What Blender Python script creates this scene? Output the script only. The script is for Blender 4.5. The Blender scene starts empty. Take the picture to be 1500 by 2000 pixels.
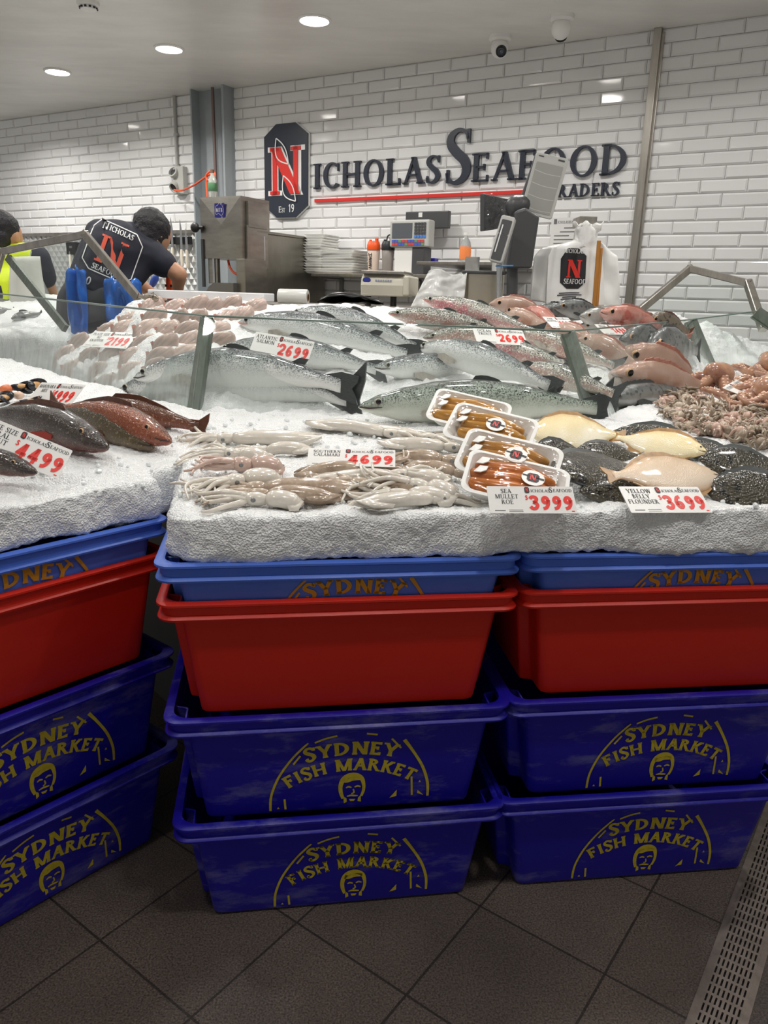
import bpy, bmesh, math, random
import numpy as np
from mathutils import Vector, Matrix, noise
from mathutils.bvhtree import BVHTree
random.seed(7)
PI = math.pi
R = math.radians
C = bpy.context.scene.collection
SC = bpy.context.scene
# ------------------------------------------------------------------ camera
CAM_H = 1.28
F_PX, PITCH, ROLL = 1500.0, R(15.66), R(1.69)
_f = Vector((0, math.cos(PITCH), -math.sin(PITCH))); _u = Vector((0, math.sin(PITCH), math.cos(PITCH))); _r = Vector((1, 0, 0))
AXR = _r*math.cos(ROLL)+_u*math.sin(ROLL); AXU = -_r*math.sin(ROLL)+_u*math.cos(ROLL); AXF = _f
EYE = Vector((0, 0, CAM_H))
cd = bpy.data.cameras.new('camera'); cam = bpy.data.objects.new('camera', cd); C.objects.link(cam)
cd.sensor_fit = 'VERTICAL'; cd.sensor_height = 32; cd.lens = 24; cd.clip_start = .05
m = Matrix((AXR, AXU, -AXF)).transposed().to_4x4(); m.translation = EYE; cam.matrix_world = m
SC.camera = cam
# ------------------------------------------------------------------ world, exposure, lamps
SC.view_settings.view_transform = 'Standard'; SC.view_settings.look = 'None'; SC.view_settings.gamma = 1
SC.view_settings.use_curve_mapping = False
SC.view_settings.exposure = 1.0
w = bpy.data.worlds.new('hall'); SC.world = w; w.use_nodes = True
w.node_tree.nodes['Background'].inputs[0].default_value = (1, .97, .93, 1)
w.node_tree.nodes['Background'].inputs[1].default_value = .19
CEIL = 2.847
LAMPS = [(-2.561, 6.457), (-1.537, 5.802), (-.498, 5.16),            # the three seen in the photo
         (.54, 4.50), (1.58, 3.85), (-2.45, 4.35), (-1.40, 3.70), (-.36, 3.02), (.68, 2.36), (1.75, 2.3), (-1.3, 2.0),
         (-.9, .55), (.35, .75), (1.6, .9), (-3.6, 7.12), (-3.5, 5.0)]                           # over the customers' aisle; last two added to brighten the left wall
LAMP_POWER = (8.5, 7.6, 6.4, 5.4, 5.0, 5, 4.6, 4, 4, 4, 3.5, 3, 3, 3, 10, 7)
# ------------------------------------------------------------------ pixel rays
def ray(x, y): return AXR*((x-750)/F_PX) - AXU*((y-1000)/F_PX) + AXF
def PZ(x, y, z):
    d = ray(x, y); return EYE + d*((z-CAM_H)/d.z)
def PP(x, y, P, n):
    d = ray(x, y); P = Vector(P); n = Vector(n); return EYE + d*((P-EYE).dot(n)/d.dot(n))
def PY(x, y, Y): return PP(x, y, (0, Y, 0), (0, 1, 0))
# ------------------------------------------------------------------ materials
MATS = {}
def srgb(h):
    if isinstance(h, str):
        h = [int(h[i:i+2], 16)/255 for i in (0, 2, 4)]
    return [c/12.92 if c <= .04045 else ((c+.055)/1.055)**2.4 for c in h]
def mat(name, col, rough=.5, metal=0, noise_amt=0, noise_scale=20, bump=0, bump_scale=60, spec=.5, sss=0, trans=0, alpha=1, col2=None, coat=0, stretch=None, ior=None):
    if name in MATS: return MATS[name]
    m = bpy.data.materials.new(name); m.use_nodes = True
    nt = m.node_tree; b = nt.nodes['Principled BSDF']
    c = srgb(col); b.inputs['Base Color'].default_value = (*c, 1)
    b.inputs['Roughness'].default_value = rough; b.inputs['Metallic'].default_value = metal
    b.inputs['Specular IOR Level'].default_value = spec
    b.inputs['Coat Weight'].default_value = coat; b.inputs['Coat Roughness'].default_value = .08
    if ior: b.inputs['IOR'].default_value = ior
    if sss:
        b.inputs['Subsurface Weight'].default_value = sss; b.inputs['Subsurface Radius'].default_value = (.02, .015, .012); b.inputs['Subsurface Scale'].default_value = .5
    if trans: b.inputs['Transmission Weight'].default_value = trans
    if alpha < 1: b.inputs['Alpha'].default_value = alpha
    if noise_amt or bump:
        tc = nt.nodes.new('ShaderNodeTexCoord'); src = tc.outputs['Object']
        if stretch:
            mp = nt.nodes.new('ShaderNodeMapping'); mp.inputs['Scale'].default_value = stretch
            nt.links.new(src, mp.inputs[0]); src = mp.outputs[0]
    if noise_amt:
        n = nt.nodes.new('ShaderNodeTexNoise'); n.inputs['Scale'].default_value = noise_scale; n.inputs['Detail'].default_value = 5
        n.inputs['Roughness'].default_value = .65
        nt.links.new(src, n.inputs['Vector'])
        rp = nt.nodes.new('ShaderNodeValToRGB'); rp.color_ramp.elements[0].position = .38; rp.color_ramp.elements[1].position = .66
        c2 = srgb(col2) if col2 else [x*(1-noise_amt) for x in c]
        rp.color_ramp.elements[0].color = (*c, 1); rp.color_ramp.elements[1].color = (*c2, 1)
        nt.links.new(n.outputs[0], rp.inputs[0]); nt.links.new(rp.outputs[0], b.inputs['Base Color'])
    if bump:
        n2 = nt.nodes.new('ShaderNodeTexNoise'); n2.inputs['Scale'].default_value = bump_scale; n2.inputs['Detail'].default_value = 4
        nt.links.new(src, n2.inputs['Vector'])
        bp = nt.nodes.new('ShaderNodeBump'); bp.inputs['Strength'].default_value = bump; bp.inputs['Distance'].default_value = .01
        nt.links.new(n2.outputs[0], bp.inputs['Height']); nt.links.new(bp.outputs[0], b.inputs['Normal'])
    MATS[name] = m
    return m
def emat(name, col, s):
    m = bpy.data.materials.new(name); m.use_nodes = True; b = m.node_tree.nodes['Principled BSDF']
    b.inputs['Base Color'].default_value = (*srgb(col), 1); b.inputs['Emission Color'].default_value = (*srgb(col), 1); b.inputs['Emission Strength'].default_value = s
    MATS[name] = m; return m
# ------------------------------------------------------------------ mesh builder
def smooth_path(pts, n=6):
    P = [Vector(p) for p in pts]
    if len(P) < 3: return P
    out = []
    for i in range(len(P)-1):
        a = P[max(i-1, 0)]; b = P[i]; c = P[i+1]; d = P[min(i+2, len(P)-1)]
        for k in range(n):
            t = k/n
            out.append(.5*((2*b)+(c-a)*t+(2*a-5*b+4*c-d)*t*t+(3*b-a-3*c+d)*t*t*t))
    out.append(P[-1]); return out
class MB:
    def __init__(s): s.v = []; s.f = []; s.m = []; s.M = Matrix(); s.uv = None
    def add(s, vs, fs, m=0):
        o = len(s.v); s.v += [s.M @ Vector(v) for v in vs]
        s.f += [tuple(i+o for i in f) for f in fs]; s.m += [m]*len(fs); return s
    def box(s, c, sz, m=0, rot=None):
        x, y, z = (k/2 for k in sz); rt = rot or Matrix.Identity(3); c = Vector(c)
        vs = [c+rt @ Vector((a*x, b*y, d*z)) for a in (-1, 1) for b in (-1, 1) for d in (-1, 1)]
        return s.add(vs, [(0, 1, 3, 2), (4, 6, 7, 5), (0, 4, 5, 1), (2, 3, 7, 6), (0, 2, 6, 4), (1, 5, 7, 3)], m)
    def prism(s, poly, z0, z1, m=0, fr=None):          # poly in xy, extruded in z; fr: 4x4 frame; z1 may be a list
        n = len(poly); fr = fr or Matrix()
        t = z1 if isinstance(z1, (list, tuple)) else [z1]*n; b = z0 if isinstance(z0, (list, tuple)) else [z0]*n
        vs = [fr @ Vector((p[0], p[1], b[i])) for i, p in enumerate(poly)]+[fr @ Vector((p[0], p[1], t[i])) for i, p in enumerate(poly)]
        fs = [tuple(range(n-1, -1, -1)), tuple(range(n, 2*n))]+[(i, (i+1) % n, n+(i+1) % n, n+i) for i in range(n)]
        return s.add(vs, fs, m)
    def tube(s, pts, r, n=8, m=0, flat=1.0, up=None):
        P = [Vector(p) for p in pts]; k = len(P)
        rs = r if isinstance(r, (list, tuple)) else [r]*k
        vs = []; fs = []; a = None
        for i, p in enumerate(P):
            t = (P[min(i+1, k-1)]-P[max(i-1, 0)])
            t = t.normalized() if t.length > 1e-9 else Vector((0, 0, 1))
            if a is None:
                q = Vector(up) if up else (Vector((0, 0, 1)) if abs(t.z) < .9 else Vector((1, 0, 0)))
                a = (q-t*q.dot(t)).normalized()
            else: a = (a-t*a.dot(t)).normalized()
            b = t.cross(a)
            for j in range(n):
                an = 2*PI*j/n; vs.append(p+(a*math.cos(an)*flat+b*math.sin(an))*rs[i])
        for i in range(k-1):
            for j in range(n): fs.append((i*n+j, i*n+(j+1) % n, (i+1)*n+(j+1) % n, (i+1)*n+j))
        fs.append(tuple(range(n-1, -1, -1))); fs.append(tuple((k-1)*n+j for j in range(n)))
        return s.add(vs, fs, m)
    def lathe(s, prof, n=20, m=0, fr=None):            # prof (r, z)
        fr = fr or Matrix(); k = len(prof); vs = []; fs = []
        for r_, z in prof:
            for j in range(n): vs.append(fr @ Vector((r_*math.cos(2*PI*j/n), r_*math.sin(2*PI*j/n), z)))
        for i in range(k-1):
            for j in range(n): fs.append((i*n+j, i*n+(j+1) % n, (i+1)*n+(j+1) % n, (i+1)*n+j))
        fs.append(tuple(range(n-1, -1, -1))); fs.append(tuple((k-1)*n+j for j in range(n)))
        return s.add(vs, fs, m)
    def ell(s, c, r, nu=14, nv=8, m=0, rot=None):
        rt = rot or Matrix.Identity(3); c = Vector(c); vs = [c+rt @ Vector((0, 0, -r[2]))]; fs = []
        for i in range(1, nv):
            a = -PI/2+PI*i/nv
            for j in range(nu):
                b = 2*PI*j/nu; vs.append(c+rt @ Vector((r[0]*math.cos(a)*math.cos(b), r[1]*math.cos(a)*math.sin(b), r[2]*math.sin(a))))
        vs.append(c+rt @ Vector((0, 0, r[2]))); L = len(vs)-1
        for j in range(nu):
            fs.append((0, 1+(j+1) % nu, 1+j)); fs.append((L, L-nu+j, L-nu+(j+1) % nu))
        for i in range(nv-2):
            for j in range(nu): a = 1+i*nu; fs.append((a+j, a+(j+1) % nu, a+nu+(j+1) % nu, a+nu+j))
        return s.add(vs, fs, m)
    def cap(s, a, ra, b, rb, n=12, m=0):               # capsule (for remeshed bodies)
        a = Vector(a); b = Vector(b); s.ell(a, (ra,)*3, n, 8, m); s.ell(b, (rb,)*3, n, 8, m); return s.tube([a, b], [ra, rb], n, m)
    def grid(s, fn, nu, nv, m=0, cu=False, cv=False):
        vs = [fn(i/(nu if cu else nu-1), j/(nv if cv else nv-1)) for i in range(nu) for j in range(nv)]
        fs = []
        for i in range(nu if cu else nu-1):
            for j in range(nv if cv else nv-1):
                a, b = i, (i+1) % nu; c, d = j, (j+1) % nv; fs.append((a*nv+c, b*nv+c, b*nv+d, a*nv+d))
        return s.add(vs, fs, m)
    def mesh(s, name, mats, sm=None):
        me = bpy.data.meshes.new(name); me.from_pydata([tuple(v) for v in s.v], [], s.f)
        for x in (mats if isinstance(mats, (list, tuple)) else [mats]): me.materials.append(x)
        me.polygons.foreach_set('material_index', s.m)
        if s.uv is not None:
            ul = me.uv_layers.new(name='UVMap'); li = [0]*len(me.loops); me.loops.foreach_get('vertex_index', li)
            ul.data.foreach_set('uv', [c for i in li for c in s.uv[i]])
        if sm is not None:
            me.polygons.foreach_set('use_smooth', [True]*len(me.polygons))
            if sm < 179: me.set_sharp_from_angle(angle=R(sm))
        return me
    def build(s, name, mats, parent=None, sm=None, bevel=0, seg=2, recalc=False, solid=0, sub=0):
        me = s.mesh(name, mats, sm)
        if recalc:
            bm = bmesh.new(); bm.from_mesh(me); bmesh.ops.recalc_face_normals(bm, faces=bm.faces); bm.to_mesh(me); bm.free()
        o = bpy.data.objects.new(name, me); C.objects.link(o)
        if parent: o.parent = parent
        if solid: md = o.modifiers.new('t', 'SOLIDIFY'); md.thickness = solid; md.offset = 0
        if bevel: md = o.modifiers.new('b', 'BEVEL'); md.width = bevel; md.segments = seg; md.limit_method = 'ANGLE'; md.angle_limit = R(40)
        if sub: md = o.modifiers.new('s', 'SUBSURF'); md.levels = sub; md.render_levels = sub
        return o
def remesh(mb, voxel, smooth_it=0, fac=.5, fn=None):      # union of overlapping shapes as one skin: (verts, faces)
    me = mb.mesh('tmp', []); o = bpy.data.objects.new('tmp', me); C.objects.link(o)
    md = o.modifiers.new('r', 'REMESH'); md.mode = 'VOXEL'; md.voxel_size = voxel
    if smooth_it: s_ = o.modifiers.new('s', 'SMOOTH'); s_.factor = fac; s_.iterations = smooth_it
    dg = bpy.context.evaluated_depsgraph_get(); e = o.evaluated_get(dg); t = e.to_mesh()
    vs = [v.co.copy() for v in t.vertices]; ns = [v.normal.copy() for v in t.vertices]; fs = [tuple(p.vertices) for p in t.polygons]
    e.to_mesh_clear(); bpy.data.objects.remove(o); bpy.data.meshes.remove(me)
    if fn: vs = [fn(v, n) for v, n in zip(vs, ns)]
    return vs, fs
def rm_build(mb, voxel, name, mats, parent=None, smooth_it=4, fac=.5, fn=None, mi=None):
    vs, fs = remesh(mb, voxel, smooth_it, fac, fn); q = MB(); q.add(vs, fs)
    if mi: q.m = [mi(sum((vs[i] for i in f), Vector())/len(f)) for f in fs]
    return q.build(name, mats, parent, sm=180)
def tag(o, label=None, cat=None, group=None, kind=None):
    if label: o['label'] = label
    if cat: o['category'] = cat
    if group: o['group'] = group
    if kind: o['kind'] = kind
    return o
def thing(name, label, cat, loc=(0, 0, 0), rz=0, group=None, M=None):
    o = bpy.data.objects.new(name, None); C.objects.link(o); o.empty_display_size = .05
    if M is not None: o.matrix_world = M
    else: o.location = loc; o.rotation_euler = (0, 0, rz)
    return tag(o, label, cat, group)
def dup(o, M=None, loc=None, rz=None, label=None, group=None, kids=True):
    def cp(a, par):
        c = a.copy(); C.objects.link(c)
        if par: c.parent = par; c.matrix_parent_inverse = a.matrix_parent_inverse.copy()
        for ch in a.children: cp(ch, c)
        return c
    r_ = cp(o, None)
    if M is not None: r_.matrix_world = M
    if loc is not None: r_.location = loc
    if rz is not None: r_.rotation_euler = (0, 0, rz)
    if label: r_['label'] = label
    if group: r_['group'] = group
    return r_
def schlick(nt, bump=None):                               # clear film reflection, the same from either side
    N = nt.nodes.new; L = nt.links.new; g = N('ShaderNodeNewGeometry'); d = N('ShaderNodeVectorMath'); d.operation = 'DOT_PRODUCT'; L(bump or g.outputs['Normal'], d.inputs[0]); L(g.outputs['Incoming'], d.inputs[1])
    a = N('ShaderNodeMath'); a.operation = 'ABSOLUTE'; L(d.outputs['Value'], a.inputs[0]); b = N('ShaderNodeMath'); b.operation = 'SUBTRACT'; b.inputs[0].default_value = 1; b.use_clamp = True; L(a.outputs[0], b.inputs[1])
    c = N('ShaderNodeMath'); c.operation = 'POWER'; c.inputs[1].default_value = 5; L(b.outputs[0], c.inputs[0]); e = N('ShaderNodeMath'); e.operation = 'MULTIPLY_ADD'; e.inputs[1].default_value = .94; e.inputs[2].default_value = .05; L(c.outputs[0], e.inputs[0]); return e.outputs[0]
def frame(o, x, z):                                      # 4x4 from origin, x axis, approximate z axis
    x = Vector(x).normalized(); z = Vector(z); y = z.cross(x).normalized(); z = x.cross(y)
    M = Matrix((x, y, z)).transposed().to_4x4(); M.translation = Vector(o); return M
# ------------------------------------------------------------------ lettering (stroke font built from strips)
def strip(pts, n=6, closed=False):                       # pts (x, y, w) -> outline quads
    if len(pts) > 2: pts = [tuple(v) for v in smooth_path(pts, n)]
    P = [Vector((p[0], p[1])) for p in pts]; vs = []; k = len(P)
    for i in range(k):
        t = P[min(i+1, k-1)]-P[max(i-1, 0)]; t = t.normalized() if t.length else Vector((1, 0)); q = Vector((-t.y, t.x))*pts[i][2]/2
        vs += [P[i]+q, P[i]-q]
    return vs, [(2*i, 2*i+1, 2*i+3, 2*i+2) for i in range(k-1)]
def bx(x0, y0, x1, y1): return [Vector((x0, y0)), Vector((x1, y0)), Vector((x1, y1)), Vector((x0, y1))], [(0, 1, 2, 3)]
def dg(x0, y0, x1, y1, w): return [Vector((x0-w/2, y0)), Vector((x0+w/2, y0)), Vector((x1+w/2, y1)), Vector((x1-w/2, y1))], [(0, 1, 2, 3)]
def ring(cx, cy, rx, ry, T, t, a0=0, a1=360, n=22):
    vs = []; 
    for i in range(n+1):
        a = R(a0+(a1-a0)*i/n); c, s = math.cos(a), math.sin(a)
        vs += [Vector((cx+rx*c, cy+ry*s)), Vector((cx+(rx-T)*c, cy+(ry-t)*s))]
    return vs, [(2*i, 2*i+1, 2*i+3, 2*i+2) for i in range(n)]
def glyph(ch, T, t, sf):
    S = []; h = T/2
    def ser(x, y, w=None):
        if sf:
            w = (w or T)+2*sf; y0 = 0 if y < .5 else 1-t*.8; S.append(bx(x-w/2, y0, x+w/2, y0+t*.8))
    def stem(x, w=None, y0=0, y1=1, a=True, b=True):
        w = w or T; S.append(bx(x-w/2, y0, x+w/2, y1))
        if a: ser(x, 0, w)
        if b: ser(x, 1, w)
    W = .6
    if ch == 'A':
        W = .8; S.append(dg(.09, 0, .42, 1, t*1.25)); S.append(dg(.71, 0, .40, 1, T*1.08)); S.append(bx(.2, .3, .6, .3+t)); ser(.09, 0, t); ser(.71, 0)
    elif ch == 'B':
        W = .64; stem(.14); S.append(ring(.14, .75, .36, .25, T, t, -90, 90)); S.append(ring(.14, .27, .43, .27, T, t, -90, 90))
    elif ch == 'C':
        W = .74; S.append(ring(.43, .5, .4, .52, T, t, 48, 318)); sf and S.append(bx(.66, .66, .66+t*.8, .96))
    elif ch == 'D':
        W = .84; stem(.15); S.append(ring(.2, .5, .57, .5, T, t, -90, 90)); S.append(bx(.1, 0, .25, t)); S.append(bx(.1, 1-t, .25, 1))
    elif ch in 'EF':
        W = .62; stem(.14); S.append(bx(.14, 1-t, .56, 1)); S.append(bx(.14, .48, .46, .48+t)); sf and S.append(bx(.56-t, .80, .56, 1)); sf and S.append(bx(.46-t*.8, .40, .46, .62))
        if ch == 'E': S.append(bx(.14, 0, .59, t)); sf and S.append(bx(.59-t, 0, .59, .22))
    elif ch == 'G':
        W = .78; S.append(ring(.43, .5, .4, .52, T, t, 48, 330)); S.append(bx(.68-h, .05, .68+h, .42)); ser(.68, .42)
    elif ch == 'H': W = .86; stem(.16); stem(.70); S.append(bx(.16, .5-t/2, .7, .5+t/2))
    elif ch == 'I': W = .34; stem(.17)
    elif ch == 'J': W = .4; stem(.24, y0=.1, a=False); S.append(strip([(.24, .15, T), (.2, -.08, t*1.4), (.04, -.1, t*1.4)]))
    elif ch == 'K': W = .76; stem(.15); S.append(dg(.2, .42, .6, 1, t*1.5)); S.append(dg(.66, 0, .3, .56, T*1.1)); ser(.6, 1, t); ser(.66, 0)
    elif ch == 'L': W = .6; stem(.14); S.append(bx(.14, 0, .58, t)); sf and S.append(bx(.58-t, 0, .58, .24))
    elif ch == 'M':
        W = 1.0; stem(.13, t*1.3); stem(.86); S.append(dg(.5, 0, .16, 1, T)); S.append(dg(.5, 0, .82, 1, t*1.3))
    elif ch == 'N': W = .84; stem(.14, t*1.3); stem(.70, t*1.3, a=False); S.append(dg(.68, 0, .16, 1, T*1.15))
    elif ch == 'O' or ch == 'Q':
        W = .88; S.append(ring(.44, .5, .42, .52, T, t))
        if ch == 'Q': S.append(dg(.75, -.15, .45, .15, T))
    elif ch in 'PR':
        W = .64; stem(.14); S.append(ring(.16, .74, .4, .26, T, t, -90, 90))
        if ch == 'R': W = .76; S.append(dg(.68, 0, .34, .52, T*1.1)); ser(.68, 0)
    elif ch == 'S':
        W = .58
        S.append(strip([(.49, .80, t*.9), (.44, .93, t), (.28, .98, t*1.1), (.13, .88, T*.8), (.12, .72, T), (.26, .56, T*1.1), (.42, .42, T*1.1), (.48, .24, T), (.40, .08, T*.75), (.24, .01, t*1.1), (.10, .07, t), (.06, .2, t*.9)], 5))
        if sf: S.append(bx(.47, .74, .47+t*.8, .99)); S.append(bx(.05, .01, .05+t*.8, .26))
    elif ch == 'T': W = .72; stem(.36, b=False); S.append(bx(.04, 1-t, .68, 1)); sf and (S.append(bx(.04, .8, .04+t, 1)), S.append(bx(.68-t, .8, .68, 1)))
    elif ch == 'U':
        W = .82; stem(.15, y0=.3, a=False); stem(.68, t*1.3, y0=.3, a=False); S.append(ring(.40, .32, .25+h+.02, .34, T*.8, t, 180, 360))
    elif ch == 'V': W = .8; S.append(dg(.4, 0, .12, 1, T)); S.append(dg(.4, 0, .7, 1, t*1.3)); ser(.12, 1); ser(.7, 1, t)
    elif ch == 'W':
        W = 1.1; S.append(dg(.33, 0, .1, 1, T)); S.append(dg(.33, 0, .55, 1, t*1.3)); S.append(dg(.78, 0, .55, 1, T)); S.append(dg(.78, 0, 1.0, 1, t*1.3)); ser(.1, 1); ser(.55, 1); ser(1.0, 1, t)
    elif ch == 'X': W = .8; S.append(dg(.68, 0, .14, 1, T)); S.append(dg(.12, 0, .66, 1, t*1.3)); [ser(x, y) for x in (.13, .67) for y in (0, 1)]
    elif ch == 'Y': W = .76; stem(.38, y1=.5, b=False); S.append(dg(.38, .42, .1, 1, T)); S.append(dg(.38, .42, .66, 1, t*1.3)); ser(.1, 1); ser(.66, 1, t)
    elif ch == 'Z': W = .68; S.append(bx(.06, 1-t, .6, 1)); S.append(bx(.06, 0, .62, t)); S.append(dg(.12, 0, .54, 1, T))
    elif ch == '0': W = .62; S.append(ring(.31, .5, .28, .51, T, t))
    elif ch == '1': W = .42; S.append(bx(.24-h, 0, .24+h, 1)); S.append(dg(.06, .72, .24, .98, T*.9))
    elif ch == '2': W = .62; S.append(strip([(.06, .72, T), (.14, .9, T), (.32, .93, T), (.48, .8, T), (.46, .6, T), (.28, .34, T), (.1, .1, T)])); S.append(bx(.04, 0, .58, T))
    elif ch == '3': W = .62; S.append(strip([(.06, .78, T), (.18, .92, T), (.38, .9, T), (.47, .74, T), (.36, .56, T), (.22, .53, T)])); S.append(strip([(.22, .53, T), (.42, .46, T), (.50, .28, T), (.38, .09, T), (.18, .08, T), (.05, .22, T)]))
    elif ch == '4': W = .66; S.append(bx(.42-h, 0, .42+h, 1)); S.append(bx(.03, .22, .62, .22+T*.85)); S.append(dg(.1, .28, .42, 1, T))
    elif ch == '5': W = .62; S.append(bx(.08, 1-T, .54, 1)); S.append(bx(.08, .5, .08+T, 1)); S.append(strip([(.1, .56, T), (.3, .62, T), (.48, .5, T), (.49, .25, T), (.34, .08, T), (.16, .09, T), (.05, .2, T)]))
    elif ch == '6': W = .62; S.append(ring(.31, .3, .27, .31, T, T)); S.append(strip([(.48, .93, T), (.28, .86, T), (.14, .6, T), (.12, .3, T)]))
    elif ch == '8': W = .62; S.append(ring(.31, .27, .28, .28, T, T)); S.append(ring(.31, .75, .25, .26, T, T))
    elif ch == '9': W = .62; S.append(ring(.31, .69, .27, .31, T, T)); S.append(strip([(.50, .7, T), (.47, .38, T), (.34, .14, T), (.14, .07, T)]))
    elif ch == '7': W = .6; S.append(bx(.05, 1-T, .57, 1)); S.append(dg(.2, 0, .46, 1, T))
    elif ch == '$': W = .6; s2, w2 = glyph('S', T, T, 0); S += s2; S.append(bx(.27, -.15, .33, 1.15))
    elif ch == '.': W = .24; S.append(bx(.06, 0, .06+T, T))
    elif ch == '-': W = .4; S.append(bx(.06, .4, .34, .4+T))
    else: W = .4
    return S, W
def text(mb, st, fr, h=1, T=.15, t=.06, sf=.06, sp=.06, align='l', m=0, depth=0, xs=1.0, warp=None, shear=0):
    # fr maps (x, y, z) of the lettering plane into the thing; warp(x, y) bends it
    gl = [(glyph(c, T, t, sf)) for c in st]; tot = sum(g[1]+sp for g in gl)-sp
    x = {'l': 0, 'c': -tot/2, 'r': -tot}[align]
    for S, W in gl:
        for vs, fs in S:
            q = []
            for v in vs:
                a, b = (v.x+x+shear*v.y)*h*xs, v.y*h
                q.append(warp(a, b) if warp else (a, b))
            if depth:
                n = len(q); V = [fr @ Vector((p[0], p[1], depth)) for p in q]+[fr @ Vector((p[0], p[1], 0)) for p in q]
                cnt = {}
                for f in fs:
                    for i in range(len(f)): e = (f[i], f[(i+1) % len(f)]); cnt[e] = 1
                sd = [(e[0], e[0]+n, e[1]+n, e[1]) for e in cnt if (e[1], e[0]) not in cnt]
                mb.add(V, list(fs)+sd, m)
            else: mb.add([fr @ Vector((p[0], p[1], 0)) for p in q], fs, m)
        x += W+sp
    return tot*h*xs
def poly(mb, pts, fr, m=0, depth=0):
    if depth: mb.prism(pts, 0, depth, m, fr)
    else: mb.add([fr @ Vector((p[0], p[1], 0)) for p in pts], [tuple(range(len(pts)))], m)
def line(mb, pts, w, fr, m=0, n=5, depth=0):
    vs, fs = strip([(p[0], p[1], p[2] if len(p) > 2 else w) for p in pts], n)
    mb.add([fr @ Vector((p[0], p[1], depth)) for p in vs], fs, m)
FRONT = Matrix(((1, 0, 0, 0), (0, 0, -1, 0), (0, 1, 0, 0), (0, 0, 0, 1)))     # lettering plane standing up, facing -y
def front(x, y, z): return Matrix.Translation((x, y, z)) @ FRONT
# ================================================================== the setting
def struct(name, mb, m, **k):
    o = mb.build(name, m, **k); o['kind'] = 'structure'; return o
YAW = R(30.16)
WO = Vector((1.726, 5.049, CEIL)); WD = Vector((math.cos(YAW), -math.sin(YAW), 0)); WN = Vector((-math.sin(YAW), -math.cos(YAW), 0))
def WP(px, py, off=0):                                   # wall point in wall coordinates (s along the wall, out, z)
    P = PP(px, py, WO+WN*off, WN); return (P-WO).dot(WD), off, P.z
def wall_at(s, off, z): return WO+WD*s+WN*off+Vector((0, 0, z-CEIL))
WALLM = Matrix.Translation((WO.x, WO.y, 0)) @ Matrix.Rotation(-YAW, 4, 'Z')   # local x along wall, -y into the room
# floor: dark stone tiles laid on the diagonal
def floor_mat():
    m = bpy.data.materials.new('floor_tiles'); m.use_nodes = True; nt = m.node_tree; b = nt.nodes['Principled BSDF']
    N = nt.nodes.new; L = nt.links.new
    tc = N('ShaderNodeTexCoord'); mp = N('ShaderNodeMapping'); mp.inputs['Rotation'].default_value = (0, 0, FLOOR_ROT); mp.inputs['Location'].default_value = FLOOR_OFF
    L(tc.outputs['Object'], mp.inputs[0])
    br = N('ShaderNodeTexBrick'); br.offset = 0; br.inputs['Scale'].default_value = 1; br.inputs['Brick Width'].default_value = FLOOR_T; br.inputs['Row Height'].default_value = FLOOR_T
    br.inputs['Mortar Size'].default_value = .0028; br.inputs['Mortar Smooth'].default_value = .2
    br.inputs['Color1'].default_value = (*srgb('5b534e'), 1); br.inputs['Color2'].default_value = (*srgb('544c47'), 1); br.inputs['Mortar'].default_value = (*srgb('2c2724'), 1)
    L(mp.outputs[0], br.inputs['Vector'])
    n = N('ShaderNodeTexNoise'); n.inputs['Scale'].default_value = 260; n.inputs['Detail'].default_value = 3; L(tc.outputs['Object'], n.inputs['Vector'])
    rp = N('ShaderNodeValToRGB'); rp.color_ramp.elements[0].position = .35; rp.color_ramp.elements[0].color = (.45, .45, .45, 1); rp.color_ramp.elements[1].position = .72; rp.color_ramp.elements[1].color = (1.9, 1.8, 1.7, 1)
    L(n.outputs[0], rp.inputs[0])
    n3 = N('ShaderNodeTexNoise'); n3.inputs['Scale'].default_value = 3; n3.inputs['Detail'].default_value = 5; L(tc.outputs['Object'], n3.inputs['Vector'])
    rp3 = N('ShaderNodeValToRGB'); rp3.color_ramp.elements[0].position = .3; rp3.color_ramp.elements[0].color = (.6, .6, .6, 1); rp3.color_ramp.elements[1].position = .7; rp3.color_ramp.elements[1].color = (1.15, 1.12, 1.08, 1)
    L(n3.outputs[0], rp3.inputs[0])
    a = N('ShaderNodeMix'); a.data_type = 'RGBA'; a.blend_type = 'MULTIPLY'; a.inputs[0].default_value = 1; L(br.outputs[0], a.inputs[6]); L(rp.outputs[0], a.inputs[7])
    c = N('ShaderNodeMix'); c.data_type = 'RGBA'; c.blend_type = 'MULTIPLY'; c.inputs[0].default_value = 1; L(a.outputs[2], c.inputs[6]); L(rp3.outputs[0], c.inputs[7])
    L(c.outputs[2], b.inputs['Base Color']); b.inputs['Roughness'].default_value = .55
    bp = N('ShaderNodeBump'); bp.inputs['Strength'].default_value = .5; bp.inputs['Distance'].default_value = .002; L(n.outputs[0], bp.inputs['Height']); L(bp.outputs[0], b.inputs['Normal'])
    return m
FLOOR_ROT, FLOOR_OFF, FLOOR_T = R(-42), (0, 0, 0), .3
_a = PZ(750, 1995, 0); _b = PZ(938, 1770, 0); _c = PZ(1150, 1893, 0); _d = PZ(365, 1995, 0)
_dir = (_b-_a).normalized(); FLOOR_ROT = -math.atan2(_dir.y, _dir.x)
_nrm = Vector((-_dir.y, _dir.x, 0)); FLOOR_T = abs((_d-_a).dot(_nrm))
_rm = Matrix.Rotation(FLOOR_ROT, 3, 'Z'); _q = _rm @ _b; FLOOR_OFF = (-_q.x, -_q.y, 0)
mb = MB(); mb.box((-.5, 3.6, -.05), (9, 13, .1)); struct('floor', mb, floor_mat())
# staff side stands on a raised dry platform
mb = MB(); mb.M = WALLM.copy(); mb.box((-2.6, -.95, .15), (9.0, 1.9, .3)); struct('floor_platform', mb, mat('platform', '6f6e6b', .7))
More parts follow.
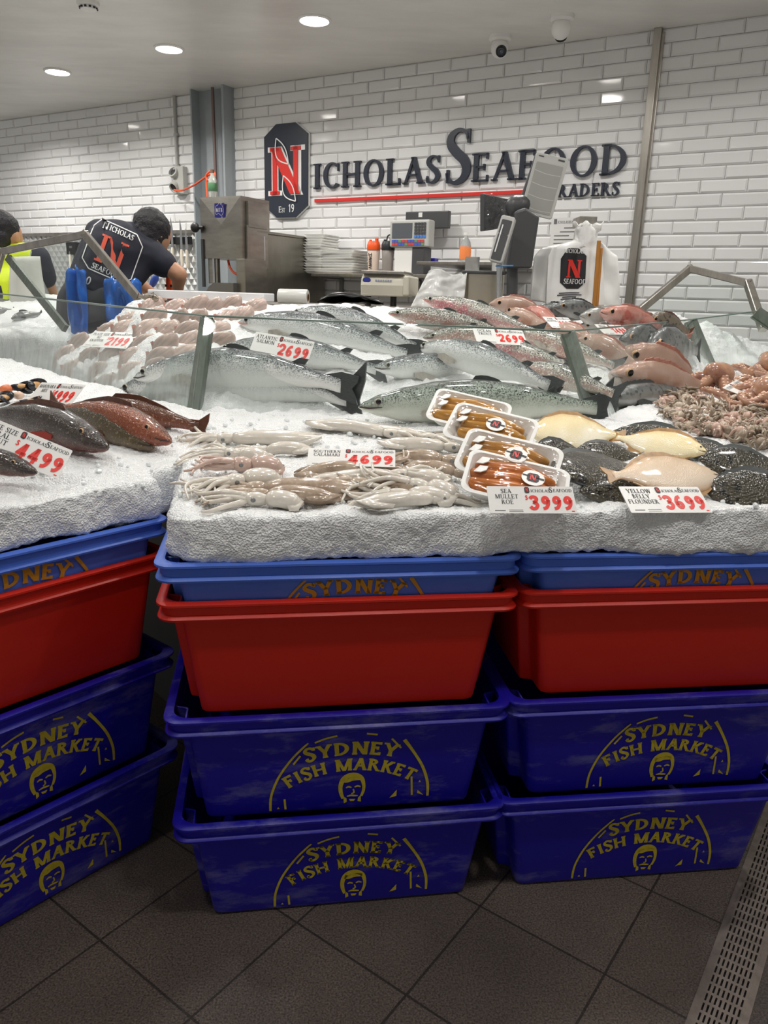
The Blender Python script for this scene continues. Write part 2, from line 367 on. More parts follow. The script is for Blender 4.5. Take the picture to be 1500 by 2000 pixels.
# ceiling
def ceil_mat():
    m = mat('ceiling_paint', 'eeede8', .32, noise_amt=.14, noise_scale=1.3, bump=.06, bump_scale=9, stretch=(.8, 2.2, 1)); return m
mb = MB(); mb.box((-.5, 3.3, CEIL+.05), (10, 13.6, .1)); struct('ceiling', mb, ceil_mat())
# tiled back wall: bevelled white tiles, each a little out of true
TW, TH, GR = .2626, .0765, .0016
mb = MB(); mb.M = WALLM.copy(); mb.box((-3.0, .055, CEIL/2), (10.5, .1, CEIL), 1)
rnd = random.Random(3)
for k in range(0, 36):
    zt = CEIL-k*TH
    for i in range(-28, 9):
        s0 = i*TW+(TW/2 if k % 2 else 0); x0, x1 = s0+GR, s0+TW-GR; z1, z0 = zt-GR, zt-TH+GR
        bw = .010; d = .005; tx, tz = rnd.gauss(0, .0018), rnd.gauss(0, .0010)
        o = [(x0, .004, z0), (x1, .004, z0), (x1, .004, z1), (x0, .004, z1)]
        q = [(x0+bw, -d+tx+tz, z0+bw), (x1-bw, -d-tx+tz, z0+bw), (x1-bw, -d-tx-tz, z1-bw), (x0+bw, -d+tx-tz, z1-bw)]
        mb.add(o+q, [(4, 5, 6, 7), (0, 1, 5, 4), (1, 2, 6, 5), (2, 3, 7, 6), (3, 0, 4, 7)], 0)
struct('wall_back', mb, [mat('white_tile_glaze', 'e6e6e6', .08, bump=.03, bump_scale=11), mat('grout', 'a3a09c', .8)])
# the hall's other walls, outside the frame
mb = MB(); mb.box((2.9, 1.5, CEIL/2), (.1, 8.0, CEIL)); struct('wall_right', mb, mat('white_paint', 'c9c8c4', .6))
# steel column on the wall
a = WP(396, 300); b = WP(460, 300)
mb = MB(); mb.M = WALLM.copy()
s0, s1 = a[0], b[0]+.0; dd = .13
for s_ in (s0+.01, s1-.01): mb.box((s_, -dd/2, CEIL/2), (.014 if s_ < s0+.02 else .02, dd, CEIL))
mb.box(((s0+s1)/2, -.03, CEIL/2), (s1-s0, .02, CEIL))
sm_ = struct('trim_1', mb, mat('grey_paint', '9aa2a6', .45, noise_amt=.08, noise_scale=6)); sm_['label'] = 'grey painted steel column standing against the tiled wall'
# stainless corner strip on the right
a = WP(1270, 240, .03); b = WP(1226, 560, .03)
mb = MB(); mb.M = WALLM.copy(); mb.box(((a[0]+b[0])/2, -.02, CEIL/2), (.045, .04, CEIL-.002)); mb.box(((a[0]+b[0])/2+.028, -.01, CEIL/2), (.02, .02, CEIL-.04))
sm_ = struct('trim_2', mb, mat('stainless', 'b9b4ac', .3, 1, noise_amt=.25, noise_scale=5, stretch=(6, 6, .6)), bevel=.003); sm_['label'] = 'stainless steel strip running up the tiled wall'
# conduit
a = WP(340, 200, .02); b = WP(346, 320, .02); s_ = (a[0]+b[0])/2
mb = MB(); mb.M = WALLM.copy(); mb.tube([(s_, -.018, CEIL), (s_, -.018, WP(346, 330, .02)[2])], .014, 10)
for z in (2.55, 2.3): mb.box((s_, -.012, z), (.045, .024, .02))
sm_ = tag(mb.build('conduit_pipe', mat('grey_pvc', 'b0b0ac', .5), sm=40), 'thin grey conduit pipe running from ceiling to power outlet', 'pipe')
a = WP(412, 250, .12)
mb = MB(); mb.M = WALLM.copy(); mb.tube([(a[0], -.09, CEIL), (a[0]+.01, -.09, WP(416, 375, .1)[2])], .013, 10)
tag(mb.build('copper_pipe', mat('dull_copper', '7d6a66', .5, .3), sm=40), 'thin brownish pipe running down inside the grey steel column', 'pipe')
# ceiling downlights
for i, (x, y) in enumerate(LAMPS):
    ld = bpy.data.lights.new('downlight_lamp', 'AREA'); ld.shape = 'DISK'; ld.size = .15; ld.energy = LAMP_POWER[i]; ld.color = (1, .97, .93); ld.spread = R(150)
    lo = bpy.data.objects.new('downlight_lamp', ld); C.objects.link(lo)
    lab = ['glowing round ceiling downlight, leftmost of the three', 'glowing round ceiling downlight, middle one of the three', 'glowing round ceiling downlight, rightmost and nearest of the three'][i] if i < 3 else 'round ceiling downlight put in outside the picture to light the room'
    t = thing('ceiling_downlight', lab, 'ceiling light', (x, y, CEIL), 0, 'recessed ceiling downlights')
    mb = MB(); mb.lathe([(.083, 0), (.10, 0), (.10, -.006), (.088, -.012), (.082, -.006)], 32); mb.build('rim', mat('white_enamel', 'f0efec', .35), t, sm=40)
    mb = MB(); mb.lathe([(.001, -.004), (.082, -.004), (.082, -.008), (.001, -.008)], 32); mb.build('diffuser', MATS.get('lamp_glow') or emat('lamp_glow', 'fffaf2', 9), t)
    lo.parent = t; lo.location = (0, 0, -.016)
# smoke detector
P = PZ(172, 4, CEIL); t = thing('smoke_detector', 'round white smoke detector on the ceiling at top left', 'smoke detector', P)
mb = MB(); mb.lathe([(.002, 0), (.062, 0), (.062, -.018), (.045, -.026), (.045, -.040), (.002, -.045)], 28); mb.build('housing', MATS['white_enamel'], t, sm=40)
mb = MB()
for k in range(12): mb.box((.046*math.cos(k*PI/6), .046*math.sin(k*PI/6), -.032), (.012, .012, .008), rot=Matrix.Rotation(k*PI/6, 3, 'Z'))
mb.build('vent_slot', mat('black_plastic', '1d1d1f', .45), t)
# security cameras
def cctv(px, py, name, label, rz, turret):
    P = PZ(px, py, CEIL); t = thing(name, label, 'security camera', P, rz)
    mb = MB(); mb.lathe([(.002, 0), (.068, 0), (.068, -.022), (.055, -.034), (.002, -.036)], 28); mb.build('mount', MATS['white_enamel'], t, sm=40)
    fr = Matrix.Translation((0, 0, -.072)) @ Matrix.Rotation(R(turret), 4, 'X')
    mb = MB(); mb.ell((0, 0, -.068), (.054, .054, .056), 24, 14); mb.build('ball_housing', MATS['white_enamel'], t, sm=180)
    mb = MB(); mb.lathe([(.002, .05), (.034, .047), (.034, .054), (.024, .058), (.002, .053)], 24, 0, fr); mb.build('lens_ring', mat('dark_lens', '20242a', .12), t, sm=40)
    mb = MB(); mb.lathe([(.002, .058), (.010, .060), (.002, .064)], 16, 0, fr); mb.build('lens', mat('lens_glint', '59616b', .05), t, sm=60)
    return t
cctv(977, 70, 'security_camera', 'white dome security camera with dark lens facing the counter, left one', R(8), 118)
t = cctv(1098, 30, 'security_camera', 'white dome security camera turned away, right one near the strip', R(165), 118)
# outlet box with orange cable
a = WP(346, 350, .05); t = thing('power_outlet', 'grey double industrial power outlet on wall below the conduit', 'power outlet', M=WALLM @ Matrix.Translation((a[0], 0, a[2])))
mb = MB(); mb.box((.02, -.03, -.01), (.12, .06, .22)); mb.build('box', mat('grey_box', 'b5b6b0', .5), t, bevel=.008)
for z, tl in ((.045, 65), (-.055, 120)):
    fr = Matrix.Translation((-.025, -.05, z)) @ Matrix.Rotation(R(tl), 4, 'X')
    mb = MB(); mb.lathe([(.002, 0), (.045, 0), (.045, .03), (.036, .034), (.034, .02), (.002, .018)], 20, 0, fr); s_ = mb.build('socket', MATS['grey_box'], t, sm=40)
    mb = MB(); mb.lathe([(.002, .0205), (.030, .022), (.002, .024)], 20, 0, fr); mb.build('socket_face', mat('dark_socket', '2b2d2e', .5), s_)
mb = MB(); mb.M = WALLM.copy(); q = [WP(x, y, o) for x, y, o in ((340, 371, .08), (355, 372, .12), (378, 362, .22), (400, 347, .3), (412, 340, .34), (420, 346, .36), (414, 353, .34), (404, 350, .33), (403, 342, .33), (412, 334, .33), (420, 340, .34), (417, 360, .34), (404, 352, .34), (405, 385, .35))]
mb.tube(smooth_path([(s, -o, z) for s, o, z in q]), .008, 8)
tag(mb.build('orange_cable', mat('orange_rubber', 'e0582c', .5), sm=60), 'orange cable looped from the wall outlet to the meat saw', 'cable')
# floor drain grate
a = PZ(1338, 2000, 0); b = PZ(1478, 1620, 0); c = PZ(1462, 2000, 0)
dr = (b-a).normalized(); nr = Vector((dr.y, -dr.x, 0)); wd = abs((c-a).dot(nr))
t = thing('floor_drain', 'long grey steel drain grate set into dark floor at lower right', 'drain grate', M=frame(a-dr*.3, dr, (0, 0, 1)))
L_ = 2.6; mm = mat('drain_steel', '8a8078', .45, .7, noise_amt=.3, noise_scale=30)
mb = MB(); mb.box((L_/2, -.006, .002), (L_, .012, .008)); mb.box((L_/2, -wd+.006, .002), (L_, .012, .008)); mb.build('frame', mm, t)
mb = MB(); mb.box((L_/2, -wd/2, -.0005+.001), (L_, wd-.02, .001)); mb.build('channel', mat('drain_dark', '14110f', .9), t)
mb = MB()
nb = 9
for k in range(nb): mb.box((L_/2, -.014-(wd-.028)*k/(nb-1), .005), (L_, .005, .006))
k = 0
while k*.026 < L_: mb.box((k*.026, -wd/2, .005), (.007, wd-.024, .0055)); k += 1
mb.build('bars', mm, t)
# ================================================================== crates
CH = .248
def crate_outline(a, b, st=.025, inset=.06, r=.02):
    q = [(-(a-st), -b), (a-st, -b), (a-st, -b+inset), (a, -b+inset+.008), (a, b-inset-.008), (a-st, b-inset), (a-st, b), (-(a-st), b), (-(a-st), b-inset), (-a, b-inset-.008), (-a, -b+inset+.008), (-(a-st), -b+inset)]
    out = []; n = len(q)
    for i, p in enumerate(q):
        p0 = Vector(q[i-1]); p1 = Vector(p); p2 = Vector(q[(i+1) % n])
        rr = r if i in (0, 1, 6, 7) else .006
        d0 = (p0-p1).normalized()*min(rr, (p0-p1).length*.45); d2 = (p2-p1).normalized()*min(rr, (p2-p1).length*.45)
        for t in (0, .33, .67, 1): out.append(tuple((p1+d0)*(1-t)**2+p1*2*t*(1-t)+(p1+d2)*t*t))
    return out
def rect_outline(a, b, r=.035, n=6):
    out = []
    for cx, cy, s in ((-a+r, -b+r, 180), (a-r, -b+r, 270), (a-r, b-r, 0), (-a+r, b-r, 90)):
        for i in range(n): an = R(s+90*i/(n-1)); out.append((cx+r*math.cos(an), cy+r*math.sin(an)))
    return out
AT, AB, BT, BB = .335, .300, .195, .172
def loft(mb, rings, m=0, close=False):
    n = len(rings[0]); vs = [v for r_ in rings for v in r_]; fs = []
    for i in range(len(rings)-1):
        for j in range(n): fs.append((i*n+j, i*n+(j+1) % n, (i+1)*n+(j+1) % n, (i+1)*n+j))
    if close: fs.append(tuple(range(n-1, -1, -1)))
    mb.add(vs, fs, m)
def crate_mesh():
    body = MB(); rs = []
    for z, e in ((.0, -.008), (.006, -.001), (.012, 0)):
        k = z/CH; rs.append([(x, y, z) for x, y in crate_outline(AB+(AT-AB)*k+e, BB+(BT-BB)*k+e)])
    for z in (.12, CH-.012): k = z/CH; rs.append([(x, y, z) for x, y in crate_outline(AB+(AT-AB)*k, BB+(BT-BB)*k)])
    for z in (CH-.012, .12, .006): k = z/CH; rs.append([(x, y, z) for x, y in crate_outline(AB+(AT-AB)*k-.003, BB+(BT-BB)*k-.003)])
    n = len(rs[0]); loft(body, rs, 0, True); body.f.append(tuple(len(body.v)-n+i for i in range(n))); body.m.append(0)
    rim = MB(); rs = []
    for off, z in ((-.004, CH-.014), (-.004, CH-.001), (.0, CH), (.009, CH), (.0135, CH-.003), (.0135, CH-.007), (.006, CH-.011), (.005, CH-.026), (.009, CH-.028), (.0125, CH-.032), (.0115, CH-.036), (.002, CH-.038), (-.010, CH-.038)):
        rs.append([(x, y, z) for x, y in rect_outline(AT+off, BT+off)])
    loft(rim, rs)
    return body, rim
def crate_logo(mb, worn=0):
    # yellow round print on the front: arcs, two arched lines of words, a man's head
    def wz(x, z): return -(BB+(BT-BB)*z/CH)-.0012
    M_ = Matrix(((1, 0, 0, 0), (0, -(BT-BB)/CH, -1, -BB-.0012), (0, 1, 0, 0), (0, 0, 0, 1)))
    cx, cy = .0, .035
    def arch(r0):
        def f(a, b):
            th = a/r0; return ((r0+b)*math.sin(th)+cx, (r0+b)*math.cos(th)+cy-r0)
        return f
    def warp(k, base, slant):
        r0 = k
        def f(a, b):
            th = a/r0; return ((r0+b)*math.sin(th)+cx, (r0+b)*math.cos(th)-r0+base)
        return f
    text(mb, 'SYDNEY', M_, .032, .22, .17, .03, .09, 'c', warp=warp(.34, .142, 0), xs=1.2)
    text(mb, 'FISH MARKET', M_, .030, .21, .165, .03, .08, 'c', warp=warp(.24, .103, 0), xs=1.08)
    line(mb, [(-.165, .012, .005), (-.163, .05, .005), (-.148, .095, .005), (-.122, .138, .0045), (-.098, .166, .0045), (-.088, .176, .003)], .005, M_)
    line(mb, [(.165, .025, .005), (.163, .06, .006), (.150, .102, .006), (.128, .142, .006), (.108, .172, .008)], .005, M_)
    for q in ([(-.075, .176), (-.052, .185), (-.03, .19)], [(.03, .192), (.052, .188)], [(.082, .176), (.102, .152)], [(-.118, .126), (-.104, .146)], [(.128, .078), (.131, .03)], [(-.136, .04), (-.134, .014)]): line(mb, q, .0042, M_, n=4)
    for q in ([(.143, .062), (.149, .062), (.146, .068)], [(.142, .034), (.156, .028), (.143, .042)], [(.083, .026), (.098, .030), (.098, .046)], [(-.152, .016), (-.146, .016), (-.149, .021)]): poly(mb, q, M_)
    H_ = M_ @ Matrix.Translation((.004, .050, 0)) @ Matrix.Scale(.9, 4)              # a man's head: hair cap, cheeks and chin, the face left open
    line(mb, [(-.021, -.020, .007), (-.0265, -.002, .009), (-.0275, .016, .010), (-.022, .034, .012), (-.010, .044, .013), (.006, .045, .013), (.020, .036, .011), (.026, .018, .008), (.026, 0, .007), (.021, -.016, .006)], .01, H_, n=4)
    line(mb, [(-.022, .032, .012), (-.012, .030, .010), (-.002, .034, .010), (.010, .035, .010), (.020, .034, .008)], .01, H_, n=4)
    line(mb, [(-.015, .010, .003), (-.009, .013, .005), (-.002, .010, .003)], .004, H_, n=3); line(mb, [(.005, .011, .003), (.012, .014, .005), (.019, .011, .003)], .004, H_, n=3)
    line(mb, [(.002, .006, .003), (.004, -.004, .004), (-.002, -.007, .003)], .003, H_, n=3); line(mb, [(-.012, -.014, .003), (-.003, -.012, .005), (.004, -.013, .005), (.013, -.014, .003)], .0045, H_, n=3)
    poly(mb, [(-.020, -.014), (-.013, -.020), (-.012, -.030), (-.019, -.034)], H_); poly(mb, [(.020, -.012), (.014, -.020), (.013, -.030), (.021, -.032)], H_); poly(mb, [(-.007, -.022), (.008, -.023), (.004, -.029), (-.004, -.029)], H_)
def scuffed(name, col, scuff, amt):
    m = bpy.data.materials.new(name); m.use_nodes = True; nt = m.node_tree; b = nt.nodes['Principled BSDF']; N = nt.nodes.new; L = nt.links.new
    tc = N('ShaderNodeTexCoord'); n = N('ShaderNodeTexNoise'); n.inputs['Scale'].default_value = 6; n.inputs['Detail'].default_value = 8; n.inputs['Roughness'].default_value = .72
    mp = N('ShaderNodeMapping'); mp.inputs['Scale'].default_value = (.7, 1, 2.2); L(tc.outputs['Object'], mp.inputs[0])
    oi = N('ShaderNodeObjectInfo'); vm = N('ShaderNodeVectorMath'); vm.operation = 'ADD'; L(mp.outputs[0], vm.inputs[0]); mu = N('ShaderNodeMath'); mu.operation = 'MULTIPLY'; mu.inputs[1].default_value = 40; L(oi.outputs['Random'], mu.inputs[0]); L(mu.outputs[0], vm.inputs[1])
    L(vm.outputs[0], n.inputs['Vector'])
    rp = N('ShaderNodeValToRGB'); rp.color_ramp.elements[0].position = .52; rp.color_ramp.elements[1].position = .78; rp.color_ramp.elements[1].color = (amt, amt, amt, 1)
    L(n.outputs[0], rp.inputs[0]); mx = N('ShaderNodeMix'); mx.data_type = 'RGBA'; L(rp.outputs[0], mx.inputs[0]); mx.inputs[6].default_value = (*srgb(col), 1); mx.inputs[7].default_value = (*srgb(scuff), 1)
    L(mx.outputs[2], b.inputs['Base Color']); b.inputs['Roughness'].default_value = .42; MATS[name] = m; return m
CM = {'navy': scuffed('navy_plastic', '170f98', '8583ad', .8), 'red': scuffed('red_plastic', 'c4220f', 'd8402f', .2), 'blue': scuffed('light_blue_plastic', '4a70d2', '7d9ae6', .25)}
YEL = mat('yellow_print', 'c9b52c', .6, noise_amt=.25, noise_scale=60); YEL2 = mat('amber_print', 'c08a1c', .6)
cb, cr = crate_mesh(); body_me = {}; rim_me = {}
for k in CM: body_me[k] = cb.mesh('crate_body', CM[k], 35); rim_me[k] = cr.mesh('crate_rim', CM[k], 35)
lg = MB(); crate_logo(lg); logo_me = {'navy': lg.mesh('printed_logo', YEL), 'blue': lg.mesh('printed_logo', YEL2)}
def stack_axis(px, py, yaw, right=False):                # from the lowest crate's front bottom corner on the floor
    P = PZ(px, py, 0); d = Vector((math.cos(R(yaw)), math.sin(R(yaw)), 0)); n = Vector((-d.y, d.x, 0)); return P+d*((-1 if right else 1)*(AB-.025))+n*BB, d, n
def crate(ax, dx, dy, z0, yaw, kind, label):
    c = ax[0]+ax[1]*dx+ax[2]*dy
    t = thing('fish_crate', label, 'crate', (c.x, c.y, z0), R(yaw), 'stacked fish crates')
    for nm, me in (('body', body_me[kind]), ('rim', rim_me[kind])) + ((('printed_logo', logo_me[kind]),) if kind in logo_me else ()):
        o = bpy.data.objects.new(nm, me); C.objects.link(o); o.parent = t
        if nm == 'printed_logo': o['label'] = 'yellow printed round market emblem'; o.location.x = {0: .02}.get(0)
    return t
def nested(c, label):                                    # light blue crate standing inside the red one
    t = thing('fish_crate', label, 'crate', c.location+Vector((0, 0, .076)), c.rotation_euler.z, 'stacked fish crates')
    for nm, me in (('body', body_me['blue']), ('rim', rim_me['blue']), ('printed_logo', logo_me['blue'])):
        o = bpy.data.objects.new(nm, me); C.objects.link(o); o.parent = t
        if nm == 'printed_logo': o.location = (.02, -(BT-BB)/CH*.036-.0015, .036); o['label'] = 'amber printed round market emblem'
Z = (0, .237, .481, .557)
AXC, AXRT, AXL = stack_axis(424, 1788, 8.9), stack_axis(1003, 1731, 7.9), stack_axis(300, 1640, 50, True)
crate(AXC, -.008, 0, Z[0], 8.9, 'navy', 'scuffed dark blue fish crate on the floor, bottom of the middle stack')
crate(AXC, -.014, .003, Z[1], 8.7, 'navy', 'dark blue fish crate directly under the red one in the middle stack')
c_ = crate(AXC, -.016, 0, Z[2], 8.9, 'red', 'deep red fish crate in the middle stack, below the calamari ice')
nested(c_, 'light blue fish crate on top of the middle stack, under the ice')
crate(AXRT, .006, 0, Z[0], 7.9, 'navy', 'dark blue fish crate on the floor, bottom of the right stack by the drain')
crate(AXRT, .016, .002, Z[1], 8.1, 'navy', 'dark blue fish crate directly under the red one in the right stack')
c_ = crate(AXRT, .022, 0, Z[2], 7.9, 'red', 'deep red fish crate in the right stack, below the flounder ice')
nested(c_, 'light blue fish crate on top of the right stack, under the ice')
crate(AXL, 0, 0, Z[0], 50, 'navy', 'dark blue fish crate on the floor, bottom of the angled left stack')
crate(AXL, .003, .003, Z[1], 50.3, 'navy', 'dark blue fish crate directly under the red one in the angled left stack')
c_ = crate(AXL, 0, 0, Z[2], 50, 'red', 'deep red fish crate in the angled left stack')
nested(c_, 'light blue fish crate on top of the angled left stack')
# ================================================================== crushed ice and the display case
def ice_mat():
    m = bpy.data.materials.new('crushed_ice'); m.use_nodes = True; nt = m.node_tree; b = nt.nodes['Principled BSDF']; N = nt.nodes.new; L = nt.links.new
    tc = N('ShaderNodeTexCoord')
    b.inputs['Base Color'].default_value = (.92, .935, .94, 1); b.inputs['Roughness'].default_value = .28; b.inputs['Specular IOR Level'].default_value = .45
    v = N('ShaderNodeTexVoronoi'); v.inputs['Scale'].default_value = 260; L(tc.outputs['Object'], v.inputs['Vector'])
    n = N('ShaderNodeTexNoise'); n.inputs['Scale'].default_value = 190; n.inputs['Detail'].default_value = 4; L(tc.outputs['Object'], n.inputs['Vector'])
    ad = N('ShaderNodeMath'); ad.operation = 'ADD'; L(v.outputs['Distance'], ad.inputs[0]); L(n.outputs[0], ad.inputs[1])
    bp = N('ShaderNodeBump'); bp.inputs['Strength'].default_value = .65; bp.inputs['Distance'].default_value = .005; L(ad.outputs[0], bp.inputs['Height']); L(bp.outputs[0], b.inputs['Normal'])
    MATS['ice'] = m; return m
ICE = ice_mat()
def ice_fn(a1, s1, a2, s2):
    def f(v, n):
        d = noise.noise(v*s1)*a1+noise.noise(v*s2+Vector((7, 3, 1)))*a2+max(0, noise.noise(v*s2*2.1))*a2*.6
        return v+n*d
    return f
fd = Vector((math.cos(R(8.9)), math.sin(R(8.9)), 0)); fn_ = Vector((-fd.y, fd.x, 0))
f0 = AXC[0]-AXC[1]*(AT+.008)-AXC[2]*(BT+.004); f0.z = 0; f1 = AXC[0]+AXC[1]*(AT+.010)-AXC[2]*(BT+.004); f1.z = 0; rd = AXRT[1].copy(); f2 = f1+rd*.70
lr = AXL[0]+AXL[1]*(AT+.01)-AXL[2]*(BT+.010); lr.z = 0; ld = Vector((math.cos(R(50)), math.sin(R(50)), 0)); ln = Vector((-ld.y, ld.x, 0))
l1 = lr-ld*.012+ln*.012; l0 = l1-ld*1.0
G1 = Vector((-.556, 2.19, 0)); G2 = Vector((.615, 2.26, 0)); G3 = Vector((1.36, 3.28, 0)); G0 = Vector((-1.66, 3.35, 0)); G4 = Vector((1.95, 3.62, 0))
ib = .803
def P2(v): return (v.x, v.y)
def lerp(a, b, t): return a+(b-a)*t
mb = MB()
def slab(q, zs, zb=ib): mb.prism([P2(v) for v in q], zb, list(zs))
bk0 = Vector((-.47, 1.76, 0)); bk1 = Vector((.22, 1.86, 0)); bk2 = Vector((1.12, 1.97, 0))
e = fn_*.085                                              # raised lip along the front, then the bed behind it
slab([f0+fd*.05, f1, f1+e, f0+e, f0+fn_*.05], (.893, .897, .885, .882, .884)); slab([f1-rd*.01, f2, f2+e, f1+e-rd*.01], (.897, .90, .888, .885))
slab([f0+fn_*.07, f1+fn_*.07, bk1, bk0], (.882, .885, .915, .905)); slab([f1+fn_*.07-rd*.02, f2+fn_*.07, bk2, bk1-rd*.02], (.885, .89, .925, .915))
slab([f0+fn_*.045, f0+fd*.045, f0+fd*.07+fn_*.05, bk0+fd*.05, bk0], (.886, .890, .888, .91, .91))
slab([bk0-fd*.05, bk1+fd*.02, G2+Vector((.02, 0, 0)), G1-Vector((.03, 0, 0))], (.90, .912, .952, .948), .79)
slab([bk1, bk2, Vector((2.0, 3.0, 0)), G2], (.912, .925, 1.0, .95), .79); slab([G2, Vector((2.0, 3.0, 0)), G4, G3], (.95, 1.0, 1.03, 1.015), .79)
# left tray
lb_ = l1+ln*.35; 
slab([l0, l1, l1+ln*.1, l0+ln*.1], (.895, .895, .885, .885)); slab([l0+ln*.08, l1+ln*.08, l1+ln*.32, l0+ln*.4], (.885, .885, .92, .92))
slab([l1+ln*.02-ld*.1, bk0+fd*.03, G1+Vector((.03, 0, 0)), l1+ln*.45-ld*.35], (.893, .90, .95, .93), .79)
slab([l0+ln*.3, l1+ln*.3, G1+Vector((.02, 0, 0)), G0, Vector((-2.3, 2.9, 0))], (.915, .915, .95, .985, .97), .79)
vs, fs = remesh(mb, .0065, 30, .5, ice_fn(.011, 13, .0042, 95))
q = MB(); q.add(vs, fs); FICE = tag(q.build('crushed_ice', ICE, sm=180), 'crushed white ice heaped along the crates under calamari, flounder and coral trout', 'ice', kind='stuff')
BV1 = BVHTree.FromPolygons(vs, fs)
# ice inside the glass case, sloping up to the back
mb = MB()
B0 = Vector((-1.30, 3.55, 0)); B1 = Vector((.1, 3.30, 0)); B2 = Vector((1.35, 3.72, 0)); B25 = Vector((.75, 3.42, 0))
ic = Vector((.0, .03, 0))
slab([G1+ic, G2+ic, B25, B1], (.938, .94, 1.242, 1.238), .74)
slab([G1+ic-Vector((.03, 0, 0)), G1+ic+Vector((.5, .01, 0)), B1, Vector((-.75, 3.42, 0))], (.938, .938, 1.242, 1.245), .74)
slab([G1+ic-Vector((.0, -.02, 0)), Vector((-.70, 3.42, 0)), Vector((-1.12, 3.5, 0)), G0+Vector((.16, .1, 0))], (.935, 1.245, 1.235, .96), .74)
slab([G2+ic, G3+Vector((-.02, .03, 0)), B2, B25-Vector((.05, 0, 0))], (.94, 1.02, 1.245, 1.242), .74)
slab([G3+Vector((-.05, .03, 0)), G4+Vector((0, .03, 0)), Vector((1.9, 3.95, 0)), B2], (1.02, 1.03, 1.1, 1.245), .74)
vs2, fs2 = remesh(mb, .012, 6, .5, ice_fn(.018, 9, .011, 48))
q = MB(); q.add(vs2, fs2); tag(q.build('crushed_ice', ICE, sm=180), 'crushed ice slope behind the glass carrying salmon, trout and snapper', 'ice', kind='stuff')
BV2 = BVHTree.FromPolygons(vs2, fs2)
# neighbouring ice display seen through the left end glass
mb = MB(); mb.prism([(-2.9, 4.0), (-1.55, 3.75), (-1.50, 4.5), (-2.7, 5.0)], .8, [1.08, 1.04, 1.22, 1.24])
vs3, fs3 = remesh(mb, .02, 5, .5, ice_fn(.02, 7, .01, 30))
q = MB(); q.add(vs3, fs3); tag(q.build('crushed_ice', ICE, sm=180), 'ice bed of the next display seen through the glass at far left', 'ice', kind='stuff')
BV3 = BVHTree.FromPolygons(vs3, fs3)
def hit(px, py, which=0, dz=0):
    d = ray(px, py).normalized(); best = None
    for bv in ([BV1, BV2, BV3] if which == 0 else [[BV1], [BV2], [BV3], [BV1, BV2]][which-1]):
        h = bv.ray_cast(EYE, d)
        if h[0] is not None and (best is None or h[3] < best[3]): best = h
    if best is None: return None, None
    n = best[1]
    return best[0], n
# the case itself: steel body, glass panes and posts
def glass_mat(name, tint, fog):
    m = bpy.data.materials.new(name); m.use_nodes = True; nt = m.node_tree; nt.nodes.clear(); N = nt.nodes.new; L = nt.links.new
    out = N('ShaderNodeOutputMaterial'); tr = N('ShaderNodeBsdfTransparent'); tr.inputs[0].default_value = (*tint, 1); gl = N('ShaderNodeBsdfGlossy'); gl.inputs['Roughness'].default_value = .02
    mx = N('ShaderNodeMixShader'); L(schlick(nt), mx.inputs[0]); L(tr.outputs[0], mx.inputs[1]); L(gl.outputs[0], mx.inputs[2])
    if fog:
        tl = N('ShaderNodeBsdfTranslucent'); tl.inputs[0].default_value = (.80, .86, .84, 1); df = N('ShaderNodeBsdfDiffuse'); df.inputs[0].default_value = (.80, .86, .84, 1)
        fm = N('ShaderNodeMixShader'); L(tl.outputs[0], fm.inputs[1]); L(df.outputs[0], fm.inputs[2])
        tc = N('ShaderNodeTexCoord'); sp = N('ShaderNodeSeparateXYZ'); L(tc.outputs['UV'], sp.inputs[0])
        ns = N('ShaderNodeTexNoise'); ns.inputs['Scale'].default_value = 9; ns.inputs['Detail'].default_value = 6; mp = N('ShaderNodeMapping'); mp.inputs['Scale'].default_value = (6, 1, .8); L(tc.outputs['Object'], mp.inputs[0]); L(mp.outputs[0], ns.inputs['Vector'])
        mr = N('ShaderNodeMapRange'); mr.inputs[1].default_value = .75; mr.inputs[2].default_value = .05; mr.inputs[3].default_value = 0; mr.inputs[4].default_value = 1; L(sp.outputs['Y'], mr.inputs[0])
        mu = N('ShaderNodeMath'); mu.operation = 'MULTIPLY'; L(mr.outputs[0], mu.inputs[0]); L(ns.outputs[0], mu.inputs[1])
        m2 = N('ShaderNodeMath'); m2.operation = 'MULTIPLY'; m2.inputs[1].default_value = fog; L(mu.outputs[0], m2.inputs[0])
        m3 = N('ShaderNodeMixShader'); L(m2.outputs[0], m3.inputs[0]); L(mx.outputs[0], m3.inputs[1]); L(fm.outputs[0], m3.inputs[2]); L(m3.outputs[0], out.inputs[0])
    else: L(mx.outputs[0], out.inputs[0])
    MATS[name] = m; return m
GLS = glass_mat('fogged_case_glass', (.95, .98, .965), 1.15); GLM = glass_mat('case_glass', (.96, .985, .975), .35); GCL = glass_mat('clear_guard_glass', (.90, .95, .93), 0)
SS = MATS['stainless']
case = thing('display_case', 'long refrigerated fish display case with leaning glass front and posts', 'display case', (0, 2.8, 0))
case_inv = Matrix.Translation((0, -2.8, 0))
mb = MB(); mb.M = case_inv.copy()
fl = [G0, G1+Vector((0, -.12, 0)), G2+Vector((0, -.12, 0)), G3, G4, Vector((1.95, 4.0, 0)), B2+Vector((0, .05, 0)), B1+Vector((0, .05, 0)), B0+Vector((0, .05, 0))]
mb.prism([P2(v) for v in fl], 0, .735); mb.build('body', mat('case_steel', '5a5a5a', .45, .6), case)
mb = MB(); mb.M = case_inv.copy()                                    # shelf carrying the front ice, behind the crates
mb.prism([P2(v) for v in (bk0+fd*.02+fn_*.03, bk1+fn_*.03, bk2+fn_*.03, Vector((2.1, 2.5, 0)), G4, G3, G2, G1, G0, Vector((-2.4, 2.9, 0)), l0+ln*.5, l1+ln*.48)], .74, .785); mb.build('front_shelf', MATS['case_steel'], case)
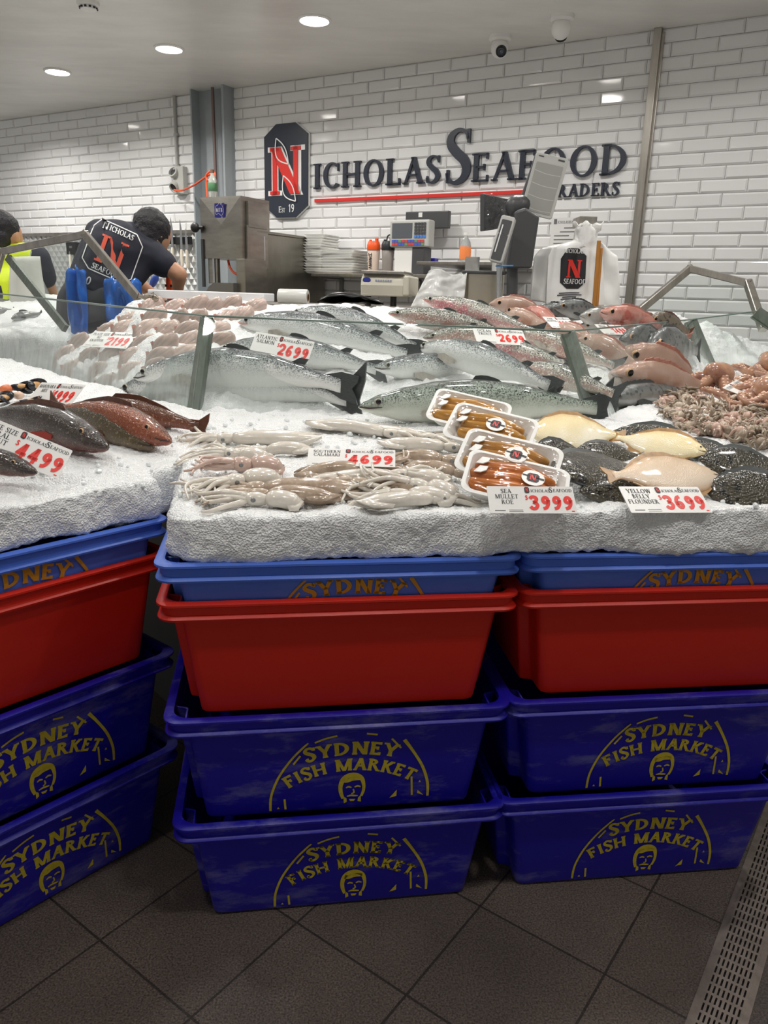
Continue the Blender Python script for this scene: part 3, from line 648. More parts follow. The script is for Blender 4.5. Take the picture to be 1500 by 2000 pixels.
post_b = [PZ(0, 690, .955), PZ(375, 800, .945), PZ(1166, 818, .945), PZ(1393, 722, 1.012)]
post_b[0] = Vector((G0.x, G0.y, .955))
def topat(px, py, Y): return PY(px, py, Y)
post_t = [PY(0, 575, G0.y+.04), PY(401, 617, post_b[1].y+.12), PY(1112, 647, post_b[2].y+.12), PY(1352, 624, post_b[3].y+.06)]
p4b = PZ(1545, 700, 1.02) ; p4t = PY(1482, 608, 3.5); p4b = Vector((2.0, 3.45, 1.03)); p4t = PY(1478, 608, 3.55)
# pane edges run on beyond the frame at the left
v0 = post_b[0]; PB = [v0+Vector((-.25, .25, 0)), post_b[1], post_b[2], post_b[3], p4b]; PT = [post_t[0]+Vector((-.12, .14, .005)), post_t[1], post_t[2], post_t[3], p4t]
for i in range(4):
    a, b, c, d = PB[i], PB[i+1], PT[i+1], PT[i]; q = MB(); q.M = case_inv.copy()
    n = (b-a).cross(d-a).normalized()*.004; dn = Vector((0, 0, -.02))
    q.add([a+dn+n, b+dn+n, c+n, d+n, a+dn-n, b+dn-n, c-n, d-n], [(0, 1, 2, 3)]); q.uv = [(0, 0), (1, 0), (1, 1), (0, 1)]*2
    o = q.build('glass_pane', GLM if i == 1 else GLS, case)
    q = MB(); q.M = case_inv.copy(); q.tube([c+n*0, d], .0032, 6); q.build('pane_edge', mat('glass_edge', '6c7c74', .2), o)
for i, (b, t_, w_) in enumerate(((post_b[1], post_t[1], .034), (post_b[2], post_t[2], .040), (post_b[3], post_t[3], .045), (p4b, p4t, .05))):
    q = MB(); q.M = case_inv.copy(); ax = (t_-b).normalized(); sd = ax.cross(Vector((0, 1, 0))).normalized(); bk = sd.cross(ax).normalized()
    if bk.y < 0: bk = -bk
    c = (b+t_)/2-ax*.02+bk*.012; L_ = (t_-b).length+.04
    rot = Matrix((sd, bk, ax)).transposed(); q.box(c, (w_, .012, L_), 0, rot); po = q.build('glass_post', mat('post_steel', '747c73', .5, .35, noise_amt=.3, noise_scale=9, stretch=(8, 8, 1)), case, bevel=.002)
    q = MB(); q.M = case_inv.copy(); q.box(c+sd*(w_*(.5 if i else -.5))+bk*.01, (.010, .03, L_), 0, rot); q.build('post_gasket', mat('dark_green_seal', '3d4a3a', .4), po)
# framed sneeze guards at both ends
def guard(name, label, pts, pane, tubes_dark=()):
    c = pts[0].copy(); t = thing(name, label, 'glass guard', c); inv = Matrix.Translation(-c)
    q = MB(); q.M = inv.copy()
    for a, b in zip(pts, pts[1:]):
        ax = (b-a).normalized(); sd = ax.cross(Vector((0, 1, .1))).normalized(); bk = sd.cross(ax); q.box((a+b)/2, (.034, .034, (b-a).length+.026), 0, Matrix((sd, bk, ax)).transposed())
    q.build('tube_frame', SS, t, bevel=.003)
    for a, b in tubes_dark:
        q = MB(); q.M = inv.copy(); ax = (b-a).normalized(); sd = ax.cross(Vector((0, 1, .1))).normalized(); bk = sd.cross(ax); q.box((a+b)/2, (.034, .02, (b-a).length), 0, Matrix((sd, bk, ax)).transposed()); q.build('side_bar', MATS['post_steel'], t)
    q = MB(); q.M = inv.copy(); q.add(pane, [tuple(range(len(pane)))]); q.build('pane', GCL, t)
    return t
a, b, c, d, e_ = PY(288, 604, 3.62), PY(166, 458, 3.80), PY(2, 492, 3.95), PY(-40, 640, 3.75), PY(128, 642, 3.58)
f_ = PY(16, 503, 3.93)
guard('glass_guard', 'slanted glass guard in a square steel frame, in front of the bending worker', [a, b, c, d], [a, b, f_, e_], [(f_, e_)])
a, b, c, d = PY(1240, 614, 3.9), PY(1347, 525, 4.0), PY(1461, 553, 3.8), PY(1490, 640, 3.6)
guard('glass_guard', 'steel framed glass guard against white tiles at right end', [a, b, c, d], [a, b, c, d])
# ================================================================== seafood
def fishmat(name, stops, spot=None, metal=.25, rough=.25, blotch=None, scale_sz=420, bump=.25, coat=.5):
    m = bpy.data.materials.new(name); m.use_nodes = True; nt = m.node_tree; b = nt.nodes['Principled BSDF']; N = nt.nodes.new; L = nt.links.new
    uv = N('ShaderNodeAttribute'); uv.attribute_name = 'UVMap'; sp = N('ShaderNodeSeparateXYZ'); L(uv.outputs['Vector'], sp.inputs[0]); tc = N('ShaderNodeTexCoord')
    n = N('ShaderNodeTexNoise'); n.inputs['Scale'].default_value = 18; n.inputs['Detail'].default_value = 4; L(tc.outputs['Object'], n.inputs['Vector'])
    ma = N('ShaderNodeMath'); ma.operation = 'MULTIPLY_ADD'; ma.inputs[1].default_value = .22; L(n.outputs[0], ma.inputs[0]); L(sp.outputs['Y'], ma.inputs[2])
    sb = N('ShaderNodeMath'); sb.operation = 'SUBTRACT'; sb.inputs[1].default_value = .11; L(ma.outputs[0], sb.inputs[0])
    rp = N('ShaderNodeValToRGB'); e = rp.color_ramp.elements
    while len(e) < len(stops): e.new(.5)
    for k, (p, c) in enumerate(stops): e[k].position = p; e[k].color = (*srgb(c), 1)
    L(sb.outputs[0], rp.inputs[0]); col = rp.outputs[0]
    def mix(fac, c):
        nonlocal col
        x = N('ShaderNodeMix'); x.data_type = 'RGBA'; L(fac, x.inputs[0]); L(col, x.inputs[6]); x.inputs[7].default_value = (*srgb(c), 1); col = x.outputs[2]
    def rampf(src, a, z):
        r = N('ShaderNodeMapRange'); r.inputs[1].default_value = a; r.inputs[2].default_value = z; L(src, r.inputs[0]); return r.outputs[0]
    if blotch:
        for (c, sc, a, z, v0, v1) in blotch:
            n2 = N('ShaderNodeTexNoise'); n2.inputs['Scale'].default_value = sc; n2.inputs['Detail'].default_value = 3; L(tc.outputs['Object'], n2.inputs['Vector'])
            f = rampf(n2.outputs[0], a, z); g = rampf(sp.outputs['Y'], v0, v1); mu = N('ShaderNodeMath'); mu.operation = 'MULTIPLY'; L(f, mu.inputs[0]); L(g, mu.inputs[1]); mix(mu.outputs[0], c)
    if spot:
        c, sc, th, vmax = spot
        v = N('ShaderNodeTexVoronoi'); v.inputs['Scale'].default_value = sc; v.inputs['Randomness'].default_value = 1; L(tc.outputs['Object'], v.inputs['Vector'])
        n4 = N('ShaderNodeTexNoise'); n4.inputs['Scale'].default_value = sc*.8; L(tc.outputs['Object'], n4.inputs['Vector'])
        f0_ = rampf(v.outputs['Distance'], th, th*.6); f1_ = rampf(n4.outputs[0], .45, .5); f2_ = rampf(sb.outputs[0], vmax, vmax-.22)
        mu = N('ShaderNodeMath'); mu.operation = 'MULTIPLY'; L(f0_, mu.inputs[0]); L(f1_, mu.inputs[1]); mu2 = N('ShaderNodeMath'); mu2.operation = 'MULTIPLY'; L(mu.outputs[0], mu2.inputs[0]); L(f2_, mu2.inputs[1]); mix(mu2.outputs[0], c)
    L(col, b.inputs['Base Color']); b.inputs['Metallic'].default_value = metal; b.inputs['Roughness'].default_value = rough; b.inputs['Coat Weight'].default_value = coat; b.inputs['Coat Roughness'].default_value = .1
    v2 = N('ShaderNodeTexVoronoi'); v2.inputs['Scale'].default_value = scale_sz; L(tc.outputs['Object'], v2.inputs['Vector'])
    bp = N('ShaderNodeBump'); bp.inputs['Strength'].default_value = bump; bp.inputs['Distance'].default_value = .002; L(v2.outputs['Distance'], bp.inputs['Height']); L(bp.outputs[0], b.inputs['Normal'])
    MATS[name] = m; return m
SALM = fishmat('salmon_skin', [(0, '2f3538'), (.19, '4a5255'), (.31, 'a3abaa'), (.45, 'e2e6e4'), (.72, 'f3f4f0'), (1, 'f5f3ee')], ('1c2023', 150, .5, .46), .1, .22, [('3c4447', 250, .50, .57, .60, .30), ('eef0ec', 210, .57, .62, .25, .5)], bump=.45)
SALG = fishmat('salmon_skin_green', [(0, '3c453f'), (.2, '5d6a60'), (.34, '9dab9f'), (.6, 'c8d0c4'), (.85, 'e0e3d8'), (1, 'e2e0d6')], ('252b27', 130, .5, .55), .12, .22, [('414b44', 250, .52, .58, .60, .30)], bump=.45)
TROU = fishmat('trout_skin', [(0, '4f5450'), (.22, '7f837c'), (.42, 'b3b2a8'), (.56, 'bfa79c'), (.7, 'c9bdb2'), (1, 'e2ddd4')], ('2c2f2b', 170, .5, .6), .3, .24, [('b99389', 14, .52, .66, .35, .5), ('e9e6da', 190, .57, .62, .1, .3), ('4d4f48', 230, .54, .6, .6, .3)], bump=.45)
TROP = fishmat('trout_skin_pink', [(0, '656963'), (.25, '8d9088'), (.42, 'c0bcb2'), (.55, 'cc9a97'), (.72, 'd8b8ae'), (1, 'e8dfd6')], ('33362f', 170, .5, .6), .3, .24, [('c97f86', 18, .5, .62, .3, .5), ('ece8de', 190, .57, .62, .1, .3), ('575850', 230, .54, .6, .5, .2)], bump=.45)
PINK = fishmat('snapper_skin', [(0, '957566'), (.2, 'a88a7a'), (.45, 'c2a899'), (.7, 'd3c2b6'), (1, 'e3d8cf')], None, .12, .27, [('a9826f', 12, .5, .65, .2, .5)])
PINR = fishmat('red_fish_skin', [(0, 'a86a5e'), (.25, 'c08577'), (.5, 'd2a598'), (.75, 'e0c5ba'), (1, 'ecdcd3')], None, .12, .27, [('b9655a', 16, .52, .66, .1, .3)])
GREY = fishmat('grey_fish_skin', [(0, '55585a'), (.3, '6b6e6e'), (.6, '8f918e'), (1, 'b4b3ad')], ('4a4c4c', 60, .5, .6), .3, .27)
SILV = fishmat('silver_fish_skin', [(0, '8b8d8a'), (.3, 'a6a8a4'), (.6, 'c3c3bd'), (1, 'd9d6cf')], None, .3, .25)
MOTT = fishmat('mottled_fish_skin', [(0, '5c5348'), (.3, '766b5c'), (.6, '90836f'), (1, 'b9ac97')], ('3b342c', 45, .55, .9), .12, .3)
CORB = fishmat('coral_trout_brown', [(0, '4a3027'), (.25, '66412f'), (.5, '7a4a35'), (.75, '8a4b38'), (1, '9a5544')], None, .1, .24, [('3b2a22', 10, .5, .64, 0, .1), ('b08a72', 160, .6, .66, 0, .1)], bump=.7, scale_sz=300)
COROR = fishmat('coral_trout_orange', [(0, '5b3526'), (.25, '8a4c33'), (.5, '98543b'), (.75, '8c4a37'), (1, '9a5a48')], None, .1, .24, [('b5795c', 170, .58, .64, 0, .1)], bump=.7, scale_sz=300)
CORD = fishmat('coral_trout_dark', [(0, '231f1d'), (.3, '3a322e'), (.55, '4e4540'), (.78, '6a4038'), (1, '8a2f28')], None, .12, .22, [('756b62', 170, .6, .66, 0, .1)], bump=.7, scale_sz=300)
CORO = fishmat('coral_trout_olive', [(0, '2b2a24'), (.3, '4a4538'), (.55, '6d5f48'), (.78, '7c6a52'), (1, '8d7a62')], None, .12, .22, [('a08c6c', 170, .58, .66, 0, .1)], bump=.7, scale_sz=300)
FLDK = fishmat('flounder_dark', [(0, '33322b'), (.3, '3f3c33'), (.6, '4a463b'), (1, '555044')], ('1d1d1b', 60, .5, 1.2), .15, .22, bump=1.0, scale_sz=170)
FLYE = fishmat('flounder_yellow', [(0, 'a8814e'), (.12, 'd9bd7e'), (.4, 'e9d8a6'), (.7, 'ecdfb9'), (1, 'd8b877')], None, .05, .3, [('f2ead2', 9, .5, .65, .3, .5)], bump=.3)
FLPK = fishmat('flounder_pink', [(0, 'b08a5c'), (.15, 'd8b58c'), (.4, 'e6cdb0'), (.7, 'ead8c4'), (1, 'd8ae84')], None, .05, .3, bump=.3)
FIN = mat('fin_dark', '4a4f4f', .3, noise_amt=.4, noise_scale=90, stretch=(1, 6, 1)); FINP = mat('fin_pink', 'c98f80', .35, noise_amt=.3, noise_scale=60); FINB = mat('fin_brown', '6b4636', .3, noise_amt=.4, noise_scale=60); FINY = mat('fin_yellow', 'b58a55', .35, noise_amt=.35, noise_scale=60)
FINL = mat('fin_pale', 'b6b0a6', .35, noise_amt=.3, noise_scale=60)
EYEW = mat('eye_ring', 'a7a595', .15, .2); EYEB = mat('eye_pupil', '0f1012', .05); EYEO = mat('eye_amber', 'c4a17c', .2)
GUM = mat('mouth_flesh', 'c9817a', .3); DARKM = mat('mouth_dark', '3b2c2a', .4)
def prof(pts, u):
    for a, b in zip(pts, pts[1:]):
        if u <= b[0]:
            t = (u-a[0])/(b[0]-a[0]); t = t*t*(3-2*t)*.6+t*.4; return [a[k]+(b[k]-a[k])*t for k in range(1, len(a))]
    return list(pts[-1][1:])
# (u, dorsal, ventral, half thickness) in fractions of length
P_SALMON = [(0, .004, .004, .004), (.02, .022, .022, .018), (.08, .05, .052, .036), (.17, .075, .082, .05), (.3, .098, .108, .062), (.45, .104, .118, .066), (.6, .088, .10, .056), (.75, .056, .06, .038), (.86, .034, .036, .02), (.93, .038, .04, .010)]
P_SNAP = [(0, .006, .006, .006), (.02, .04, .03, .028), (.09, .105, .07, .06), (.18, .155, .11, .085), (.3, .19, .145, .095), (.45, .19, .155, .09), (.6, .15, .125, .07), (.75, .085, .075, .042), (.86, .045, .045, .02), (.93, .05, .05, .010)]
P_COD = [(0, .01, .02, .01), (.03, .035, .05, .035), (.1, .075, .085, .065), (.2, .115, .115, .085), (.34, .14, .135, .092), (.5, .135, .125, .082), (.66, .1, .09, .06), (.8, .062, .055, .036), (.88, .048, .045, .022), (.94, .055, .05, .012)]
P_FLAT = [(0, .008, .008, .006), (.03, .05, .04, .022), (.1, .115, .10, .036), (.22, .185, .17, .046), (.38, .225, .215, .05), (.54, .21, .205, .044), (.68, .145, .145, .034), (.8, .07, .07, .022), (.87, .04, .04, .014), (.93, .045, .045, .008)]
def fish(name, label, group, A, B, N, prf, skin, finm, dorsal, arch=0, eye=.022, eye_at=(.075, .28), eye_m=None, tail=1.0, up=None, thin=1, gill=.19, fins='dapt', mouth=True, roll=0, cat='fish', hgt=1.0, flip=False, pect=None):
    """head at A, tail tip at B, flank towards N; the back (dorsal side) towards `up`"""
    A = Vector(A); B = Vector(B); L = (B-A).length; x = (B-A).normalized(); z = (Vector(N)-x*Vector(N).dot(x)).normalized(); y = z.cross(x)
    if up is not None and y.dot(Vector(up)) < 0: y = -y; mirror = True
    else: mirror = False
    # keep a right-handed frame: if mirrored the dorsal side is local -y
    sg = -1 if mirror else 1
    y = z.cross(x)
    M = Matrix((x, y, z)).transposed().to_4x4(); M.translation = A
    if roll: M = M @ Matrix.Rotation(R(roll)*sg, 4, 'X')
    t = thing(name, label, cat, M=M, group=group)
    def ctr(u): return arch*4*u*(1-u)*L
    nu, nv = 44, 26; mb = MB(); uv = []
    hs = hgt
    us = [(.93*(i/(nu-1))**1.25) for i in range(nu)]
    vs = []
    for u in us:
        d, v, w_ = prof(prf, u)
        g = 1-.05*math.exp(-((u-gill)/.008)**2)+.03*math.exp(-((u-gill+.03)/.03)**2)
        for j in range(nv):
            a = 2*PI*j/nv; c, s_ = math.cos(a), math.sin(a)
            gg = g if abs(c) < .75 else 1
            yy = (d if c > 0 else v)*hs*L*math.copysign(abs(c)**.92, c)*(1 if abs(c) > .8 else gg); zz = w_*thin*L*s_*gg
            if u < .11 and abs(s_) > .25: zz *= 1-.22*math.exp(-(((yy/L+.012*(1-u/.11)*0+.008))/.006)**2)
            vs.append((u*L, sg*(yy+ctr(u)), zz)); uv.append((u*L, (a if a <= PI else 2*PI-a)/PI))
    fs = []
    for i in range(nu-1):
        for j in range(nv):
            f = (i*nv+j, i*nv+(j+1) % nv, (i+1)*nv+(j+1) % nv, (i+1)*nv+j); fs.append(f if sg > 0 else f[::-1])
    mb.add(vs, fs); mb.f.append(tuple(range(nv))); mb.m.append(0); mb.f.append(tuple((nu-1)*nv+j for j in range(nv))); mb.m.append(0); mb.uv = uv
    mb.build('body', skin, t, sm=180, recalc=True)
    def plate(nm, pts, mt, z0=0, th=.006, par=t, rot=None):
        q = MB(); P_ = [(p[0]*L, sg*(p[1]*L+ctr(min(max(p[0], 0), 1)))) for p in pts]; n = len(P_)
        q.add([(p[0], p[1], z0*L+th*L/2) for p in P_]+[(p[0], p[1], z0*L-th*L/2) for p in P_], [tuple(range(n)), tuple(range(2*n-1, n-1, -1))]+[(i, n+i, n+(i+1) % n, (i+1) % n) for i in range(n)])
        return q.build(nm, mt, par, recalc=True)
    if tail:
        s = .105*tail; d8, v8, w8 = prof(prf, .88)
        plate('tail_fin', [(.87, d8*.8), (.93, .05), (1.0, s), (.995, s*.5), (.975, 0), (.99, -s*.5), (1.0, -s), (.93, -.05), (.87, -v8*.8)], finm, 0, .009)
    if prf is P_FLAT:
        for nm_, ix, sd_ in (('dorsal_fringe', 0, 1), ('anal_fringe', 1, -1)):
            us_ = [.12+.68*k/14 for k in range(15)]; plate(nm_, [(u, sd_*prof(prf, u)[ix]*hs*.92) for u in us_]+[(u, sd_*(prof(prf, u)[ix]*hs+.045*math.sin(PI*(u-.1)/.74)+.004*(k % 2))) for k, u in reversed(list(enumerate(us_)))], finm, 0, .008)
    if 'd' in fins and prf is not P_FLAT:
        d4 = prof(prf, dorsal[0])[0]; d5 = prof(prf, dorsal[1])[0]; dm = (d4+d5)/2*hs; n_ = dorsal[3] if len(dorsal) > 3 else 0
        pts = [(dorsal[0], d4*hs*.9)]
        k = n_ or 5
        for i in range(k):
            u = lerp(dorsal[0]+.01, dorsal[1], (i+.3)/k); h_ = dorsal[2]*(math.sin(PI*min(1, (i+1)/(k))*.85+.25)) + .005
            pts.append((u, prof(prf, u)[0]*hs+h_))
            if n_: pts.append((u+.012, prof(prf, u+.012)[0]*hs+h_*.7))
        pts.append((dorsal[1]+.01, d5*hs*.9)); plate('dorsal_fin', pts, finm, 0, .007)
    if 'a' in fins and prf is P_SALMON:
        d7 = prof(prf, .74)[0]; plate('adipose_fin', [(.72, d7*.8), (.755, d7+.010), (.79, d7+.010), (.775, d7*.75)], finm, 0, .008)
    if 'n' in fins:
        v7 = prof(prf, .7)[1]*hs; plate('anal_fin', [(.64, -v7*.95), (.70, -v7-.05), (.76, -v7-.02), (.75, -v7*.6)], finm, 0, .007)
    if 'p' in fins:
        w2 = prof(prf, .24)[2]*thin
        q = MB(); u0 = gill+.03
        pts = [(u0, -.03), (u0+.05, -.022), (u0+.13, -.045), (u0+.14, -.065), (u0+.08, -.075), (u0, -.05)]
        q.add([(p[0]*L, sg*(p[1]*L+ctr(p[0])), L*(w2*.98+.004+(p[0]-u0)*.10)) for p in pts]+[(p[0]*L, sg*(p[1]*L+ctr(p[0])), L*(w2*.98-.004+(p[0]-u0)*.08)) for p in pts], [tuple(range(6)), tuple(range(11, 5, -1))]+[(i, 6+i, 6+(i+1) % 6, (i+1) % 6) for i in range(6)])
        q.build('pectoral_fin', pect or finm, t, recalc=True)
    if eye:
        d_, v_, w_ = prof(prf, eye_at[0]); yy = eye_at[1]*d_*hs; zz = w_*thin*math.sqrt(max(0, 1-eye_at[1]**2))*.97
        c = Vector((eye_at[0]*L, sg*(yy*L+ctr(eye_at[0])), zz*L)); r_ = eye*L
        q = MB(); q.ell(c, (r_, r_, r_*.5), 16, 8, 0); e = q.build('eye', eye_m or EYEW, t, sm=180)
        q = MB(); q.ell(c+Vector((0, 0, r_*.28)), (r_*.74, r_*.74, r_*.36), 14, 8, 0); q.build('pupil', EYEB, e, sm=180)
    if mouth:
        pts = []
        for k in range(6):
            u = .004+.075*k/5; d_, v_, w_ = prof(prf, u); pts.append((u*L, sg*(-.008*L*min(1, k/2)+ctr(u)), w_*thin*L*.96))
        q = MB(); q.tube(pts, [.003*L*(1.3-.15*k) for k in range(6)], 6); q.build('mouth', GUM if mouth == 'pink' else DARKM, t, sm=180)
    return t
UPV = Vector((0, .35, 1))
def place(hpx, tpx, lift=.03, face=.8, which=0, lim=(.2, .8), anchor='head'):
    def at(p):
        lf = p[2] if len(p) > 2 else lift
        h, n = hit(p[0], p[1], which)
        if h is None or (which == 2 and h.y > 3.4): h = PY(p[0], p[1], 3.38); n = Vector((0, -.25, 1)).normalized()
        # raise along the ray towards the eye so the fish still lands on its pixels
        d = (EYE-h).normalized(); return h+d*(lf/max(.25, d.dot(n))), n
    a, na = at(hpx); b, nb = at(tpx); L_ = (b-a).length; T_ = min(max(L_, lim[0]), lim[1])
    if anchor == 'tail': a, b, hpx, tpx = b, a, tpx, hpx
    if abs(T_-L_) > 1e-4:                                    # a fish of believable length along the tail's ray
        d = ray(tpx[0], tpx[1]).normalized(); o = EYE-a; bb = o.dot(d); cc = o.dot(o)-T_*T_; q_ = bb*bb-cc
        s0 = (b-EYE).dot(d); rts = [-bb+math.sqrt(q_), -bb-math.sqrt(q_)] if q_ > 0 else [-bb]; b = EYE+d*min(rts, key=lambda r_: abs(r_-s0))
    if anchor == 'tail': a, b = b, a
    n = (na+nb).normalized(); v = (EYE-(a+b)/2).normalized()
    return a, b, (n*(1-face)+v*face).normalized()
def put(spec, name, label, group, hpx, tpx, **k):
    pl = {q: k.pop(q) for q in ('lift', 'face', 'which', 'lim', 'anchor') if q in k}
    s = dict(spec); s.update(k); l_ = s.pop('lim', None)
    if l_: pl.setdefault('lim', l_)
    a, b, n = place(hpx, tpx, **pl)
    return fish(name, label, group, a, b, n, up=k.get('up', UPV) if 'up' not in s else s.pop('up'), **s)
SA = dict(prf=P_SALMON, skin=SALM, finm=FIN, dorsal=(.42, .54, .010), pect=FINL, arch=.03, eye=.014, eye_at=(.065, .35), lim=(.62, .78), hgt=.78, roll=10, fins='dap')
TR = dict(prf=P_SALMON, skin=TROU, finm=FIN, dorsal=(.42, .54, .010), pect=FINL, arch=.02, eye=.016, eye_at=(.07, .35), lim=(.46, .6), hgt=.8, roll=10, fins='dap')
gs = 'Atlantic salmon on the case ice'
put(SA, 'salmon', 'silver salmon at the very back of the case, nearest the plastic roll', gs, (568, 612, .05), (832, 690, .02), which=2, tail=.6, arch=.05, lift=.04)
put(SA, 'salmon', 'long silver salmon with gaping pink mouth beside the snapper heap', gs, (466, 630, .05), (822, 703, .03), which=2, tail=.6, arch=.035, mouth='pink')
put(SA, 'salmon', 'silver salmon half hidden under the Atlantic salmon price card', gs, (424, 685), (760, 730), which=2, tail=.6, arch=.05)
put(SA, 'salmon', 'silver salmon lying behind the front left glass post, second from front', gs, (262, 738), (700, 763), which=2, tail=.5, arch=.06, lift=.05, anchor='tail')
put(SA, 'salmon', 'frontmost left salmon whose broad dark tail points right', gs, (228, 768), (716, 786), which=2, arch=.05, lift=.06, tail=1.25, anchor='tail', lim=(.62, .9))
put(SA, 'salmon', 'silver salmon in the middle with its head left, above the big greenish one', gs, (730, 718), (1010, 752), which=2, tail=.5, arch=.04, lift=.09)
put(SA, 'salmon', 'silver salmon with raised speckled dark head, right of centre under ocean trout card', gs, (817, 678, .06), (1095, 765), which=2, tail=.5, arch=.04, lift=.04)
put(SA, 'salmon', 'big greenish salmon along the front glass behind the roe trays', gs, (700, 795), (1196, 800), which=2, skin=SALG, arch=.025, lift=.05, tail=1.2)
gt = 'ocean trout on the case ice'
put(TR, 'ocean_trout', 'ocean trout with open mouth at back, left of the pink cheeked one', gt, (758, 612, .05), (1000, 652), which=2, mouth='pink', lift=.04)
put(TR, 'ocean_trout', 'topmost ocean trout with bright pink cheek and pink flank', gt, (826, 584, .06), (1060, 655), which=2, skin=TROP, lift=.05, mouth='pink')
put(TR, 'ocean_trout', 'ocean trout with its head just left of the ocean trout card', gt, (826, 660), (1030, 668), which=2, lift=.04, arch=.04)
put(TR, 'ocean_trout', 'ocean trout with rosy belly just under the ocean trout card', gt, (930, 672), (1125, 722), which=2, skin=TROP, lift=.04)
put(TR, 'ocean_trout', 'greyish ocean trout lying left of the right glass post, below the others', gt, (1010, 715), (1215, 775), which=2, lift=.04)
put(TR, 'ocean_trout', 'ocean trout passing behind the right glass post with dark back', gt, (1010, 648), (1215, 722), which=2, lift=.04)
# reef fish at the right of the case
SN = dict(prf=P_SNAP, skin=PINK, finm=FINP, dorsal=(.25, .7, .02, 8), eye=.034, eye_at=(.12, .45), eye_m=EYEO, gill=.27, lim=(.26, .48), roll=8)
gr = 'whole reef fish at the right of the case'
for nm, lab, h_, t_, kw in (
    ('red_snapper', 'large pale pink snapper head at the back, right of the topmost trout', (955, 594, .05), (1085, 618, .05), dict(hgt=.9)),
    ('red_snapper', 'brownish pink fish lying just below the large pale pink snapper', (986, 606, .05), (1085, 650, .03), dict(prf=P_COD)),
    ('red_snapper', 'pink snapper with orange eye pointing left, behind the first small price card', (1016, 610, .05), (1110, 648, .04), dict(skin=PINR)),
    ('grey_morwong', 'dark grey rounded fish at the back, left of the silvery head', (1040, 606, .05), (1155, 622, .05), dict(skin=GREY, finm=FIN, hgt=.85)),
    ('grey_morwong', 'dark grey fish behind the first, nearest the plastic bags', (1082, 600, .06), (1190, 614, .05), dict(skin=GREY, finm=FIN, hgt=.85)),
    ('silver_bream', 'silvery white fish head just left of the right stack of pink snappers', (1132, 617, .06), (1225, 642, .05), dict(skin=SILV, finm=FINL)),
    ('red_snapper', 'uppermost pink snapper of the pair at right back', (1172, 609, .07), (1300, 636, .04), dict(skin=PINR, prf=P_COD)),
    ('red_snapper', 'pink snapper just under the uppermost one at right back', (1190, 620, .06), (1345, 668, .03), dict(skin=PINR, prf=P_COD)),
    ('red_snapper', 'small red tinged snapper lowest of the three at right back', (1222, 632, .05), (1345, 682, .03), dict(skin=PINR, prf=P_COD)),
    ('mottled_rockfish', 'brown mottled rockfish at the far right of the case', (1262, 624, .05), (1352, 650, .05), dict(skin=MOTT, finm=FINB)),
    ('red_snapper', 'pink snapper with orange eye lying over the right glass post top', (1076, 643, .06), (1180, 680, .05), dict()),
    ('silver_bream', 'silver fish under the second small price card', (1130, 636, .05), (1250, 655, .04), dict(skin=SILV, finm=FINL, prf=P_COD)),
    ('red_snapper', 'pinkish brown snapper head behind the glass, upper of the two big ones', (1128, 662, .08), (1262, 725, .05), dict(eye=.03)),
    ('red_snapper', 'big pinkish brown snapper with large orange eye behind the right glass', (1202, 690, .09), (1392, 772, .06), dict(eye=.036)),
    ('red_snapper', 'pinkish snapper body lying along the foot of the right glass', (1190, 730, .07), (1395, 762, .05), dict(prf=P_COD)),
    ('grey_morwong', 'grey flat fish below the second small price card', (1210, 664, .04), (1320, 676, .03), dict(skin=GREY, finm=FIN)),
    ('grey_morwong', 'grey fish with its tail reaching towards the right end post', (1262, 684, .04), (1368, 684, .03), dict(skin=GREY, finm=FIN)),
    ('grey_morwong', 'dark grey fish low behind the glass right of the right post', (1168, 782, .03), (1345, 758, .02), dict(skin=GREY, finm=FIN, prf=P_COD, hgt=.6))):
    kw.setdefault('lift', .04); put(SN, nm, lab, gr, h_, t_, which=2, face=.92, **kw)
# plate-size snappers standing in rows, bellies up out of the ice
SNI = fishmat('plate_snapper_skin', [(0, '8d857e'), (.3, 'a89a91'), (.55, 'c3aa9f'), (.78, 'd9c4ba'), (1, 'c99c90')], None, .2, .24, None, bump=.3)
def snap_mesh():
    mb = MB(); uv = []; vs = []; nu, nv = 34, 84
    for i in range(nu):
        k = i/(nu-1); z = -.06+.150*k                        # a flat-sided fish planted upright, leaning over to a blunt point
        w_ = .062*math.sqrt(max(0, 1-max(0, (k-.42)/.58)**2.2))*(.8+.2*min(1, k/.4)); th = .031*math.sqrt(max(0, 1-max(0, (k-.35)/.65)**2.0))
        for j in range(nv):
            a = 2*PI*j/nv; ca, sa = math.cos(a), math.sin(a); x = w_*ca+.026*k*k*(1 if True else 0)+.010*k*max(0, ca); y = th*math.copysign(abs(sa)**.8, sa)
            an = math.atan2(z+.075, x+.085); fan = math.sin(an*34+5*noise.noise(Vector((x*9, z*9, 1)))); mk = abs(sa)**.7*min(1, (1-k)*5)
            y += math.copysign(.0016*fan*mk, sa); vs.append((x, y, z+.006*ca*k)); uv.append((z, min(.98, max(.02, .42+.11*fan*mk+.30*noise.noise(Vector((x*20, z*20, 5)))))))
    fs = [(i*nv+j, i*nv+(j+1) % nv, (i+1)*nv+(j+1) % nv, (i+1)*nv+j) for i in range(nu-1) for j in range(nv)]
    mb.add(vs, fs); mb.f.append(tuple((nu-1)*nv+j for j in range(nv))); mb.m.append(0); mb.uv = uv
    return mb
sm0 = snap_mesh().mesh('body', SNI, 180)
fn0 = MB(); fn0.prism([(-.03, -.02), (-.055, -.01), (-.07, .02), (-.058, .028), (-.04, .02)], -.002, .002, 0, FRONT); fnm = fn0.mesh('fin', FINP, None)
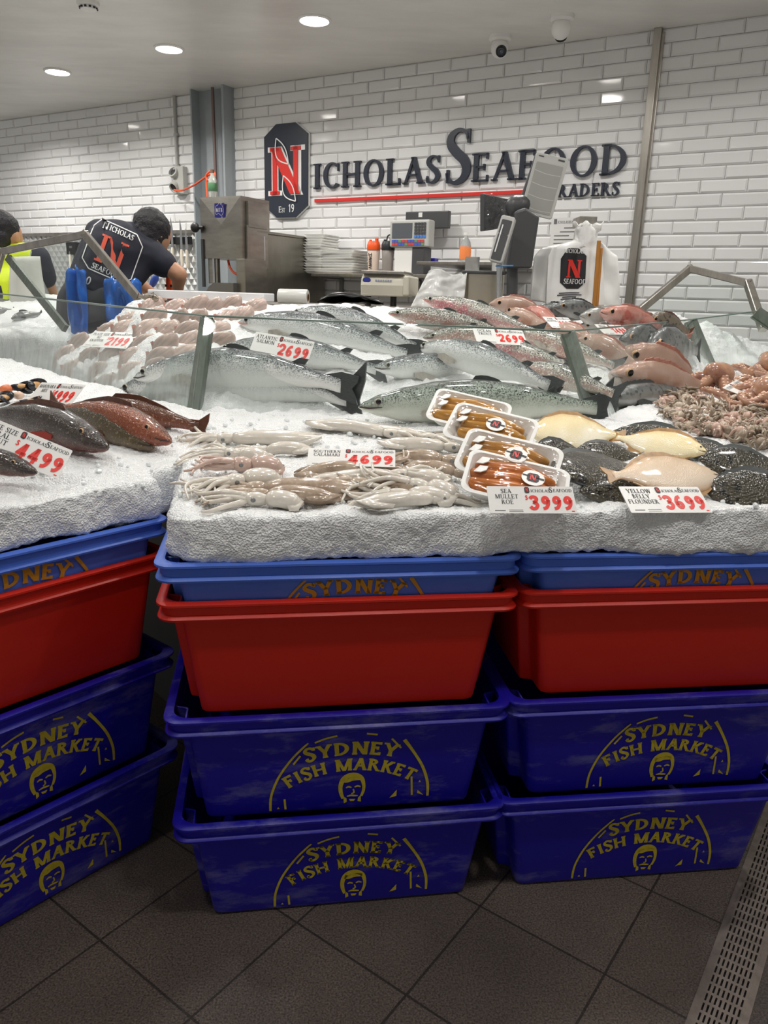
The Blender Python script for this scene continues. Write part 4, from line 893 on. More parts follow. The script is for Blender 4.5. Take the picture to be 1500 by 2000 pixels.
rows = [(599, [292, 340, 381, 412, 448, 492]), (622, [246, 298, 345, 380, 440, 470]), (645, [205, 240, 285, 325, 362, 415]), (670, [148, 196, 232, 275, 318, 366, 425]), (695, [120, 168, 212, 255, 305, 352]), (722, [92, 140, 190, 250, 300]), (752, [66, 205])]
rn = ['back', 'second', 'third', 'fourth', 'fifth', 'sixth', 'front']; on = ['first', 'second', 'third', 'fourth', 'fifth', 'sixth', 'seventh']
rnd = random.Random(11)
for ri, (py, xs) in enumerate(rows):
    for ci, px in enumerate(xs):
        h, n = hit(px+rnd.uniform(-3, 3), py+rnd.uniform(-3, 3), 2)
        if h is None: continue
        t = thing('plate_snapper', f'pale pink plate snapper standing in ice, {rn[ri]} row of the heap, {on[ci]} from left', 'fish', group='plate snappers standing in the ice',
                  M=Matrix.Translation(h+Vector((0, 0, -.016))) @ Matrix.Rotation(R(rnd.uniform(-35, 25)), 4, 'Z') @ Matrix.Rotation(R(rnd.uniform(5, 25)), 4, 'Y') @ Matrix.Rotation(R(rnd.uniform(-18, 4)), 4, 'X') @ Matrix.Scale(rnd.uniform(.66, .82), 4))
        for nm, me in (('body', sm0), ('fin', fnm)):
            o = bpy.data.objects.new(nm, me); C.objects.link(o); o.parent = t
# dark fish on the neighbouring ice, far left behind glass
for lab, h_, t_ in (('dark grey fish on the ice behind the far left glass, upper one', (-30, 612), (30, 606)), ('dark grey fish curling on the ice behind the far left glass, lower one', (22, 622), (84, 612)), ('dark grey fish lying on the ice behind the far left glass, at the picture edge', (-40, 590), (22, 588))):
    put(dict(prf=P_COD, skin=GREY, finm=FIN, dorsal=(.3, .6, .04), eye=.02), 'flathead', lab, 'dark fish on the next display', h_, t_, which=3, lift=.03)
# coral trout on the left tray
CT = dict(prf=P_COD, skin=CORB, finm=FINB, dorsal=(.3, .75, .022), eye=.016, eye_at=(.13, .55), eye_m=EYEO, gill=.26, tail=1.1, lim=(.3, .45), hgt=.72, roll=15)
gc = 'coral trout on the left ice'
put(CT, 'coral_trout', 'brown coral trout at the back with its tail pointing right to the squid', gc, (135, 805, .06), (408, 842, .02), which=1, lift=.05, arch=.05, face=.9)
put(CT, 'coral_trout', 'orange brown coral trout with its snout pointing right', gc, (334, 862, .05), (95, 800, .07), which=1, skin=COROR, arch=.04, face=.9)
put(CT, 'coral_trout', 'olive coral trout lying between the orange and the dark one', gc, (300, 872, .03), (70, 812, .08), which=1, skin=CORO, arch=.05, face=.9)
put(CT, 'coral_trout', 'dark coral trout with red belly and its mouth at centre of the left tray', gc, (211, 874, .05), (-55, 812, .05), which=1, skin=CORD, arch=.045, face=.9, pect=mat('fin_red', '9a3328', .3))
put(CT, 'coral_trout', 'dark coral trout at the left picture edge in front of its price card', gc, (72, 922, .07), (-190, 900, .07), which=1, skin=CORD, arch=.06, face=.9)
# flounders
FL = dict(prf=P_FLAT, finm=FIN, dorsal=(.2, .75, .03), eye=.012, eye_at=(.07, .5), gill=.2, tail=.8, fins='dn', lim=(.2, .34))
gf = 'yellow belly flounders on the front ice'
for lab, h_, t_, kw in (
    ('dark flounder at the back of the flounders, nearest the baby octopus', (1196, 843, .03), (1385, 872, .03), dict(skin=FLDK, hgt=.75)),
    ('dark flounder tail reaching right below the baby octopus heap', (1300, 862, .03), (1470, 898, .02), dict(skin=FLDK, hgt=.6)),
    ('flounder belly up showing yellow, at back right of the roe trays', (1030, 846, .05), (1226, 852, .03), dict(skin=FLYE, finm=FINY, arch=.03)),
    ('yellow flounder belly up with orange head pointing right', (1381, 884, .05), (1192, 852, .04), dict(skin=FLYE, finm=FINY, hgt=.8)),
    ('dark flounder right beside the second roe tray', (1042, 884, .04), (1160, 892, .03), dict(skin=FLDK)),
    ('dark flounder in the middle of the heap under the yellow one', (1126, 878, .04), (1262, 892, .03), dict(skin=FLDK, hgt=.8)),
    ('dark flounder at right edge behind the front ones', (1365, 898, .04), (1560, 925, .03), dict(skin=FLDK)),
    ('large dark flounder left of the pinkish one', (1078, 922, .05), (1275, 918, .03), dict(skin=FLDK)),
    ('pinkish yellow flounder with raised fin and pale tail pointing left', (1405, 930, .05), (1180, 928, .05), dict(skin=FLPK, finm=FINY, hgt=.9)),
    ('dark flounder in front with orange nose, behind the flounder price card', (1132, 960, .05), (1290, 957, .03), dict(skin=FLDK)),
    ('large dark flounder at right picture edge in front', (1372, 955, .05), (1600, 972, .04), dict(skin=FLDK, hgt=1.05))):
    put(FL, 'flounder', lab, gf, h_, t_, which=1, face=.45, lift=.04, **kw)
# southern calamari
SQ = mat('squid_flesh', 'e3dcd1', .2, noise_amt=.12, noise_scale=30, sss=.15, coat=.4, bump=.15, bump_scale=60); SQB = mat('squid_brown', 'c4b29f', .2, noise_amt=.3, noise_scale=26, sss=.1, coat=.4, col2='9c8672', bump=.15); SQP = mat('squid_pink', 'd3b7aa', .2, noise_amt=.15, noise_scale=24, sss=.15, coat=.4)
def squid(label, a, b, flesh, w=.034, tent=True, seed=0, lift=.016, lenk=1.0):
    rr = random.Random(seed); A, na = hit(*a, 1); B, nb = hit(*b, 1)
    if A is None or B is None: return
    A = A+na*lift; B = B+nb*lift; x = B-A; L = x.length; M = frame(A, x, (na+nb)); t = thing('calamari', label, 'squid', M=M, group='whole calamari on the ice')
    cv = rr.uniform(-.05, .05)*L
    pts = []; rs = []
    for k in range(15):
        u = k/14; pts.append((u*L, cv*4*u*(1-u), .004*math.sin(5*u))); rs.append(w/2*(.86+.2*math.sin(2.2*u+.4))*min(1, (1.04-u)*3.2)**.7*min(1, .75+u*2))
    q = MB(); q.tube(pts, rs, 14, 0, .8); q.build('mantle', flesh, t, sm=180)
    q = MB()
    for s in (-1, 1): q.add([(L*.5, cv+s*w*.3, .002), (L*.62, cv+s*w*.85, -.004), (L*.85, cv*.5+s*w*.75, -.004), (L*1.0, s*w*.1, .002), (L*.75, cv*.6+s*w*.25, .006)], [(0, 1, 2, 3, 4)])
    q.build('fin', flesh, t, sm=180, solid=.003, recalc=True)
    q = MB(); q.ell((-.022, 0, 0), (.028, w*.36, w*.34), 14, 8); q.build('head', flesh, t, sm=180)
    for s in (-1, 1): q = MB(); q.ell((-.026, s*w*.34, .004), (.005, .0035, .005), 10, 6); q.build('eye', mat('squid_eye', '7d8080', .1), t, sm=180)
    if tent:
        for k in range(9):
            an = 2*PI*k/9; y0, z0 = math.cos(an)*w*.2, math.sin(an)*w*.16; l_ = rr.uniform(.06, .12); c1 = rr.uniform(-.05, .05); c2 = rr.uniform(-.07, .07)
            P_ = smooth_path([(-.04, y0, z0), (-.04-l_*.4, y0+c1*.5, z0*1.2), (-.04-l_*.75, y0+c1+c2*.3, -.004), (-.04-l_*.9, y0+c1+c2, -.008)], 4); n_ = len(P_)
            q = MB(); q.tube(P_, [.0068*(1-.75*i/n_) for i in range(n_)], 8); q.build('tentacle', flesh, t, sm=180)
    return t
for i, (lab, a, b, f, w_) in enumerate((
    ('pale cream calamari mantle at back left of the calamari tray', (456, 866), (632, 861), SQ, .042),
    ('pale calamari with pointed end at left, behind the calamari price card', (748, 856), (600, 834), SQ, .038),
    ('pale calamari at back right, tips under the first roe tray', (826, 862), (682, 838), SQ, .036),
    ('pale calamari half hidden at left end of the calamari card', (524, 892), (612, 889), SQ, .036),
    ('pinkish calamari with thick coiled tentacles at left', (492, 922), (556, 925), SQP, .05),
    ('brownish calamari just right of the calamari price card', (862, 912), (768, 904), SQB, .045),
    ('calamari with a slim body just under the calamari card', (700, 926), (570, 938), SQB, .032),
    ('pale yellowish calamari with dark spotted tip, in the centre', (760, 940), (572, 958), SQ, .036),
    ('large brownish calamari left of centre near the front', (516, 966), (708, 962), SQB, .05),
    ('brown calamari at the front, left of centre', (522, 982), (665, 986), SQB, .042),
    ('calamari with long arms right of centre near the front', (728, 962), (880, 976), SQB, .042),
    ('pale calamari along the front edge, right of centre', (842, 990), (690, 993), SQ, .036),
    ('pale calamari along the front edge at left', (520, 990), (596, 994), SQ, .04),
    ('pale calamari leaning against the third roe tray', (800, 945), (884, 950), SQ, .04),
    ('short pale calamari lying by the lowest roe tray', (836, 968), (902, 980), SQ, .044),
    ('pale calamari behind the card with its head at right', (862, 884), (735, 872), SQ, .036),
    ('creamy calamari tangled at far left, arms over the ice edge', (478, 950), (545, 942), SQ, .046),
    ('white calamari lying left of the coiled pinkish one', (470, 900), (535, 906), SQ, .036),
    ('brownish calamari between the card and the third roe tray', (882, 932), (790, 922), SQB, .034),
    ('pale calamari in the front row next to the lowest roe tray', (800, 978), (895, 984), SQ, .036))):
    squid(lab, a, b, f, w_, seed=i*7+1)
# roe trays
def roe_tray(label, c, lift, yaw, tilt, n_roe, sticker, colr, seed):
    h, n = hit(*c, 1); h = h+Vector((0, 0, lift)); rr = random.Random(seed)
    t = thing('roe_tray', label, 'food tray', M=Matrix.Translation(h) @ Matrix.Rotation(R(yaw), 4, 'Z') @ Matrix.Rotation(R(tilt), 4, 'X') @ Matrix.Rotation(R(11), 4, 'Y'), group='wrapped trays of roe')
    W_, D_ = .098, .062; foam = mat('white_foam', 'efefec', .55); rs = []
    for a, z in ((-.018, 0), (-.016, .001), (0, .030), (.006, .031), (.006, .033), (-.002, .034), (-.018, .005), (-.022, .004)): rs.append([(x, y, z) for x, y in rect_outline(W_+a, D_+a, .022)])
    q = MB(); loft(q, rs, 0, True); k = len(rs[0]); q.f.append(tuple(len(q.v)-k+i for i in range(k))); q.m.append(0); q.build('tray', foam, t, sm=40)
    for k in range(n_roe):
        y = -.042+.084*(k+.5)/n_roe; s = rr.uniform(-.012, .012)
        P_ = smooth_path([(-.082+s, y+.004, .020), (-.04+s, y-.002, .024), (.01+s, y+.004, .025), (.05+s, y, .023), (.08+s*.5, y+.002, .018)], 5); m_ = len(P_)
        q = MB(); q.tube(P_, [.0185*math.sin(PI*min(1, .12+.84*i/(m_-1)))**.55 for i in range(m_)], 12); q.build('roe_lobe', colr, t, sm=180)
    for k in range(2):
        q = MB(); q.add([(-.086, -.006+.028*k, .034), (-.072, -.014+.028*k, .043), (-.062, -.006+.028*k, .0445), (-.060, .008+.028*k, .043), (-.076, .012+.028*k, .038)], [(0, 1, 2, 3, 4)]); q.build('absorbent_pad', foam, t, solid=.002)
    if sticker:
        fr = Matrix.Translation((sticker, .0, .0475)); q = MB(); q.lathe([(.001, 0), (.023, 0), (.023, .0006), (.001, .0006)], 28, 0, fr); s = q.build('sticker', mat('sticker_white', 'f4f3ef', .4), t); s['label'] = 'round white shop sticker'
        q = MB(); f2_ = fr @ Matrix.Translation((0, 0, .0011)); poly(q, [(-.008, .013), (.008, .013), (.012, .008), (.012, -.008), (.008, -.013), (-.008, -.013), (-.012, -.008), (-.012, .008)], f2_); poly(q, [(-.022, .002), (.022, -.003), (.022, .003), (-.022, .006)], f2_); q.build('sticker_shield', mat('ink_black', '1b1c20', .5), s)
        q = MB(); text(q, 'N', f2_ @ Matrix.Translation((-.0075, -.0085, .0006)), .017, .24, .1, .06); q.build('sticker_letter', mat('ink_red', 'e03326', .45), s)
    q = MB(); rr2 = random.Random(seed+5)
    def sk(u, v): x = (-1+2*u)*W_*.985; y = (-1+2*v)*D_*.985; e = max(abs(-1+2*u), abs(-1+2*v)); return Vector((x, y, .0345+.010*(1-e**3)+.0012*noise.noise(Vector((x*60, y*25, seed)))))
    q.grid(sk, 26, 18); q.build('cling_film', CLING, t, sm=180)
    return t
def cling_mat():
    m = bpy.data.materials.new('cling_film'); m.use_nodes = True; nt = m.node_tree; nt.nodes.clear(); N = nt.nodes.new; L = nt.links.new
    o = N('ShaderNodeOutputMaterial'); a = N('ShaderNodeBsdfTransparent'); g = N('ShaderNodeBsdfGlossy'); g.inputs['Roughness'].default_value = .06; x = N('ShaderNodeMixShader')
    tc = N('ShaderNodeTexCoord'); n = N('ShaderNodeTexNoise'); n.inputs['Scale'].default_value = 50; mp = N('ShaderNodeMapping'); mp.inputs['Scale'].default_value = (.3, 1, 1); L(tc.outputs['Object'], mp.inputs[0]); L(mp.outputs[0], n.inputs[0]); b = N('ShaderNodeBump'); b.inputs['Strength'].default_value = .7; b.inputs['Distance'].default_value = .01; L(n.outputs[0], b.inputs['Height']); L(b.outputs[0], g.inputs['Normal'])
    L(schlick(nt, b.outputs[0]), x.inputs[0]); L(a.outputs[0], x.inputs[1]); L(g.outputs[0], x.inputs[2]); L(x.outputs[0], o.inputs[0]); return m
CLING = cling_mat()
ROE1 = mat('roe_amber', 'c48a2a', .25, noise_amt=.3, noise_scale=30, sss=.1, coat=.3); ROE2 = mat('roe_orange', 'c9701c', .25, noise_amt=.3, noise_scale=30, sss=.1, coat=.3); ROE3 = mat('roe_brown', 'bd8230', .25, noise_amt=.35, noise_scale=30, sss=.1, coat=.3)
roe_tray('white foam tray of amber roe, uppermost and hindmost of the four', (912, 852), .042, -20, 30, 3, 0, ROE1, 1)
roe_tray('white foam tray of amber roe with round sticker, second from the back', (954, 893), .046, -24, 30, 3, .01, ROE1, 2)
roe_tray('white foam tray of golden roe with round sticker, third from the back', (988, 956), .042, -22, 30, 3, .012, ROE3, 3)
roe_tray('white foam tray of deep orange roe, frontmost above its price card', (1000, 986), .026, -15, 26, 3, .03, ROE2, 4)
# octopus and baby octopus
OC = mat('octopus_skin', 'b78d70', .25, noise_amt=.3, noise_scale=22, col2='8f6455', coat=.4); OCS = mat('octopus_sucker', 'e0b99f', .25, coat=.4)
def octopus(label, c, ang, seed, n=8, R0=.045, span=.2, lift=.04):
    rr = random.Random(seed); h, nn = hit(*c, 1); t = thing('octopus', label, 'octopus', h+Vector((0, 0, lift)), R(ang), 'large octopus on the right ice')
    q = MB(); q.cap((0, 0, .02), R0, (.03, .03, .03), R0*.8); rm_build(q, .008, 'head', OC, t, 6)
    for k in range(n):
        a0 = 2*PI*k/n+rr.uniform(-.2, .2); pts = []; a = a0; x, y = .03*math.cos(a), .03*math.sin(a); cu = rr.choice((-1, 1))*rr.uniform(.18, .36)
        for i in range(18):
            pts.append((x, y, .022*math.sin(i*.5+k)*(1-i/18)-.01)); st = span/12; x += st*math.cos(a); y += st*math.sin(a); a += cu*(i/9)
        q = MB(); rs = [.021*(1-.85*i/18) for i in range(18)]; q.tube(pts, rs, 10); ar = q.build('arm', OC, t, sm=180)
        q = MB()
        for i in range(1, 17):
            for s in (-.4, .4):
                p = Vector(pts[i]); d = (Vector(pts[i+1])-p).normalized(); sd = Vector((-d.y, d.x, 0)); r_ = rs[i]
                q.ell(p+sd*r_*s*(1 if cu > 0 else -1)+Vector((0, 0, r_*.86)), (r_*.36, r_*.36, r_*.26), 8, 5)
        q.build('suckers', OCS, ar, sm=180)
    return t
octopus('large pinkish octopus with curled suckered arms, left one under the upper card', (1405, 765), 160, 3, span=.16)
octopus('large octopus with orange suckers at the right picture edge', (1492, 795), 20, 5, span=.2)
octopus('octopus at the right picture edge behind the others', (1500, 738), 40, 9, span=.14)
BO = [mat('baby_octopus_tan', 'bfae9a', .22, noise_amt=.3, noise_scale=40, coat=.4), mat('baby_octopus_pink', 'c8a796', .22, noise_amt=.3, noise_scale=40, coat=.4), mat('baby_octopus_dark', '94836f', .22, noise_amt=.35, noise_scale=40, coat=.4)]
def baby(seed, mt):
    rr = random.Random(seed); t = thing('baby_octopus', 'small tan baby octopus piece in the glistening heap under the lower card', 'octopus', (0, 0, 0), 0, 'baby octopus in the heap on the right ice')
    q = MB(); q.ell((0, 0, .008), (.013, .011, .013), 12, 8); q.build('head', mt, t, sm=180)
    for k in range(6):
        a = 2*PI*k/6+rr.uniform(-.3, .3); l_ = rr.uniform(.018, .034); c = rr.uniform(-1, 1); pts = [(.006*math.cos(a), .006*math.sin(a), .006)]
        for i in range(1, 6): pts.append((pts[-1][0]+l_/5*math.cos(a+c*i*.3), pts[-1][1]+l_/5*math.sin(a+c*i*.3), .006+.008*math.sin(i*.8+k)))
        q = MB(); q.tube(pts, [.0055*(1-.15*i) for i in range(6)], 7); q.build('arm', mt, t, sm=180)
    return t
pr = [baby(i, BO[i % 3]) for i in range(6)]; first = [True]*6
pg = [(1293, 789), (1348, 777), (1420, 792), (1512, 812), (1512, 884), (1447, 868), (1367, 850), (1320, 835), (1297, 813)]
def inside(x, y):
    r_ = False
    for (x0, y0), (x1, y1) in zip(pg, pg[1:]+pg[:1]):
        if (y0 > y) != (y1 > y) and x < (x1-x0)*(y-y0)/(y1-y0)+x0: r_ = not r_
    return r_
rnd = random.Random(21); n_ = 0
while n_ < 150:
    x, y = rnd.uniform(1290, 1512), rnd.uniform(775, 886)
    if not inside(x, y): continue
    h, nn = hit(x, y, 1)
    if h is None: continue
    k = n_ % 6; M = Matrix.Translation(h+Vector((0, 0, rnd.uniform(.0, .018)))) @ Matrix.Rotation(rnd.uniform(0, 6.28), 4, 'Z') @ Matrix.Rotation(rnd.uniform(-1, 1), 4, 'X') @ Matrix.Scale(rnd.uniform(.9, 1.45), 4)
    if first[k]: pr[k].matrix_world = M; first[k] = False
    else: dup(pr[k], M=M)
    n_ += 1
# marinara mix
SHD = mat('mussel_shell', '1f2028', .25, noise_amt=.4, noise_scale=20); MUS = mat('mussel_meat', 'd3a268', .3, noise_amt=.25, noise_scale=30); SALC = mat('salmon_cube', 'e8814f', .35, noise_amt=.15, noise_scale=40); PRW = mat('prawn_meat', 'e6c6ae', .3, noise_amt=.2, noise_scale=40)
def mpos(px, py, dz, rz=0, rx=0): h, nn = hit(px, py, 1); return Matrix.Translation(h+Vector((0, 0, dz))) @ Matrix.Rotation(R(rz), 4, 'Z') @ Matrix.Rotation(R(rx), 4, 'X')
def mussel(label, M):
    t = thing('mussel', label, 'mussel', M=M, group='mussels in the marinara mix')
    def sh(s):
        def f(u, v): a = 2*PI*u; r_ = (1-abs(v*2-1)*0)*1; x = .034*math.cos(a)*v*(1.15 if math.cos(a) > 0 else .8); y = .019*math.sin(a)*v*(1+.25*math.cos(a)); return Vector((x, y, s*.013*(1-v*v)))
        return f
    for s in (1, -1): q = MB(); q.grid(sh(-s), 22, 7, cu=True); o = q.build('shell_half', SHD, t, sm=180, solid=.0015); o.rotation_euler = (0, R(-22*s), 0); o.location = (0, 0, .004*s)
    q = MB(); q.ell((.004, 0, .002), (.024, .012, .009), 14, 8); q.build('meat', MUS, t, sm=180)
for lab, x, y, dz, rz, rx in (('open mussel standing upright at right end of the marinara mix', 68, 775, .035, 60, 70), ('open mussel with tan flesh on top of the marinara mix', 40, 775, .03, 10, 30), ('dark mussel lying at the right front of the marinara mix', 58, 800, .02, 25, 10), ('open mussel at the left picture edge of the marinara mix', 6, 792, .02, 80, 30), ('dark mussel low at front of the marinara mix', 30, 812, .015, -20, 10)):
    mussel(lab, mpos(x, y, dz, rz, rx))
for nm, lab, x, y, mt, r_ in (('salmon_piece', 'bright orange salmon cube in the marinara mix', 14, 772, SALC, (.022, .016, .014)), ('prawn_piece', 'pale shelled prawn at front of the marinara mix', 45, 818, PRW, (.03, .012, .011)), ('fish_piece', 'white fish chunk in the middle of the marinara mix', 38, 785, PRW, (.018, .016, .012)), ('prawn_piece', 'orange tinted prawn at the lower left of the marinara mix', 10, 822, MUS, (.03, .013, .012)), ('squid_piece', 'pale squid strip at the right of the marinara mix', 70, 812, PRW, (.03, .008, .008))):
    q = MB(); q.ell((0, 0, 0), r_, 14, 10); o = q.build(nm, mt, sm=180); o.matrix_world = mpos(x, y, .02, random.uniform(0, 180)); tag(o, lab, 'seafood piece')
    for v in o.data.vertices: v.co += v.normal*.004*noise.noise(v.co*90)
# loose lumps of ice
q = MB(); rnd = random.Random(5)
for k in range(330):
    x, y = (rnd.uniform(330, 1500), rnd.uniform(820, 990)) if k < 260 else (rnd.uniform(0, 420), rnd.uniform(800, 960)) if k < 320 else (rnd.uniform(80, 1330), rnd.uniform(600, 790))
    h, nn = hit(x, y)
    if h is None: continue
    r_ = rnd.uniform(.003, .008); q.ell(h+nn*r_*.5, (r_*rnd.uniform(.6, 1.3), r_*rnd.uniform(.6, 1.3), r_*.8), 6, 4, 0, Matrix.Rotation(rnd.uniform(0, 6), 3, (rnd.random(), rnd.random(), 1)))
tag(q.build('ice_chips', mat('clear_ice', 'f4f8f9', .15, spec=.6), sm=30), 'loose clear chips of ice scattered over the ice beds', 'ice', kind='stuff')
# price cards
CARD = mat('card_white', 'ecebe8', .35); INK = mat('ink_dark', '26272c', .5); RED = mat('price_red', 'ea2a1f', .4); GREYI = mat('ink_grey', '6a6a70', .5)
def card(label, q, lines, price, base, lift=.012, asp=.40, tall=1.0, which=0, nlogo=True):
    """q: TL, TR, BR, BL on the photo; the card stands on the surface under `base`"""
    h, n0 = hit(*base, which) if len(base) == 2 else (PY(base[0], base[1], base[2]), None)
    h = h+(EYE-h).normalized()*lift/.5
    best = None
    for ti in range(0, 17):
        for az in range(-12, 13):
            te = R(8+ti*5); a = R(az*6); n = Vector((math.sin(a)*math.sin(te), -math.cos(a)*math.sin(te), math.cos(te)))
            P_ = [PP(x, y, h, n) for x, y in q]; u = (P_[1]-P_[0]+P_[2]-P_[3])/2; v = (P_[0]-P_[3]+P_[1]-P_[2])/2
            c = abs(u.normalized().dot(v.normalized())); e = c+.5*abs(v.length/u.length-asp)+.3*abs((P_[1]-P_[0]).length-(P_[2]-P_[3]).length)/u.length
            if best is None or e < best[0]: best = (e, n, P_, u, v)
    e, n, P_, u, v = best; W_ = u.length; H_ = v.length*tall; ctr = sum(P_, Vector())/4; x = u.normalized(); y = (v-x*v.dot(x)).normalized(); z = x.cross(y)
    o = ctr-x*W_/2+y*v.length/2-y*H_
    M = Matrix((x, y, z)).transposed().to_4x4(); M.translation = o
    t = thing('price_card', label, 'price card', M=M, group='price cards')
    b = MB(); b.prism(rect_outline(W_/2, H_/2, H_*.03, 3), -.0015, 0); b.v = [v_+Vector((W_/2, H_/2, 0)) for v_ in b.v]; b.build('board', CARD, t)
    I = Matrix.Translation((0, 0, .0006)); b = MB(); hh = H_*.155
    for k, s in enumerate(lines):
        g = sum(glyph(c_, .15, .06, .06)[1]+.08 for c_ in s); xs = min(1.0, W_*.37/(g*hh))
        text(b, s, I @ Matrix.Translation((W_*.215, H_*(.74-.2*k), 0)), hh, .16, .07, .07, .08, 'c', xs=xs)
    b.box((W_*.12, H_*.1, 0), (W_*.12, H_*.025, .0004)); b.box((W_*.3, H_*.12, 0), (W_*.16, H_*.015, .0004)); b.box((W_*.3, H_*.06, 0), (W_*.16, H_*.015, .0004))
    b.build('product_lettering', INK, t)
    b = MB(); hx = .43
    poly(b, [(W_*(hx+a), H_*c_) for a, c_ in ((0, .78), (.012, .74), (.045, .74), (.057, .78), (.057, .93), (.045, .97), (.012, .97), (0, .93))], I); text(b, 'ICHOLAS', I @ Matrix.Translation((W_*.50, H_*.78, 0)), H_*.10, .16, .07, .07, .05, xs=W_*.21/(H_*.10*4.75))
    text(b, 'S', I @ Matrix.Translation((W_*.715, H_*.77, 0)), H_*.19, .16, .08, .06); text(b, 'EAFOOD', I @ Matrix.Translation((W_*.765, H_*.79, 0)), H_*.11, .16, .07, .07, .05, xs=W_*.2/(H_*.11*4.5)); b.build('shop_logo', GREYI if not nlogo else INK, t)
    b = MB(); text(b, 'N', I @ Matrix.Translation((W_*(hx+.012), H_*.79, .0004)), H_*.14, .22, .1, .06, xs=W_*.033/(H_*.14*.84)); b.build('logo_initial', RED, t)
    b = MB(); dh = H_*.50; xs = W_*.50/(dh*(.62*len(price)+.09*(len(price)-1)))
    text(b, price, I @ Matrix.Translation((W_*.46, H_*.14, 0)), dh, .235, .2, 0, .09, xs=xs, shear=.05); text(b, '$', I @ Matrix.Translation((W_*.425, H_*.50, 0)), H_*.15, .2, .2, 0); b.box((W_*.955, H_*.08, 0), (W_*.035, H_*.04, .0005)); b.build('price_digits', RED, t)
    return t
card('white plate size snapper card priced 2199 in the snapper heap', [(186, 647), (272, 650), (247, 681), (159, 676)], ['PLATE SIZE', 'NZ', 'SNAPPER'], '2199', (205, 684), .055)
card('white marinara mix card priced 1999 beside the mussels', [(80, 746), (168, 752), (136, 792), (52, 786)], ['MARINARA', 'MIX'], '1999', (100, 800), .015, which=1)
card('white plate size coral trout card priced 4499 at left edge', [(-28, 809), (143, 881), (112, 935), (-62, 866)], ['PLATE SIZE', 'CORAL', 'TROUT'], '4499', (70, 915), .05, which=1)
card('white Atlantic salmon card priced 2699 lying on the salmon', [(500, 648), (615, 667), (600, 711), (486, 688)], ['ATLANTIC', 'SALMON'], '2699', (545, 705), .075, which=2)
card('white ocean trout card priced 2699 behind the right glass', [(920, 640), (1022, 645), (1030, 676), (934, 668)], ['OCEAN', 'TROUT'], '2699', (980, 678), .12, which=2)
card('small tilted price card beside the grey fish at back, left of two', [(1060, 620), (1108, 619), (1131, 643), (1078, 638)], ['PINK', 'SNAPPER'], '1899', (1095, 645), .11, which=2)
card('small tilted price card beside the silver fish at back, right of two', [(1160, 631), (1212, 637), (1234, 652), (1182, 655)], ['BREAM'], '1499', (1205, 660), .10, which=2)
card('white southern calamari card priced 4699 in the middle of the squid', [(603, 875), (771, 879), (773, 912), (599, 908)], ['SOUTHERN', 'CALAMARI'], '4699', (690, 920), .03, asp=.3, which=1)
card('white sea mullet roe card priced 3999 in front of the roe trays', [(946, 949), (1122, 951), (1122, 992), (960, 992)], ['SEA', 'MULLET', 'ROE'], '3999', (1040, 1000), .034, tall=1.25, asp=.3, which=1)
card('white yellow belly flounder card priced 3699 in front of the flounders', [(1208, 949), (1363, 952), (1386, 990), (1228, 992)], ['YELLOW', 'BELLY', 'FLOUNDER'], '3699', (1300, 994), .012, tall=1.25, asp=.3, which=1)
card('small price card lying on the large octopus at right, upper of two', [(1411, 757), (1439, 741), (1484, 760), (1460, 777)], ['OCTOPUS'], '2499', (1450, 775), .09, which=1)
card('small price card lying on the baby octopus heap, lower of two', [(1345, 801), (1380, 793), (1425, 812), (1392, 822)], ['BABY', 'OCTOPUS'], '1699', (1385, 815), .05, which=1)
# ================================================================== things along the tiled wall
def wt(name, label, cat, px, py, off, group=None, rz=0):
    a = WP(px, py, off); return thing(name, label, cat, group=group, M=WALLM @ Matrix.Translation((a[0], -off, a[2])) @ Matrix.Rotation(R(rz), 4, 'Z'))
def dS(x0, x1, y, off): return WP(x1, y, off)[0]-WP(x0, y, off)[0]
def dZ(y0, y1, x, off): return WP(x, y0, off)[2]-WP(x, y1, off)[2]
NAVY = mat('sign_navy', '2a303d', .35); SRED = mat('sign_red', 'd8322c', .35); SWHT = mat('sign_white', 'e4e4e2', .4); BLK = MATS['black_plastic']; WPL = mat('white_plastic', 'e9e8e4', .35); BEI = mat('beige_plastic', 'cfcabb', .4); DGR = mat('dark_grey_plastic', '47484a', .4); LGR = mat('light_grey_plastic', 'b9bab6', .4)
# shop emblem
t = wt('emblem_sign', 'navy octagonal wall emblem with a red letter and white fish outlines', 'sign', 562, 425, .012)
W_ = dS(520, 605, 330, .03); H_ = dZ(241, 425, 562, .03); cx, cz = .28*W_, .125*H_
octo = [(-W_/2+cx, 0), (W_/2-cx, 0), (W_/2, cz), (W_/2, H_-cz), (W_/2-cx, H_), (-W_/2+cx, H_), (-W_/2, H_-cz), (-W_/2, cz)]
mb = MB(); mb.prism([(x*1.025, (y-H_/2)*1.012+H_/2) for x, y in octo], 0, .014, 0, FRONT); mb.build('edge', SWHT, t)
mb = MB(); mb.prism(octo, .004, .022, 0, FRONT); mb.build('board', NAVY, t)
F_ = front(0, -.0225, 0)
nh = H_*.50; nw = nh*.84; nx = -W_*.36; nz = H_*.25
mb = MB(); text(mb, 'N', F_ @ Matrix.Translation((nx-.006, nz-.008, 0)), nh+.016, .26, .13, .09, xs=(W_*.72+.012)/(nh*.84), depth=.004); mb.build('letter_outline', SWHT, t)
mb = MB(); text(mb, 'N', F_ @ Matrix.Translation((nx, nz, .004)), nh, .23, .09, .07, xs=W_*.72/(nh*.84), depth=.006); mb.build('letter', SRED, t)
mb = MB()
